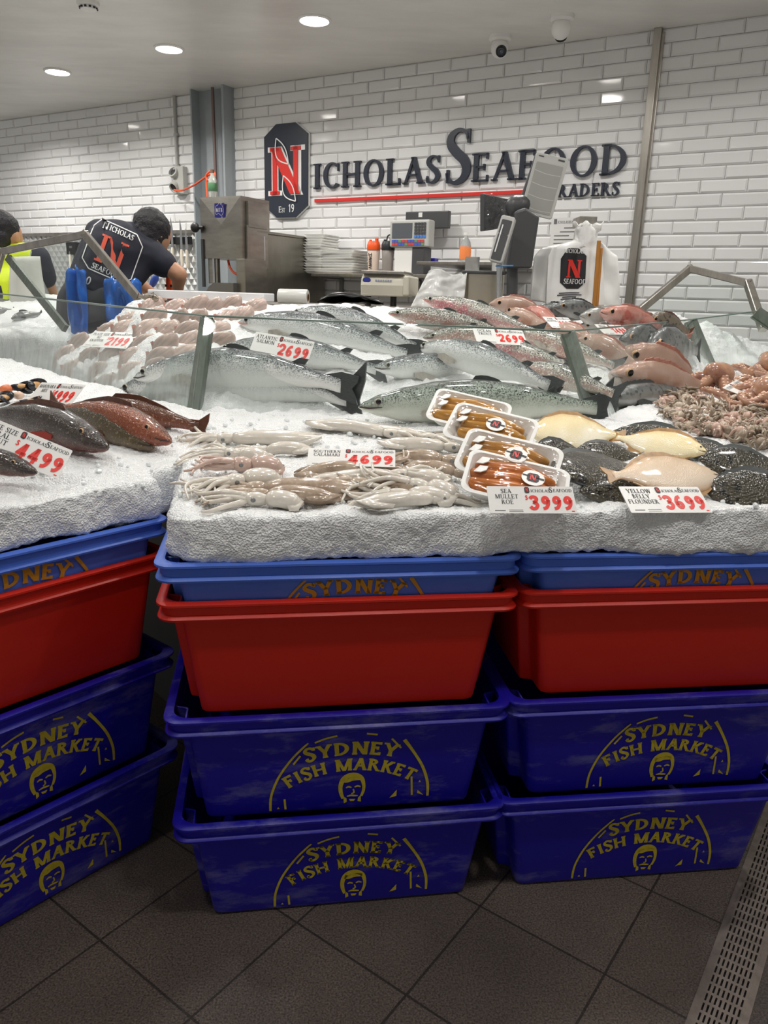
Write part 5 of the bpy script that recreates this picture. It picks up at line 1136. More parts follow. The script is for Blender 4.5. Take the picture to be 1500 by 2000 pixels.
for ox, oz, s in ((-.06*W_, .70*H_, 1), (.10*W_, .30*H_, 1)):
    a = [(ox-.14*W_+.28*W_*k/8+.06*W_*math.sin(PI*k/8)*q_, oz+.15*H_-.28*H_*k/8+q_*.03*H_*math.sin(PI*k/8)) for q_ in (1,) for k in range(9)]
    b = [(ox-.14*W_+.28*W_*k/8-.13*W_*math.sin(PI*k/8), oz+.15*H_-.28*H_*k/8-.06*H_*math.sin(PI*k/8)) for k in range(9)]
    for l_ in (a, b): line(mb, l_, .009, F_ @ Matrix.Translation((0, 0, .0105)), n=3)
mb.build('fish_outline', SWHT, t)
mb = MB(); text(mb, 'E', F_ @ Matrix.Translation((-W_*.17, H_*.055, .001)), .045, .16, .08, .05); text(mb, 'ST', F_ @ Matrix.Translation((-W_*.10, H_*.055, .001)), .032, .16, .08, .05, .03, xs=.8); text(mb, '19', F_ @ Matrix.Translation((W_*.06, H_*.055, .001)), .06, .14, .12, 0, .08, xs=.85); mb.build('lettering', SWHT, t)
# shop name: raised letters
p0 = WP(613, 372, .03); t = thing('shop_name_sign', 'raised dark navy shop name letters on white tiles with red underline', 'sign', M=WALLM @ Matrix.Translation((p0[0], -.008, p0[2])))
def letters(st, x0, x1, ybase, ytop_x, par, m, T=.17, tt=.07, sf=.07, sp=.1, dp=.022, nm='letter'):
    a = WP(x0, ybase[0], .03); b = WP(x1, ybase[1], .03); c = WP(ytop_x[0], ytop_x[1], .03); zb = a[2]+(b[2]-a[2])*0; h = c[2]-zb
    gl = [glyph(q_, T, tt, sf)[1] for q_ in st]; tot = sum(gl)+sp*(len(st)-1); xs = (b[0]-a[0])/(tot*h); x = a[0]-p0[0]
    for ch, wd in zip(st, gl):
        mb = MB(); text(mb, ch, front(x, -dp, zb-p0[2]), h, T, tt, sf, xs=xs, depth=0)
        mb2 = MB(); text(mb2, ch, front(x, 0, zb-p0[2]), h, T, tt, sf, xs=xs, depth=dp)
        mb2.build(nm, m, par, recalc=False); x += (wd+sp)*h*xs
letters('ICHOLAS', 611, 858, (369, 361), (614, 320), t, NAVY)
letters('S', 866, 918, (359, 357), (890, 252), t, NAVY, T=.17)
letters('EAFOOD', 920, 1224, (355, 340), (926, 300), t, NAVY)
letters('TRADERS', 1068, 1208, (386, 378), (1072, 361), t, NAVY, T=.19, tt=.09, dp=.015, nm='small_letter')
a = WP(613, 390, .03); b = WP(1060, 375, .03)
mb = MB(); mb.box(((a[0]+b[0])/2-p0[0], -.008, (a[2]+b[2])/2-p0[2]), (b[0]-a[0], .016, .024)); mb.build('underline', SRED, t, bevel=.002)
# quilted steel splashback
a = WP(-120, 462, .03); b = WP(392, 462, .03); zt = a[2]*.5+WP(300, 460, .03)[2]*.5; t = thing('splashback', 'quilted diamond pattern steel splashback on the wall behind the workers', 'splashback', M=WALLM @ Matrix.Translation((a[0], -.012, zt-.95)))
mb = MB(); L_ = b[0]-a[0]; n_ = int(L_/.075); q_ = L_/n_; zz = .95; nz_ = int(zz/.095); qz = zz/nz_
for i in range(n_):
    for j in range(nz_):
        for (ox, oz) in ((0, 0), (.5, .5)):
            x, z = (i+.5+ox)*q_, (j+.5+oz)*qz
            if x+q_/2 > L_+.001 or z+qz/2 > zz+.001: continue
            mb.add([(x-q_/2, 0, z), (x, 0, z-qz/2), (x+q_/2, 0, z), (x, 0, z+qz/2), (x, -.012, z)], [(0, 1, 4), (1, 2, 4), (2, 3, 4), (3, 0, 4)])
mb.build('quilted_sheet', mat('quilt_steel', 'cbccca', .3, .55), t)
mb = MB(); mb.box((L_/2, -.008, zz+.012), (L_, .016, .03)); mb.build('top_trim', SS, t)
# knives on magnetic racks
t = wt('knife_rack', 'black magnetic knife rack on the quilted splashback', 'knife rack', 351, 477, .06)
mb = MB(); mb.box((0, 0, .03), (dS(329, 374, 470, .06), .03, .06)); mb.build('bar', BLK, t, bevel=.004)
HAN = mat('knife_handle', 'e6dccb', .45); BLD = mat('knife_blade', 'c4c6c8', .22, 1)
def knife(label, px, y0, y1, y2):
    a = WP(px, y2, .09); b = WP(px, y1, .09); c = WP(px, y0, .09); t = thing('knife', label, 'knife', M=WALLM @ Matrix.Translation((a[0], -.09, a[2])), group='knives hanging on the rack')
    hz = b[2]-a[2]; bz = c[2]-a[2]
    mb = MB(); mb.tube([(0, 0, 0), (.003, 0, hz*.15), (-.001, 0, hz*.5), (.001, 0, hz*.85), (0, 0, hz)], [.016, .019, .015, .016, .012], 10, 0, .7); mb.build('handle', HAN, t, sm=60)
    mb = MB(); mb.prism([(-.012, hz), (.014, hz), (.013, bz*.75), (-.006, bz), (-.012, bz*.9)], -.0015, .0015, 0, FRONT); mb.build('blade', BLD, t)
knife('white handled knife at left of the rack, half hidden behind the head', 329, 440, 486, 505)
knife('long white handled knife, second from left on the black rack', 338, 424, 483, 512)
knife('white handled knife, third from left on the black rack', 356, 428, 487, 520)
knife('white handled knife, rightmost on the black rack', 366, 446, 488, 523)
knife('white handled knife hanging alone under the black wall box', 139, 490, 497, 527)
t = wt('wall_box', 'small black box on the splashback left of the bending worker', 'box', 146, 496, .05)
mb = MB(); mb.box((0, 0, .05), (dS(137, 156, 480, .05), .08, dZ(472, 496, 146, .05))); mb.build('case', BLK, t, bevel=.006)
mb = MB(); mb.box((0, -.041, .06), (.04, .002, .02)); mb.build('label_plate', mat('steel_plate', '8d8f90', .3, .8), t)
# meat band saw
off = 1.0; t = wt('band_saw', 'stainless steel meat band saw below the grey column', 'band saw', 431, 600, off)
def loc(px, py, o=off): q = WP(px, py, o); b_ = WP(431, 600, off); return q[0]-b_[0], q[2]-b_[2]
xl, zt = loc(390, 386); xr, _ = loc(470, 386); _, zb = loc(430, 505); SSD = mat('saw_steel', 'a9a59d', .32, 1, noise_amt=.25, noise_scale=4, stretch=(1, 1, 4))
D_ = .30
mb = MB(); x0, x1 = xl, xr; xm, zm = (x0+x1)/2, (zt+zb)/2
mb.add([(x0, 0, zb), (x1, 0, zb), (x1, 0, zt), (x0, 0, zt), (xm+.02, -.016, zm+.02)], [(0, 1, 4), (1, 2, 4), (2, 3, 4), (3, 0, 4)]); mb.add([(x0, 0, zb), (x1, 0, zb), (x1, 0, zt), (x0, 0, zt), (x0, D_, zb), (x1, D_, zb), (x1, D_, zt), (x0, D_, zt)], [(0, 3, 7, 4), (1, 5, 6, 2), (3, 2, 6, 7), (0, 4, 5, 1), (4, 7, 6, 5)])
mb.build('wheel_housing', SSD, t)
xc, _ = loc(463, 550); mb = MB(); mb.box(((xc+x1)/2+.01, .12, (zb-.6)/2+.0), (x1-xc+.03, .24, zb+.6)); mb.build('column', SSD, t, bevel=.004)
mb = MB(); mb.box((x1+.012, D_/2, zt-.11), (.024, .2, .17)); mb.box((x1+.01, D_/2, (zt+zb)/2-.12), (.02, .22, .28)); mb.build('side_plate', SSD, t, bevel=.004)
_, zk = loc(395, 445); mb = MB(); mb.tube([(x0+.03, -.01, zk), (x0-.02, -.03, zk)], .012, 8); mb.ell((x0-.02, -.035, zk), (.032, .032, .034), 12, 8); mb.build('knob', BLK, t, sm=50)
_, z2 = loc(400, 553); mb = MB(); mb.box((x0+.018, -.004, (zk+z2)/2-.05), (.016, .02, zk-z2-.05)); mb.build('blade_guard', DGR, t)
xa, _ = loc(404, 530); xb, _ = loc(422, 530); mb = MB(); mb.box(((xa+xb)/2, .03, (zb+z2)/2), (xb-xa, .03, zb-z2)); mb.build('guide_plate', SSD, t, bevel=.003)
mb = MB(); mb.box(((xa+xb)/2+.012, .01, (zb-.5)/2), (.018, .001, zb+.5)); mb.build('saw_blade', BLD, t)
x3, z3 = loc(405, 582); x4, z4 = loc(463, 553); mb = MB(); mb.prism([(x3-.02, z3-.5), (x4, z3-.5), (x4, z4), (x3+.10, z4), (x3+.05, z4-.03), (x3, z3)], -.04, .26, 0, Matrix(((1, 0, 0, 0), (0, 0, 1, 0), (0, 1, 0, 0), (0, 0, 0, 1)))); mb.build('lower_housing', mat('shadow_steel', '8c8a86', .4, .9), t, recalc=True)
mb = MB(); pts = [loc(434, 507), loc(438, 522), loc(447, 533), loc(461, 537)]; mb.tube(smooth_path([(x, .06, z) for x, z in pts]), .008, 8); mb.build('hose', MATS['orange_rubber'], t, sm=60)
xs0, zs0 = loc(423, 425); xs1, zs1 = loc(441, 397)
mb = MB(); mb.box(((xs0+xs1)/2, -.017, (zs0+zs1)/2), (xs1-xs0, .003, zs1-zs0)); s_ = mb.build('maker_sticker', mat('sticker_blue', '2b2a8f', .4), t); s_['label'] = 'blue sticker with white map outline'
fr = front((xs0+xs1)/2, -.0195, (zs0+zs1)/2); mb = MB(); text(mb, 'MTB', fr @ Matrix.Translation((0, -.012, 0)), .026, .2, .14, 0, .08, 'c', xs=.9)
line(mb, [(-.036, .0), (-.03, .025), (-.012, .032), (-.004, .045), (.008, .046), (.012, .034), (.018, .05), (.026, .03), (.036, .008), (.034, -.018), (.02, -.034), (.008, -.03), (-.006, -.02), (-.022, -.026), (-.034, -.022), (-.036, .0)], .0025, fr, n=2); line(mb, [(.018, -.042), (.026, -.044), (.022, -.05)], .003, fr, n=2); mb.build('map_print', SWHT, s_)
t = wt('drink_bottle', 'small clear bottle with green label on top of the band saw', 'bottle', 416, 386, .62)
mb = MB(); mb.lathe([(.002, 0), (.03, 0), (.032, .02), (.03, .09), (.031, .12), (.014, .155), (.012, .175), (.002, .176)], 18); mb.build('body', mat('clear_plastic', 'dfe4dc', .1, trans=.7), t, sm=50)
mb = MB(); mb.lathe([(.0325, .045), (.033, .046), (.033, .098), (.0325, .1)], 18); mb.f = mb.f[:-2]; mb.m = mb.m[:-2]; mb.build('label_band', mat('label_green', '4f7f57', .5), t, sm=50)
mb = MB(); mb.lathe([(.002, .17), (.015, .17), (.015, .192), (.002, .193)], 16); mb.build('cap', mat('cap_brown', '6a4a3a', .5), t, sm=50)
# stainless cabinet whose right side we see
s_c = WP(640, 500, 0)[0]
o_n = 0
for k in range(400):
    o_n = k*.005; P_ = wall_at(s_c, o_n, 1.8); d = P_-EYE; X = 750+F_PX*d.dot(AXR)/d.dot(AXF)
    if X < 508: break
d = WP(508, 455, o_n); zc = d[2]; t = thing('steel_cabinet', 'tall stainless steel cabinet standing against the wall right of the band saw', 'cabinet', M=WALLM @ Matrix.Translation((s_c, 0, .3)))
SSC = mat('cabinet_steel', 'a8a49b', .34, 1, noise_amt=.3, noise_scale=2.5, stretch=(1, 1, .5))
mb = MB(); mb.box((-.075, -.03-o_n/2, (zc-.3)/2), (.15, o_n, zc-.3)); mb.build('body', SSC, t, bevel=.006)
mb = MB(); mb.box((-.075, -.032-o_n/2, zc-.3+.008), (.16, o_n+.015, .018)); mb.build('top', SSC, t, bevel=.004)
mb = MB(); mb.box((-.075, -o_n-.038, (zc-.3)/2), (.13, .016, zc-.34)); dr_ = mb.build('door', SSC, t, bevel=.004); mb = MB(); mb.box((-.12, -o_n-.055, .9), (.016, .03, .18)); mb.build('handle', BLD, dr_, bevel=.004)
mb = MB(); mb.box((.002, -o_n+.04, (zc-.3)/2), (.006, .012, zc-.34)); mb.build('side_seam', BLD, t)
# wall shelf and what stands on it
so = .36; a = WP(607, 529, so); b = WP(842, 541, so); zsh = a[2]*.5+b[2]*.5
t = thing('wall_shelf', 'stainless steel wall shelf holding foam trays and shaker bottles', 'shelf', M=WALLM @ Matrix.Translation((a[0], 0, zsh)))
mb = MB(); L_ = b[0]-a[0]+.28; mb.box((L_/2+.01, -so/2-.008, -.012), (L_, so, .024)); mb.build('board', SS, t, bevel=.003)
for px in (664, 815):
    x = WP(px, 555, .04)[0]-a[0]; mb = MB(); mb.box((x, -.015, -.13), (.03, .025, .26)); [mb.box((x, -.028, z_), (.012, .002, .02)) for z_ in (-.06, -.2)]; mb.box((x, -.16, -.03), (.02, .3, .012)); mb.build('bracket', mat('bracket_steel', '8f8f8c', .35, .9), t, recalc=True)
def shelf_at(px, off_): s = WP(px, 526, off_)[0]; return WALLM @ Matrix.Translation((s, -off_, zsh))
def foam_tray_mesh(W2, D2):
    mb = MB(); rs = []
    for e, z in ((-.02, 0), (-.012, .002), (0, .016), (.004, .017), (.004, .019), (-.003, .019), (-.016, .004)): rs.append([(x, y, z) for x, y in rect_outline(W2+e, D2+e, .02, 4)])
    loft(mb, rs, 0, True); k = len(rs[0]); mb.f.append(tuple(len(mb.v)-k+i for i in range(k))); mb.m.append(0); return mb.mesh('foam_tray', foam_, 40)
foam_ = mat('foam_white', 'f1f1ee', .55)
fA, fB = foam_tray_mesh(.085, .12), foam_tray_mesh(.15, .12)
od = ['lowest', 'second from bottom', 'third from bottom', 'fourth from bottom', 'fifth from bottom', 'sixth from bottom', 'seventh from bottom', 'eighth from bottom', 'ninth from bottom', 'tenth from bottom', 'eleventh from bottom', 'twelfth from bottom', 'thirteenth from bottom', 'fourteenth from bottom', 'topmost']
rnd = random.Random(2)
for me, px, of_, n_, st, w_ in ((fA, 628, .2, 15, 'left', .0185), (fB, 672, .19, 9, 'right', .0185)):
    for k in range(n_):
        o = bpy.data.objects.new('foam_tray', me); C.objects.link(o)
        o.matrix_world = shelf_at(px, of_) @ Matrix.Translation((rnd.uniform(-.006, .006), rnd.uniform(-.006, .006), k*w_+.001)) @ Matrix.Rotation(R(rnd.uniform(-3, 3)), 4, 'Z')
        tag(o, f'white foam tray in the {st} stack on the wall shelf, {od[k] if k < n_-1 else "topmost"}', 'food tray', 'foam trays stacked on the wall shelf')
def shaker(label, px, off_, lid, body, words):
    t = thing('shaker_bottle', label, 'bottle', M=shelf_at(px, off_)); k = 1.0
    mb = MB(); mb.lathe([(.002, .002), (.036, .002), (.038, .02), (.046, .175), (.044, .178), (.002, .176)], 22); mb.build('cup', body, t, sm=50)
    mb = MB(); mb.lathe([(.048, .165), (.049, .17), (.049, .2), (.045, .21), (.040, .225), (.02, .228), (.002, .228)], 22); mb.f = mb.f[:-2]+mb.f[-1:]; mb.m = mb.m[:-1]
    mb.lathe([(.013, .222), (.013, .246), (.002, .248)], 14, 0, Matrix.Translation((.024, 0, 0))); mb.lathe([(.010, .222), (.010, .238), (.002, .24)], 14, 0, Matrix.Translation((-.028, 0, 0))); mb.build('lid', lid, t, sm=40)
    if words:
        mb = MB(); fr = Matrix.Translation((0, 0, .088)) @ Matrix.Rotation(R(0), 4, 'Z')
        def wp_(a, b): th = (b-.012)/.044; return a, b
        B_ = MB(); text(B_, 'AMINO', Matrix(), .024, .2, .15, 0, .1, 'l'); n5 = len(B_.v); text(B_, 'Z', Matrix.Translation((.092, 0, 0)), .03, .22, .16, 0)
        vv = [Vector((.0455*math.sin((-v.y+.012)/.044), -.0455*math.cos((-v.y+.012)/.044), .035+v.x)) for v in B_.v]; B2_ = MB(); B2_.add(vv, B_.f); B2_.build('side_lettering', INK, t)
    else:
        mb = MB(); mb.tube(smooth_path([(-.015, 0, .225), (-.005, 0, .262), (.02, 0, .268), (.03, 0, .25)]), .005, 8); mb.build('carry_loop', lid, t, sm=60)
    return t
shaker('clear shaker bottle with orange lid on the wall shelf', 729, .25, mat('orange_lid', 'ef5a1c', .35), mat('shaker_clear', 'd9c5b6', .25), True)
shaker('smoky grey shaker bottle with black lid on the wall shelf', 757, .25, mat('black_lid', '23272a', .4), mat('shaker_smoke', '8d8680', .2), False)
# price computing scale on the shelf
t = thing('label_scale', 'grey shop scale with screen, keypad and coloured keys on the wall shelf', 'scale', M=shelf_at(805, .24)); H1 = dZ(478, 531, 800, .24); H2 = dZ(425, 478, 800, .24); w1 = dS(771, 829, 500, .24); w2 = dS(764, 840, 450, .24)
mb = MB(); mb.box((-w1*.2, 0, H1/2), (w1*.6, .1, H1)); mb.build('pillar', WPL, t, bevel=.005); mb = MB(); mb.box((w1*.3, 0, H1/2), (w1*.4, .11, H1)); mb.build('printer_panel', DGR, t, bevel=.005)
mb = MB(); mb.box((0, -.02, H1+H2/2), (w2, .09, H2)); hd = mb.build('head', LGR, t, bevel=.012, seg=3)
fr = front(-w2/2, -.066, H1); mb = MB(); poly(mb, [(w2*.07, H2*.34), (w2*.58, H2*.34), (w2*.58, H2*.88), (w2*.07, H2*.88)], fr, 0, .003); mb.build('screen', mat('lcd_dark', '5a5e63', .15), hd)
for i in range(4):
    for j in range(5): mb = MB(); x, z = w2*(.64+i*.075), H2*(.34+j*.115); poly(mb, [(x, z), (x+w2*.06, z), (x+w2*.06, z+H2*.09), (x, z+H2*.09)], fr, 0, .004); mb.build('key', DGR if j else mat('key_blue', '4a7fd0', .4), hd)
for i in range(10):
    for j in range(2): mb = MB(); x, z = w2*(.07+i*.083), H2*(.06+j*.115); poly(mb, [(x, z), (x+w2*.074, z), (x+w2*.074, z+H2*.1), (x, z+H2*.1)], fr, 0, .003); mb.build('colour_key', mat('ck%d' % ((i*3+j) % 5), ('c94a4a', '4a62c0', '6d8f6a', 'd8d24a', 'd8d6d0')[(i//2+j) % 5], .4), hd)
t = thing('customer_display', 'flat dark display panel on the wall behind the shop scale', 'display', M=WALLM @ Matrix.Translation((WP(835, 447, .1)[0], -.1, WP(835, 447, .1)[2]))); w3 = dS(793, 877, 430, .1); h3 = dZ(413, 447, 835, .1)
mb = MB(); mb.box((0, 0, h3/2), (w3, .04, h3)); mb.build('housing', DGR, t, bevel=.006); mb = MB(); mb.box((-.05, -.021, h3*.8), (.03, .002, .03)); mb.build('white_tag', WPL, t); mb = MB(); mb.box((0, .05, h3*.4), (.06, .08, .05)); mb.build('wall_mount', DGR, t)
t = wt('tape_box', 'small blue labelled box on the wall right of the shop scale', 'box', 842, 516, .12)
mb = MB(); mb.box((0, 0, .02), (dS(832, 853, 510, .12), .06, .04)); mb.build('box', mat('box_blue', '3b34a8', .4), t, bevel=.003); mb = MB(); mb.box((-.01, -.0305, .022), (.03, .001, .008)); mb.build('box_print', WPL, t)
# notice
t = wt('paper_notice', 'white paper notice with shop heading on the tiles behind the plastic bags', 'notice', 1108, 500, .012); w4 = dS(1076, 1150, 450, .012); h4 = dZ(425, 500, 1108, .012)
mb = MB(); mb.box((0, 0, h4/2), (w4, .002, h4)); mb.build('sheet', mat('paper', 'dadad8', .6), t)
fr = front(-w4/2, -.0025, 0); mb = MB(); poly(mb, [(w4*.07, h4*.84), (w4*.15, h4*.84), (w4*.15, h4*.97), (w4*.07, h4*.97)], fr); text(mb, 'ICHOLASSEAFOOD', fr @ Matrix.Translation((w4*.17, h4*.85, 0)), h4*.07, .16, .08, .05, .05, xs=.85)
for k, (a_, b_) in enumerate(((.35, .65), (.25, .75), (.1, .5), (.1, .8), (.1, .85), (.1, .8), (.1, .6))): poly(mb, [(w4*a_, h4*(.72-.1*k)), (w4*b_, h4*(.72-.1*k)), (w4*b_, h4*(.745-.1*k)), (w4*a_, h4*(.745-.1*k))], fr)
mb.build('print', GREYI, t)
# ================================================================== staff bench behind the case
bt = 1.236; t = thing('staff_bench', 'steel staff bench just behind the ice case carrying scales and till', 'bench', (0.12, 3.95, .3))
mb = MB(); mb.box((0, 0, bt-.3-.02), (2.0, .66, .04)); mb.build('top', SS, t, bevel=.004)
for sx in (-.95, .95):
    for sy in (-.28, .28): mb = MB(); mb.box((sx, sy, (bt-.34)/2), (.04, .04, bt-.34)); mb.build('leg', SS, t)
def Bp(px, py, Y): return PY(px, py, Y)
def up(name, label, cat, px, Y, z=bt, rz=0, group=None): P_ = PY(px, 585, Y); return thing(name, label, cat, (P_.x, Y, z), R(rz), group)
def sx(x0, x1, Y): return PY(x1, 560, Y).x-PY(x0, 560, Y).x
def zp(px, py, Y): return PY(px, py, Y).z
# beige label printer / weighing machine
Y = 3.98; t = up('label_printer', 'beige machine with rounded front on the bench below the wall shelf', 'scale', 756, Y, bt, -12); w_ = sx(715, 799, Y); z0 = zp(756, 579, Y)-bt; z1 = zp(756, 537, Y)-bt; hh = z1-z0
mb = MB(); mb.prism([(-.12, z0), (.12, z0), (.12, z1), (-.08, z1), (-.115, z1-.02), (-.125, (z0+z1)/2), (-.12, z0+.01)], -w_/2, w_/2, 0, Matrix(((0, 0, 1, 0), (1, 0, 0, 0), (0, 1, 0, 0), (0, 0, 0, 1)))); mb.build('body', BEI, t, recalc=True, bevel=.006)
mb = MB(); mb.box((-.0, 0, z1+.008), (w_*.98, .25, .016)); mb.build('platter', SS, t, bevel=.003)
mb = MB(); mb.box((w_/2+.012, 0, (z0+z1)/2), (.03, .26, hh*.9)); mb.build('side_cover', BEI, t, bevel=.008)
for x in (-w_*.38, w_*.22): mb = MB(); mb.lathe([(.002, 0), (.016, 0), (.016, max(z0, .02)), (.002, max(z0, .02))], 12, 0, Matrix.Translation((x, -.07, 0))); mb.build('foot', BLK, t, sm=40)
mb = MB(); mb.lathe([(.001, 0), (.02, 0), (.02, .002), (.001, .002)], 20, 0, Matrix.Translation((-w_*.36, -.121, z1-.028)) @ Matrix.Rotation(R(100), 4, 'X') @ Matrix.Scale(.65, 4, (0, 1, 0))); mb.build('maker_badge', mat('badge_blue', '3a44a0', .4), t)
mb = MB(); fr = front(.0, -.1235, z1-.036)
for k in range(7): mb.box((.012*k-.03, -.1225, z1-.03), (.008, .002, .009))
mb.build('maker_lettering', mat('faded_print', '9aa0b0', .5), t)
# film roll and black bag on the bench, white board on the ice
Y = 3.72; P_ = PY(545, 586, Y); t = thing('film_roll', 'roll of clear wrap lying at the back edge of the ice', 'roll', (P_.x, Y, bt+.03), R(-8)); L_ = sx(545, 603, Y); fr = Matrix.Rotation(R(90), 4, 'Y')
mb = MB(); mb.lathe([(.018, 0), (.034, 0), (.036, .004), (.036, L_-.004), (.034, L_), (.018, L_)], 22, 0, fr); mb.f = mb.f[:-2]; mb.m = mb.m[:-2]; mb.build('film', mat('film_white', 'd7d7d2', .25), t, sm=40)
mb = MB(); mb.lathe([(.014, -.002), (.018, -.002), (.018, L_+.002), (.014, L_+.002)], 18, 0, fr); mb.f = mb.f[:-2]; mb.m = mb.m[:-2]; mb.build('cardboard_core', mat('cardboard', '8a6a4c', .8), t, sm=40)
mb = MB(); P_ = PY(680, 590, 3.62)
mb.grid(lambda u, v: Vector((P_.x-.14+.30*u, 3.62+.2*v, bt+.012+.055*math.sin(PI*u)**.6*(1-.5*u)*math.sin(PI*min(1, v+.25))+.012*noise.noise(Vector((u*5, v*4, 2))))), 26, 12)
tag(mb.build('black_bag', mat('black_bag_plastic', '17181a', .25), sm=180, solid=.003), 'crumpled black plastic bag on the bench below the wall shelf', 'bag')
a = PY(298, 590, 3.46); b = PY(522, 598, 3.42); c = (a+b)/2; d = (b-a); mb = MB(); mb.box((0, 0, 0), (d.length, .20, .035), 0)
o = mb.build('white_board', mat('board_white', 'ecedef', .4), bevel=.004); o.matrix_world = frame(c+Vector((0, .06, .035)), d, (0, 0, 1)); tag(o, 'long flat white board lying along the back of the snapper ice', 'board')
# stainless bowl scale with plastic bag over it
Y = 3.9; t = up('platform_scale', 'stainless steel boxed scale draped with a white plastic bag', 'scale', 942, Y, bt, -6); w_ = sx(905, 982, Y); z1 = zp(942, 537, Y)-bt
mb = MB(); mb.prism(rect_outline(w_/2, .12, .03, 5), 0, z1); mb.build('housing', mat('brushed_box', 'b9b3a3', .28, .9), t, sm=40); mb = MB(); mb.box((0, 0, z1+.008), (w_*1.08, .27, .014)); mb.build('platter', DGR, t, bevel=.004)
for x in (-.045, .055): mb = MB(); mb.box((x*1.3, .06, z1+.05), (.07, .008, .075), 0, Matrix.Rotation(R(-20), 3, 'X')); mb.build('flap_plate', mat('mirror_plate', 'd7d8d8', .12, 1), t, bevel=.002)
# draped bag: folds falling to the left of the scale
A = PY(802, 588, 3.72); B_ = PY(912, 526, 3.80)
def drape(u, v):
    x0 = lerp(A.x, PY(838, 532, 3.76).x, v); x1 = lerp(PY(905, 588, 3.72).x, B_.x, v); x = lerp(x0, x1, u); z = lerp(bt-.0, zp(860, 530, 3.76), v)-.012*u*0
    return Vector((x, 3.72+.07*v+.02*math.sin(u*9+v*2)*(1-v*.5)+.014*noise.noise(Vector((u*6, v*7, 1))), z+.012*math.sin(u*7)*v))
mb = MB(); mb.grid(drape, 34, 26); mb.grid(lambda u, v: drape(u, 1)+Vector((.02*v, .16*v, .004*math.sin(u*9)-.01*v)), 34, 6)
tag(mb.build('plastic_bag', mat('bag_film', 'e2e3e1', .22, alpha=.88), sm=180, solid=.002), 'thin white plastic bag draped over the scale left of the till', 'bag')
t = thing('juice_bottle', 'clear bottle with orange label behind the steel scale', 'bottle', M=WALLM @ Matrix.Translation((WP(908, 506, .5)[0], -.5, WP(908, 506, .5)[2]-.02)))
mb = MB(); mb.lathe([(.002, 0), (.034, 0), (.036, .015), (.036, .10), (.03, .125), (.014, .15), (.013, .165), (.002, .166)], 20); mb.build('body', mat('clear_grey_plastic', 'd0d3d2', .1, trans=.6), t, sm=50)
mb = MB(); mb.lathe([(.0368, .018), (.037, .019), (.037, .094), (.0368, .095)], 20); mb.f = mb.f[:-2]; mb.m = mb.m[:-2]; mb.build('label_band', mat('label_orange', 'f08a4c', .5), t, sm=50); mb = MB(); mb.lathe([(.002, .162), (.015, .162), (.015, .18), (.002, .181)], 16); mb.build('cap', WPL, t, sm=50)
a_ = WP(870, 520, .62); t = thing('wall_ledge', 'steel ledge at the wall below the juice bottle', 'shelf', M=WALLM @ Matrix.Translation((a_[0], 0, WP(908, 506, .5)[2]-.021))); mb = MB(); mb.box((.10, -.32, -.012), (.6, .64, .022)); mb.build('board', SS, t, bevel=.003)
# till: post with customer screen, second screen in plastic, card reader
Y = 3.74; t = up('till_terminal', 'dark grey till on a post with a large tilted pale customer screen', 'till', 1001, Y, bt, 0)
o_ = Vector((PY(1001, 585, Y).x, Y, bt))
def lp(px, py, Yq=Y): return PY(px, py, Yq)-o_
mb = MB(); a, b = lp(1001, 590), lp(1001, 500); mb.tube([(a.x, 0, 0), (b.x, .0, b.z)], .026, 14); mb.build('post', DGR, t, sm=40); mb = MB(); mb.box((a.x, 0, .012), (.16, .2, .024)); mb.build('base', DGR, t, bevel=.006)
mb = MB(); q_ = [lp(984, 525), lp(1034, 525), lp(1049, 425), lp(1022, 408), lp(1002, 415)]; mb.prism([(v.x, v.z) for v in q_], -.06, .07, 0, FRONT); mb.build('column_cover', DGR, t, bevel=.012, seg=3, recalc=True)
# screen slab
TL, TR, BR, BL = lp(1043, 294), lp(1102, 314), lp(1081, 430), lp(1020, 417); N_ = (TR-TL).cross(TL-BL).normalized(); 
TR = TR+Vector((0, -.03, 0)); BR = BR+Vector((0, -.03, 0)); x_ = ((TR-TL)+(BR-BL))/2; y_ = ((TL-BL)+(TR-BR))/2; c_ = (TL+TR+BR+BL)/4; fr = frame(c_, x_, x_.cross(y_)); W_, H_ = x_.length, y_.length
mb = MB(); mb.prism(rect_outline(W_/2, H_/2, .012, 4), -.012, .006, 0, fr); sc = mb.build('screen_frame', LGR, t, bevel=.003, recalc=True)
mb = MB(); mb.prism(rect_outline(W_*.41, H_*.40, .004, 3), .0055, .0075, 0, fr @ Matrix.Translation((0, -.012, 0))); mb.build('screen_panel', mat('screen_grey', '9b9c98', .3), sc, recalc=True)
mb = MB()
for k in range(4): line(mb, [(-W_*.4, H_*(.22-.2*k)), (0, H_*(.19-.2*k)), (W_*.4, H_*(.20-.2*k))], .0025, fr @ Matrix.Translation((0, 0, .0082)))
mb.build('screen_line', mat('screen_line_grey', 'c4c5c0', .3), sc)
mb = MB(); poly(mb, [(W_*.2, H_*.43), (W_*.4, H_*.43), (W_*.4, H_*.46), (W_*.2, H_*.46)], fr @ Matrix.Translation((0, 0, .0065))); poly(mb, [(-W_*.4, H_*.44), (-W_*.24, H_*.44), (-W_*.24, H_*.46), (-W_*.4, H_*.46)], fr @ Matrix.Translation((0, 0, .0065))); mb.build('screen_badge', DGR, sc)
mb = MB(); mb.prism([(-W_/2-.02, -H_/2+.02), (W_/2-.02, -H_/2+.02), (W_/2-.02, H_/2-.01), (-W_/2-.005, H_/2)], -.06, -.012, 0, fr); mb.build('screen_back', DGR, t, bevel=.01, recalc=True)
mb = MB(); mb.cap(lp(1010, 402)+Vector((0, .03, 0)), .05, lp(1022, 400)+Vector((0, .02, 0)), .045, 14); mb.build('hinge', DGR, t, sm=60)
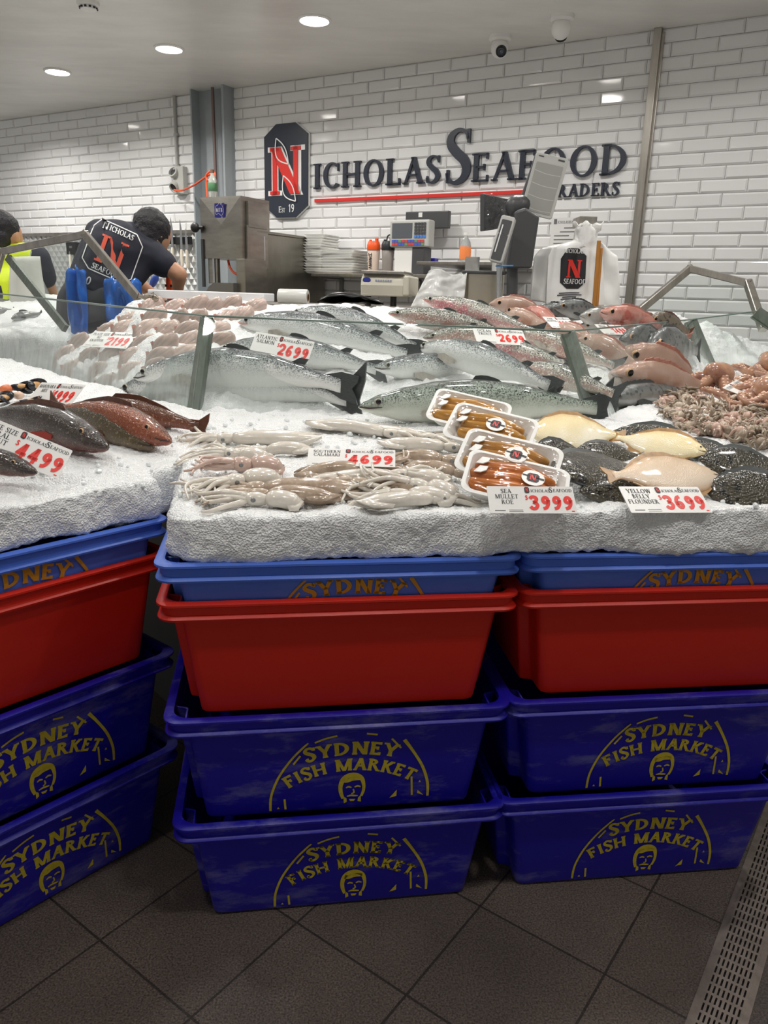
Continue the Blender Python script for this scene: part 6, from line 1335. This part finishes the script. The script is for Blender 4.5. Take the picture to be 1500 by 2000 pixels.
# staff screen wrapped in plastic
TL, TR, BR, BL = lp(941, 378, 3.78), lp(1000, 392, 3.9), lp(985, 445, 3.9), lp(941, 452, 3.78); q_ = [v+o_-o_ for v in (BL, BR, TR, TL)]; n_ = (BR-BL).cross(TL-BL).normalized()
mb = MB(); mb.add([v-n_*.012 for v in q_]+[v+n_*.012 for v in q_], [(3, 2, 1, 0), (4, 5, 6, 7)]+[(i, (i+1) % 4, 4+(i+1) % 4, 4+i) for i in range(4)]); sp_ = mb.build('staff_screen', DGR, t, bevel=.004, recalc=True)
mb = MB(); mb.grid(lambda u, v: lerp(lerp(BL, BR, u), lerp(TL, TR, u), v)+n_*(-.016-.045*abs(noise.noise(Vector((u*6, v*6, 3))))), 30, 26); mb.build('plastic_cover', CLING, sp_, sm=180)
mb = MB(); mb.grid(lambda u, v: lerp(lerp(BL, BR, u), lerp(TL, TR, u), v)+n_*(.016+.06*abs(noise.noise(Vector((u*6, v*6, 8))))), 30, 26); mb.build('plastic_cover', CLING, sp_, sm=180)
# card reader on its own stem
Y = 3.6; o_ = Vector((PY(977, 585, Y).x, Y, bt-.004)); t = thing('card_reader', 'grey tilted card payment reader on a thin steel stem left of the till post', 'card reader', o_)
def lp(px, py, Yq=Y): return PY(px, py, Yq)-o_
a = lp(977, 480); mb = MB(); mb.tube([(0, .02, 0), (a.x, .02, a.z)], .013, 12); mb.build('stem', BLD, t, sm=40); mb = MB(); mb.lathe([(.002, 0), (.06, 0), (.055, .012), (.002, .014)], 20, 0, Matrix.Translation((0, .02, 0))); mb.build('base', BLD, t, sm=40)
TL, TR, BR, BL = lp(990, 424), lp(1018, 430), lp(970, 513), lp(947, 505); x_ = ((TR-TL)+(BR-BL))/2; y_ = ((TL-BL)+(TR-BR))/2; x_ = x_+Vector((0, -.02, 0)); c_ = (TL+TR+BR+BL)/4; fr = frame(c_, x_, x_.cross(y_)); W_, H_ = x_.length, y_.length
mb = MB(); mb.prism(rect_outline(W_/2, H_/2, .01, 4), -.02, .016, 0, fr); rd_ = mb.build('reader_body', LGR, t, bevel=.004, recalc=True)
mb = MB(); mb.prism(rect_outline(W_*.36, H_*.15, .004, 3), .016, .018, 0, fr @ Matrix.Translation((0, H_*.26, 0))); mb.build('reader_screen', DGR, rd_, recalc=True); mb = MB(); mb.prism(rect_outline(W_*.36, H_*.28, .004, 3), .016, .018, 0, fr @ Matrix.Translation((0, -H_*.18, 0))); mb.build('keypad', DGR, rd_, recalc=True); mb = MB(); mb.prism(rect_outline(W_*.04, H_*.3, .002, 3), .018, .02, 0, fr @ Matrix.Translation((-W_*.2, 0, 0))); mb.build('card_slot', SWHT, rd_, recalc=True)
mb = MB(); p_ = lp(981, 520); mb.tube([(p_.x-.03, .0, p_.z), (p_.x+.05, .01, p_.z+.004)], .003, 6); mb.build('blue_tie', mat('tie_blue', '4a90d0', .5), t, sm=60)
# plastic carrier bags on a hook
Y = 3.78; o_ = Vector((PY(1130, 585, Y).x, Y+.08, bt)); t = thing('bag_hanger', 'steel post with hook plate holding the white carrier bags', 'bag hanger', o_)
def lp(px, py, Yq=Y): return PY(px, py, Yq)-o_
a = lp(1150, 432); mb = MB(); mb.box((a.x, .06, a.z/2), (.03, .03, a.z)); mb.build('post', SS, t); mb = MB(); mb.box((a.x, .0, a.z), (sx(1133, 1167, Y), .14, .045)); mb.build('hook_plate', SS, t, bevel=.003); mb = MB(); mb.box((a.x, .06, .01), (.2, .16, .02)); mb.build('foot', SS, t)
BAG = mat('carrier_bag_white', 'f0f0ee', .3, noise_amt=.05, noise_scale=12); rnd = random.Random(4)
def carrier(label, outl, Yb, seed, logo=False):
    P0 = PY(outl[0][0], outl[0][1], Yb); pts = [PY(x, y, Yb)-P0 for x, y in outl]; t = thing('carrier_bag', label, 'carrier bag', P0, group='white carrier bags on the hook')
    zs = [p.z for p in pts]; z0, z1 = min(zs), max(zs)
    def span(z):
        xs = []
        for p, q_ in zip(pts, pts[1:]+pts[:1]):
            if (p.z-z)*(q_.z-z) <= 0 and abs(p.z-q_.z) > 1e-6: xs.append(p.x+(q_.x-p.x)*(z-p.z)/(q_.z-p.z))
        return (min(xs), max(xs)) if len(xs) > 1 else (0, 0)
    def f(u, v):
        z = lerp(z0+.001, z1-.001, v); a, b = span(z); x = lerp(a, b, u)
        return Vector((x, -.03*math.sin(PI*u)+.012*math.sin(x*60+seed)*(.4+v)+.018*noise.noise(Vector((x*14, z*9, seed))), z))
    mb = MB(); mb.grid(f, 40, 40); mb.build('front_sheet', BAG, t, sm=180); mb = MB(); mb.grid(lambda u, v: f(1-u, v)+Vector((0, .03+.02*math.sin(PI*u), 0)), 30, 30); mb.build('back_sheet', BAG, t, sm=180)
    return t, f, P0
carrier('white carrier bag hanging at right, folded edges showing', [(1165, 470), (1180, 478), (1206, 500), (1211, 598), (1160, 600), (1165, 520)], 3.80, 3)
carrier('white carrier bag hanging at left, half behind the printed one', [(1120, 470), (1060, 484), (1046, 500), (1036, 588), (1075, 592), (1100, 500)], 3.80, 5)
tb, fb, P0 = carrier('white carrier bag printed with black shop emblem, frontmost on the hook', [(1128, 440), (1150, 438), (1168, 450), (1166, 480), (1178, 500), (1180, 599), (1066, 599), (1072, 500), (1080, 484), (1122, 470)], 3.74, 1)
q = MB(); kp = PY(1146, 462, 3.74)-P0; q.grid(lambda u, v: kp+Vector(((.035+.03*v*v)*math.cos(2*PI*u)*(1+.35*noise.noise(Vector((u*9, v*5, 3)))), .03*math.sin(2*PI*u), .10*(v-.45)+.02*noise.noise(Vector((u*12, v*7, 7))))), 40, 14, cu=True); q.build('handle_bunch', BAG, tb, sm=180, solid=.002)
bme = [c for c in tb.children if c.name.startswith('front_sheet')][0].data; bb = BVHTree.FromPolygons([v.co.copy() for v in bme.vertices], [tuple(p.vertices) for p in bme.polygons])
def on_bag(mb, lift):
    out = []
    for v in mb.v:
        h = bb.ray_cast(Vector((v.x, -.5, v.z)), Vector((0, 1, 0))); out.append((h[0] if h[0] is not None else Vector((v.x, -.04, v.z)))+Vector((0, -lift, 0)))
    mb.v = out
def bpx(x, y): v = PY(x, y, 3.71)-P0; return v.x, v.z
def dense(P_, n):                                           # filled outline as a fine fan so it can follow the bag
    c = (sum(p[0] for p in P_)/len(P_), sum(p[1] for p in P_)/len(P_)); ring_ = []
    for a, b in zip(P_, P_[1:]+P_[:1]):
        for k in range(n): ring_.append((lerp(a[0], b[0], k/n), lerp(a[1], b[1], k/n)))
    q = MB(); m_ = len(ring_); R_ = [[(c[0]+(x-c[0])*s/8, 0, c[1]+(z-c[1])*s/8) for x, z in ring_] for s in range(1, 9)]; loft(q, R_); q.add([(c[0], 0, c[1])]+R_[0], [(0, 1+j, 1+(j+1) % m_) for j in range(m_)]); return q
q = dense([bpx(*p) for p in ((1108, 485), (1132, 485), (1145, 500), (1142, 552), (1130, 564), (1106, 564), (1094, 552), (1096, 505))], 6); on_bag(q, .003); em = q.build('printed_emblem', mat('bag_print_black', '232326', .4), tb, recalc=True)
x0, z0 = bpx(1104, 542); x1, z1 = bpx(1138, 508); q = MB(); text(q, 'N', front(x0, 0, z0), z1-z0, .22, .09, .06, xs=(x1-x0)/((z1-z0)*.84)); on_bag(q, .006); q.build('emblem_letter', SRED, em)
q = MB(); x0, z0 = bpx(1100, 554); text(q, 'SEAFOOD', front(x0, 0, z0), .022, .16, .1, .05, .08, xs=.82); x0, z0 = bpx(1104, 494); text(q, 'NICHOLAS', front(x0-.008, 0, z0), .018, .16, .1, .05, .08, xs=.85); on_bag(q, .006); q.build('emblem_lettering', SWHT, em)
q = MB()
for k, (a_, b_) in enumerate(((1092, 1132), (1089, 1136), (1098, 1126), (1095, 1128), (1097, 1125))):
    p_, r_ = bpx(a_, 573+k*4), bpx(b_, 572+k*4); line(q, [p_, ((p_[0]+r_[0])/2, (p_[1]+r_[1])/2+.002), r_], .005, front(0, 0, 0))
on_bag(q, .004); q.build('small_print', mat('bag_print_grey', '4a4b52', .5), tb)
P_ = PY(1160, 600, 3.64); Q_ = PY(1170, 470, 3.66); mb = MB(); mb.box((0, 0, (Q_-P_).length/2), (.017, .010, (Q_-P_).length)); mb.box((-.0135, .003, (Q_-P_).length*.45), (.011, .008, (Q_-P_).length*.88))
o = mb.build('wooden_slat', mat('slat_wood', 'b0762e', .5, noise_amt=.25, noise_scale=8, stretch=(12, 12, 1)), bevel=.002); ax = (Q_-P_).normalized(); o.matrix_world = frame(P_, ax.cross(Vector((0, 1, 0))), ax); tag(o, 'tall thin wooden slat standing in front of the carrier bags', 'wooden slat')
# ================================================================== the two workers
SKIN = mat('skin', 'b98a6c', .5, sss=.1); HAIR = mat('hair_black', '17151a', .55, bump=.5, bump_scale=120); SHIRT = mat('navy_shirt', '262936', .8, noise_amt=.2, noise_scale=10); TRS = mat('charcoal_trousers', '3b3c40', .8); BLUEP = mat('blue_apron_plastic', '2a6fd0', .2, coat=.4, noise_amt=.2, noise_scale=8); VEST = mat('hi_vis_yellow', 'd2e62c', .6); VSTR = mat('vest_grey_stripe', '8f9294', .35); APW = mat('apron_white', 'c9c9c2', .5)
def V(px, py, Y): return PY(px, py, Y)
def hand(mb, w, d, side, curl=.9):
    """palm and five fingers from the wrist w along d, closing towards `side`"""
    d = d.normalized(); s = side.normalized(); u = d.cross(s).normalized(); p = w+d*.05
    mb.cap(w, .027, p, .033, 10); mb.cap(p+u*.02, .02, p-u*.02, .02, 10)
    for k, L_ in enumerate((.068, .078, .074, .06)):
        b = p+d*.03+u*(.030-.02*k); q1 = b+d*L_*.45+s*L_*.15*curl; q2 = q1+d*L_*.2+s*L_*.32*curl; q3 = q2-d*L_*.05+s*L_*.24*curl
        mb.cap(b, .0105, q1, .010, 8); mb.cap(q1, .010, q2, .009, 8); mb.cap(q2, .009, q3, .008, 8)
    b = w+d*.03+u*.028; q1 = b+d*.03+u*.024+s*.012; q2 = q1+d*.028+s*.02-u*.004; mb.cap(b, .013, q1, .011, 8); mb.cap(q1, .011, q2, .0095, 8)
def head(mb, c, fwd, upv, r=.092):
    f = fwd.normalized(); u = upv.normalized(); s = f.cross(u).normalized(); rot = Matrix((f, s, u)).transposed()
    mb.ell(c+u*.02, (.10, .078, .105), 18, 12, 0, rot); mb.ell(c+f*.025-u*.05, (.068, .06, .062), 16, 10, 0, rot); mb.ell(c+f*.098-u*.012, (.016, .012, .022), 10, 8, 0, rot); mb.ell(c+f*.085-u*.058, (.014, .024, .010), 10, 6, 0, rot)
    for q in (-1, 1): mb.ell(c+s*.078*q-u*.008, (.022, .010, .034), 12, 8, 0, rot); mb.ell(c+f*.083+s*.032*q+u*.012, (.012, .016, .010), 8, 6, 0, rot)
    return rot
def worker(name, label, loc): t = thing(name, label, 'person', loc); return t, Matrix.Translation(-loc)
def proj_on(mb, bv, d, lift):
    out = []
    for v in mb.v:
        h = bv.ray_cast(v-d*1.0, d); out.append(h[0]-d*lift if h[0] is not None else v)
    mb.v = out
# --- the worker bending to the right, seen from behind
ZP = .3
pel = V(192, 575, 4.10); che = V(226, 488, 4.16); ush = V(200, 462, 4.20); lsh = V(296, 500, 4.22); nek = V(266, 462, 4.24); hd = V(296, 462, 4.28)
elb = V(350, 536, 4.22); wri = V(347, 566, 4.28); elb2 = V(262, 548, 4.5); wri2 = V(300, 575, 4.55)
t, inv = worker('person', 'worker in navy printed shirt and blue plastic apron bending to the right', Vector((pel.x, pel.y, ZP)))
hipL, hipR = pel+Vector((-.10, 0, -.05)), pel+Vector((.10, .02, -.05)); kL, kR = Vector((hipL.x-.02, hipL.y+.02, ZP+.50)), Vector((hipR.x+.02, hipR.y+.06, ZP+.50)); aL, aR = Vector((kL.x-.01, kL.y-.03, ZP+.09)), Vector((kR.x+.02, kR.y, ZP+.09))
mb = MB(); mb.M = inv.copy()
rot = head(mb, hd, Vector((.62, .62, -.48)), Vector((.35, .25, .9))); mb.cap(nek, .058, hd-Vector((.03, 0, .02)), .055); mb.cap(nek, .07, che, .12)
mb.cap(ush, .06, che, .11); mb.cap(lsh, .06, che, .11); mb.cap(che, .12, pel, .10); mb.cap(lsh, .056, elb, .043); mb.cap(elb, .043, wri, .030); mb.cap(ush, .052, elb2, .042); mb.cap(elb2, .042, wri2, .030)
hand(mb, wri, Vector((-.1, .25, -.8)), Vector((-.8, .3, -.1))); hand(mb, wri2, Vector((.7, .3, -.5)), Vector((.1, .2, -.9)))
for a, b, c in ((hipL, kL, aL), (hipR, kR, aR)): mb.cap(a, .085, b, .06); mb.cap(b, .058, c, .042); mb.cap(c-Vector((0, 0, .045)), .045, c+Vector((0, .13, -.05)), .036)
rm_build(mb, .011, 'body', SKIN, t, 4)
mb = MB(); mb.M = inv.copy(); f_, s_, u_ = rot.col[0], rot.col[1], rot.col[2]
mb.ell(hd+u_*.040-f_*.018, (.104, .092, .098), 18, 12, 0, rot); mb.ell(hd-f_*.045-u_*.02, (.068, .080, .085), 14, 10, 0, rot); [mb.ell(hd+s_*.06*k_-f_*.01-u_*.005, (.05, .028, .06), 12, 8, 0, rot) for k_ in (-1, 1)]; rm_build(mb, .010, 'hair', HAIR, t, 2, fn=lambda v, n: v+n*.005*noise.noise(v*60))
sh = MB(); sh.M = inv.copy(); hp = V(196, 548, 4.10)
sh.cap(hp+Vector((-.10, 0, -.03)), .085, ush+Vector((-.0, 0, -.0)), .085); sh.cap(hp+Vector((.08, 0, -.02)), .10, lsh-Vector((.06, 0, 0)), .10); sh.cap(hp, .13, che, .155); sh.cap(ush, .085, nek-Vector((.02, 0, 0)), .075); sh.cap(nek-Vector((.03, 0, .01)), .078, lsh, .082); sh.cap(che, .15, lsh, .085); sh.cap(che, .15, ush, .09)
sh.cap(lsh, .082, lerp(lsh, elb, .42), .070); sh.cap(ush, .075, lerp(ush, elb2, .42), .066)
vs, fs = remesh(sh, .011, 6, .5, lambda v, n: v+n*(.006*noise.noise(v*7)+.004*noise.noise(v*19))); q = MB(); q.add(vs, fs); q.build('shirt', SHIRT, t, sm=180); sbv = BVHTree.FromPolygons(vs, fs)
# print on the back of the shirt
o_ = V(222, 487, 4.0)-t.location; vd = (V(222, 487, 4.0)-EYE).normalized(); xa_ = Vector((.86, .12, -.36)); FRS = frame(o_, xa_, -vd)
def sprint(nm, mt, fn, lift=.004):
    q = MB(); fn(q); proj_on(q, sbv, vd, lift); return q.build(nm, mt, t)
def oct_(q):
    P_ = [(-.10, .115), (.08, .115), (.125, .07), (.125, -.10), (.09, -.135), (-.08, -.135), (-.125, -.10), (-.125, .07)]
    for a, b in zip(P_, P_[1:]+P_[:1]): line(q, [(lerp(a[0], b[0], k/7), lerp(a[1], b[1], k/7)) for k in range(8)], .005, FRS, n=1)
sprint('shirt_emblem', SWHT, oct_); sprint('shirt_letter', mat('shirt_red', 'e0604a', .6), lambda q: text(q, 'N', FRS @ Matrix.Translation((-.075, -.085, 0)), .135, .22, .09, .06, xs=1.25), .006)
sprint('shirt_lettering', SWHT, lambda q: (text(q, 'N', FRS @ Matrix.Translation((-.085, .075, 0)), .034, .18, .1, .06), text(q, 'ICHOLAS', FRS @ Matrix.Translation((-.05, .078, 0)), .026, .18, .1, .06, .06, xs=.9), text(q, 'SEAFOOD', FRS @ Matrix.Translation((-.07, -.125, 0)), .026, .18, .1, .06, .06, xs=.95), text(q, '9660', FRS @ Matrix.Translation((-.16, -.21, 0)), .04, .16, .12, 0, .1)), .006)
mb = MB(); mb.M = inv.copy(); mb.cap(pel+Vector((-.07, 0, -.03)), .128, pel+Vector((.07, 0, -.03)), .128); mb.cap(pel+Vector((-.08, 0, -.1)), .14, pel+Vector((.08, 0, -.1)), .14)
for a, b, c in ((hipL, kL, aL), (hipR, kR, aR)): mb.cap(a, .115, b, .085); mb.cap(b, .085, c, .07)
rm_build(mb, .014, 'trousers', TRS, t, 5)
for a, nm_ in ((((128, 533), (157, 530), (160, 625), (130, 625)), 1), (((188, 553), (262, 552), (262, 622), (192, 625)), 2)):
    TL, TR, BR, BL = [V(x, y, 3.88)-t.location for x, y in a]; BL = BL+Vector((0, 0, -.35)); BR = BR+Vector((0, 0, -.35))
    mb = MB(); mb.grid(lambda u, v: lerp(lerp(BL, BR, u), lerp(TL, TR, u), v)+Vector((0, (.10*(2*u-1)**2 if nm_ == 2 else .06*u)+.012*math.sin(u*11+v*3)+.04*noise.noise(Vector((u*4, v*5, nm_))), (.025*math.sin(u*PI)+.03*noise.noise(Vector((u*7, 1, nm_))))*v)), 24, 26); mb.build('apron_panel', BLUEP, t, sm=180, solid=.004)
for a, nm_ in ((wri, 1), (elb, 2)): pass
# orange handled knife in the hand
kx = wri+Vector((-.05, .02, -.02)); t2 = thing('boning_knife', "orange handled knife in the bending worker's hand", 'knife', kx); mb = MB(); mb.tube([(0, 0, .09), (.0, 0, .03), (0, 0, -.05)], [.016, .018, .014], 10); mb.build('handle', mat('orange_handle', 'ef5a22', .4), t2, sm=60); mb = MB(); mb.box((0, 0, .04), (.038, .03, .012)); mb.build('grip_band', BLK, t2); mb = MB(); mb.prism([(-.012, -.05), (.012, -.05), (.008, -.17), (-.006, -.2)], -.001, .001, 0, FRONT); mb.build('blade', BLD, t2)
# work table in front of him with board, fish and brush
P_ = V(330, 600, 4.75); tz = 1.20; t3 = thing('cutting_table', 'steel cutting table where the bending worker prepares fish', 'table', (P_.x-.35, 4.85, ZP), R(-30)); mb = MB(); mb.box((0, 0, tz-ZP-.02), (1.5, .6, .04)); mb.build('top', SS, t3, bevel=.004)
for a in (-.7, .7):
    for b in (-.25, .25): mb = MB(); mb.box((a, b, (tz-ZP-.04)/2), (.04, .04, tz-ZP-.04)); mb.build('leg', SS, t3)
put(dict(prf=P_COD, skin=MOTT, finm=FINB, dorsal=(.3, .6, .04), eye=.02), 'whole_fish', 'dark fish on the cutting table between worker and white board', None, (310, 583), (268, 578), which=2, lift=.0, lim=(.15, .3))
A = V(288, 575, 4.6); B = V(305, 540, 4.6); t4 = thing('cleaning_brush', 'blue handled brush with white shaft standing beside the bending worker', 'brush', A); d = B-A; mb = MB(); mb.tube([(0, 0, -.08), d*.45], [.007, .007], 8); mb.build('shaft', WPL, t4, sm=60); mb = MB(); mb.tube([d*.42, d*.6, d*.9, d*1.08], [.012, .02, .022, .012], 10); mb.build('handle', mat('brush_blue', '2c4fa8', .4), t4, sm=60)
# --- the worker standing at the left edge
hd = V(12, 462, 4.72); ZB = ZP
cx, cy = V(22, 520, 4.7).x-.02, 4.72; t, inv = worker('person', 'dark haired worker in yellow hi-vis vest standing at the left picture edge', Vector((cx, cy, ZB)))
nek = Vector((hd.x, cy+.01, hd.z-.13)); che = Vector((cx, cy, nek.z-.20)); pel = Vector((cx, cy, nek.z-.56)); rsh = V(72, 505, 4.72); lsh = Vector((2*cx-rsh.x, cy, rsh.z)); elb = V(93, 548, 4.80); wri = V(104, 578, 4.96); el2 = Vector((lsh.x-.04, cy+.05, elb.z)); wr2 = el2+Vector((.12, .2, -.1))
mb = MB(); mb.M = inv.copy(); rot = head(mb, hd, Vector((.35, .9, -.25)), Vector((0, .1, 1))); mb.cap(nek, .058, hd-Vector((0, 0, .02)), .055); mb.cap(nek, .07, che, .12); mb.cap(rsh, .06, che, .11); mb.cap(lsh, .06, che, .11); mb.cap(che, .13, pel, .13)
mb.cap(rsh, .055, elb, .043); mb.cap(elb, .042, wri, .03); mb.cap(lsh, .055, el2, .043); mb.cap(el2, .042, wr2, .03); hand(mb, wri, Vector((.15, .5, -.6)), Vector((-.6, .3, -.5))); hand(mb, wr2, Vector((.4, .6, -.4)), Vector((.1, .2, -.9)))
legs = []
for s in (-1, 1): a, b, c = pel+Vector((s*.1, 0, -.05)), Vector((cx+s*.11, cy+.02, ZB+.5)), Vector((cx+s*.11, cy, ZB+.09)); legs.append((a, b, c)); mb.cap(a, .085, b, .06); mb.cap(b, .058, c, .042); mb.cap(c-Vector((0, 0, .045)), .045, c+Vector((0, .13, -.05)), .036)
rm_build(mb, .011, 'body', SKIN, t, 4); f_, u_ = rot.col[0], rot.col[2]
mb = MB(); mb.M = inv.copy(); mb.ell(hd+u_*.045-f_*.02, (.100, .086, .095), 18, 12, 0, rot); mb.ell(hd-f_*.05-u_*.02, (.06, .074, .07), 14, 10, 0, rot); rm_build(mb, .010, 'hair', HAIR, t, 2, fn=lambda v, n: v+n*.005*noise.noise(v*60))
mb = MB(); mb.M = inv.copy(); mb.cap(che, .155, pel+Vector((0, 0, .05)), .15); mb.cap(lsh, .08, rsh, .08); mb.cap(rsh, .078, lerp(rsh, elb, .85), .062); mb.cap(lsh, .078, lerp(lsh, el2, .85), .062); rm_build(mb, .013, 'shirt', SHIRT, t, 5, fn=lambda v, n: v+n*.005*noise.noise(v*9))
mb = MB(); mb.M = inv.copy(); mb.cap(che+Vector((-.05, 0, .02)), .16, pel+Vector((-.04, 0, .08)), .165); mb.cap(che+Vector((.05, 0, .02)), .16, pel+Vector((.04, 0, .08)), .165); mb.cap(che+Vector((-.08, 0, .13)), .09, che+Vector((.08, 0, .13)), .09); mb.cap(lerp(rsh, lsh, .12), .088, lerp(rsh, lsh, .88), .088)
zs = V(50, 494, 4.6).z; 
vs, fs = remesh(mb, .013, 5, .5, lambda v, n: v+n*.005*noise.noise(v*8)); q = MB(); q.add(vs, fs); cxm = V(53, 494, 4.55).x-t.location.x; q.m = [1 if abs(sum(vs[i].x for i in f)/len(f)-cxm) < .022 else 0 for f in fs]; q.build('vest', [VEST, VSTR], t, sm=180)
mb = MB(); mb.M = inv.copy(); c0 = nek-Vector((0, 0, .04)); mb.tube([c0+Vector((.085*math.cos(a*PI/8), .085*math.sin(a*PI/8), .012*math.sin(a*PI/8))) for a in range(17)], .016, 8); mb.build('collar', VEST, t, sm=180)
TL, TR, BR, BL = [V(x, y, 4.50)-t.location for x, y in ((12, 502), (72, 500), (86, 575), (0, 575))]; BL = BL+Vector((0, 0, -.3)); BR = BR+Vector((0, 0, -.3)); mb = MB(); mb.grid(lambda u, v: lerp(lerp(BL, BR, u), lerp(TL, TR, u), v)+Vector((0, .04*(2*u-1)**2+.015*noise.noise(Vector((u*4, v*4, 4))), 0)), 16, 20); mb.build('apron', APW, t, sm=180, solid=.004)
mb = MB(); mb.M = inv.copy()
for a, b, c in legs: mb.cap(a, .115, b, .085); mb.cap(b, .085, c, .07)
mb.cap(pel+Vector((-.06, 0, 0)), .13, pel+Vector((.06, 0, 0)), .13); rm_build(mb, .014, 'trousers', TRS, t, 5)
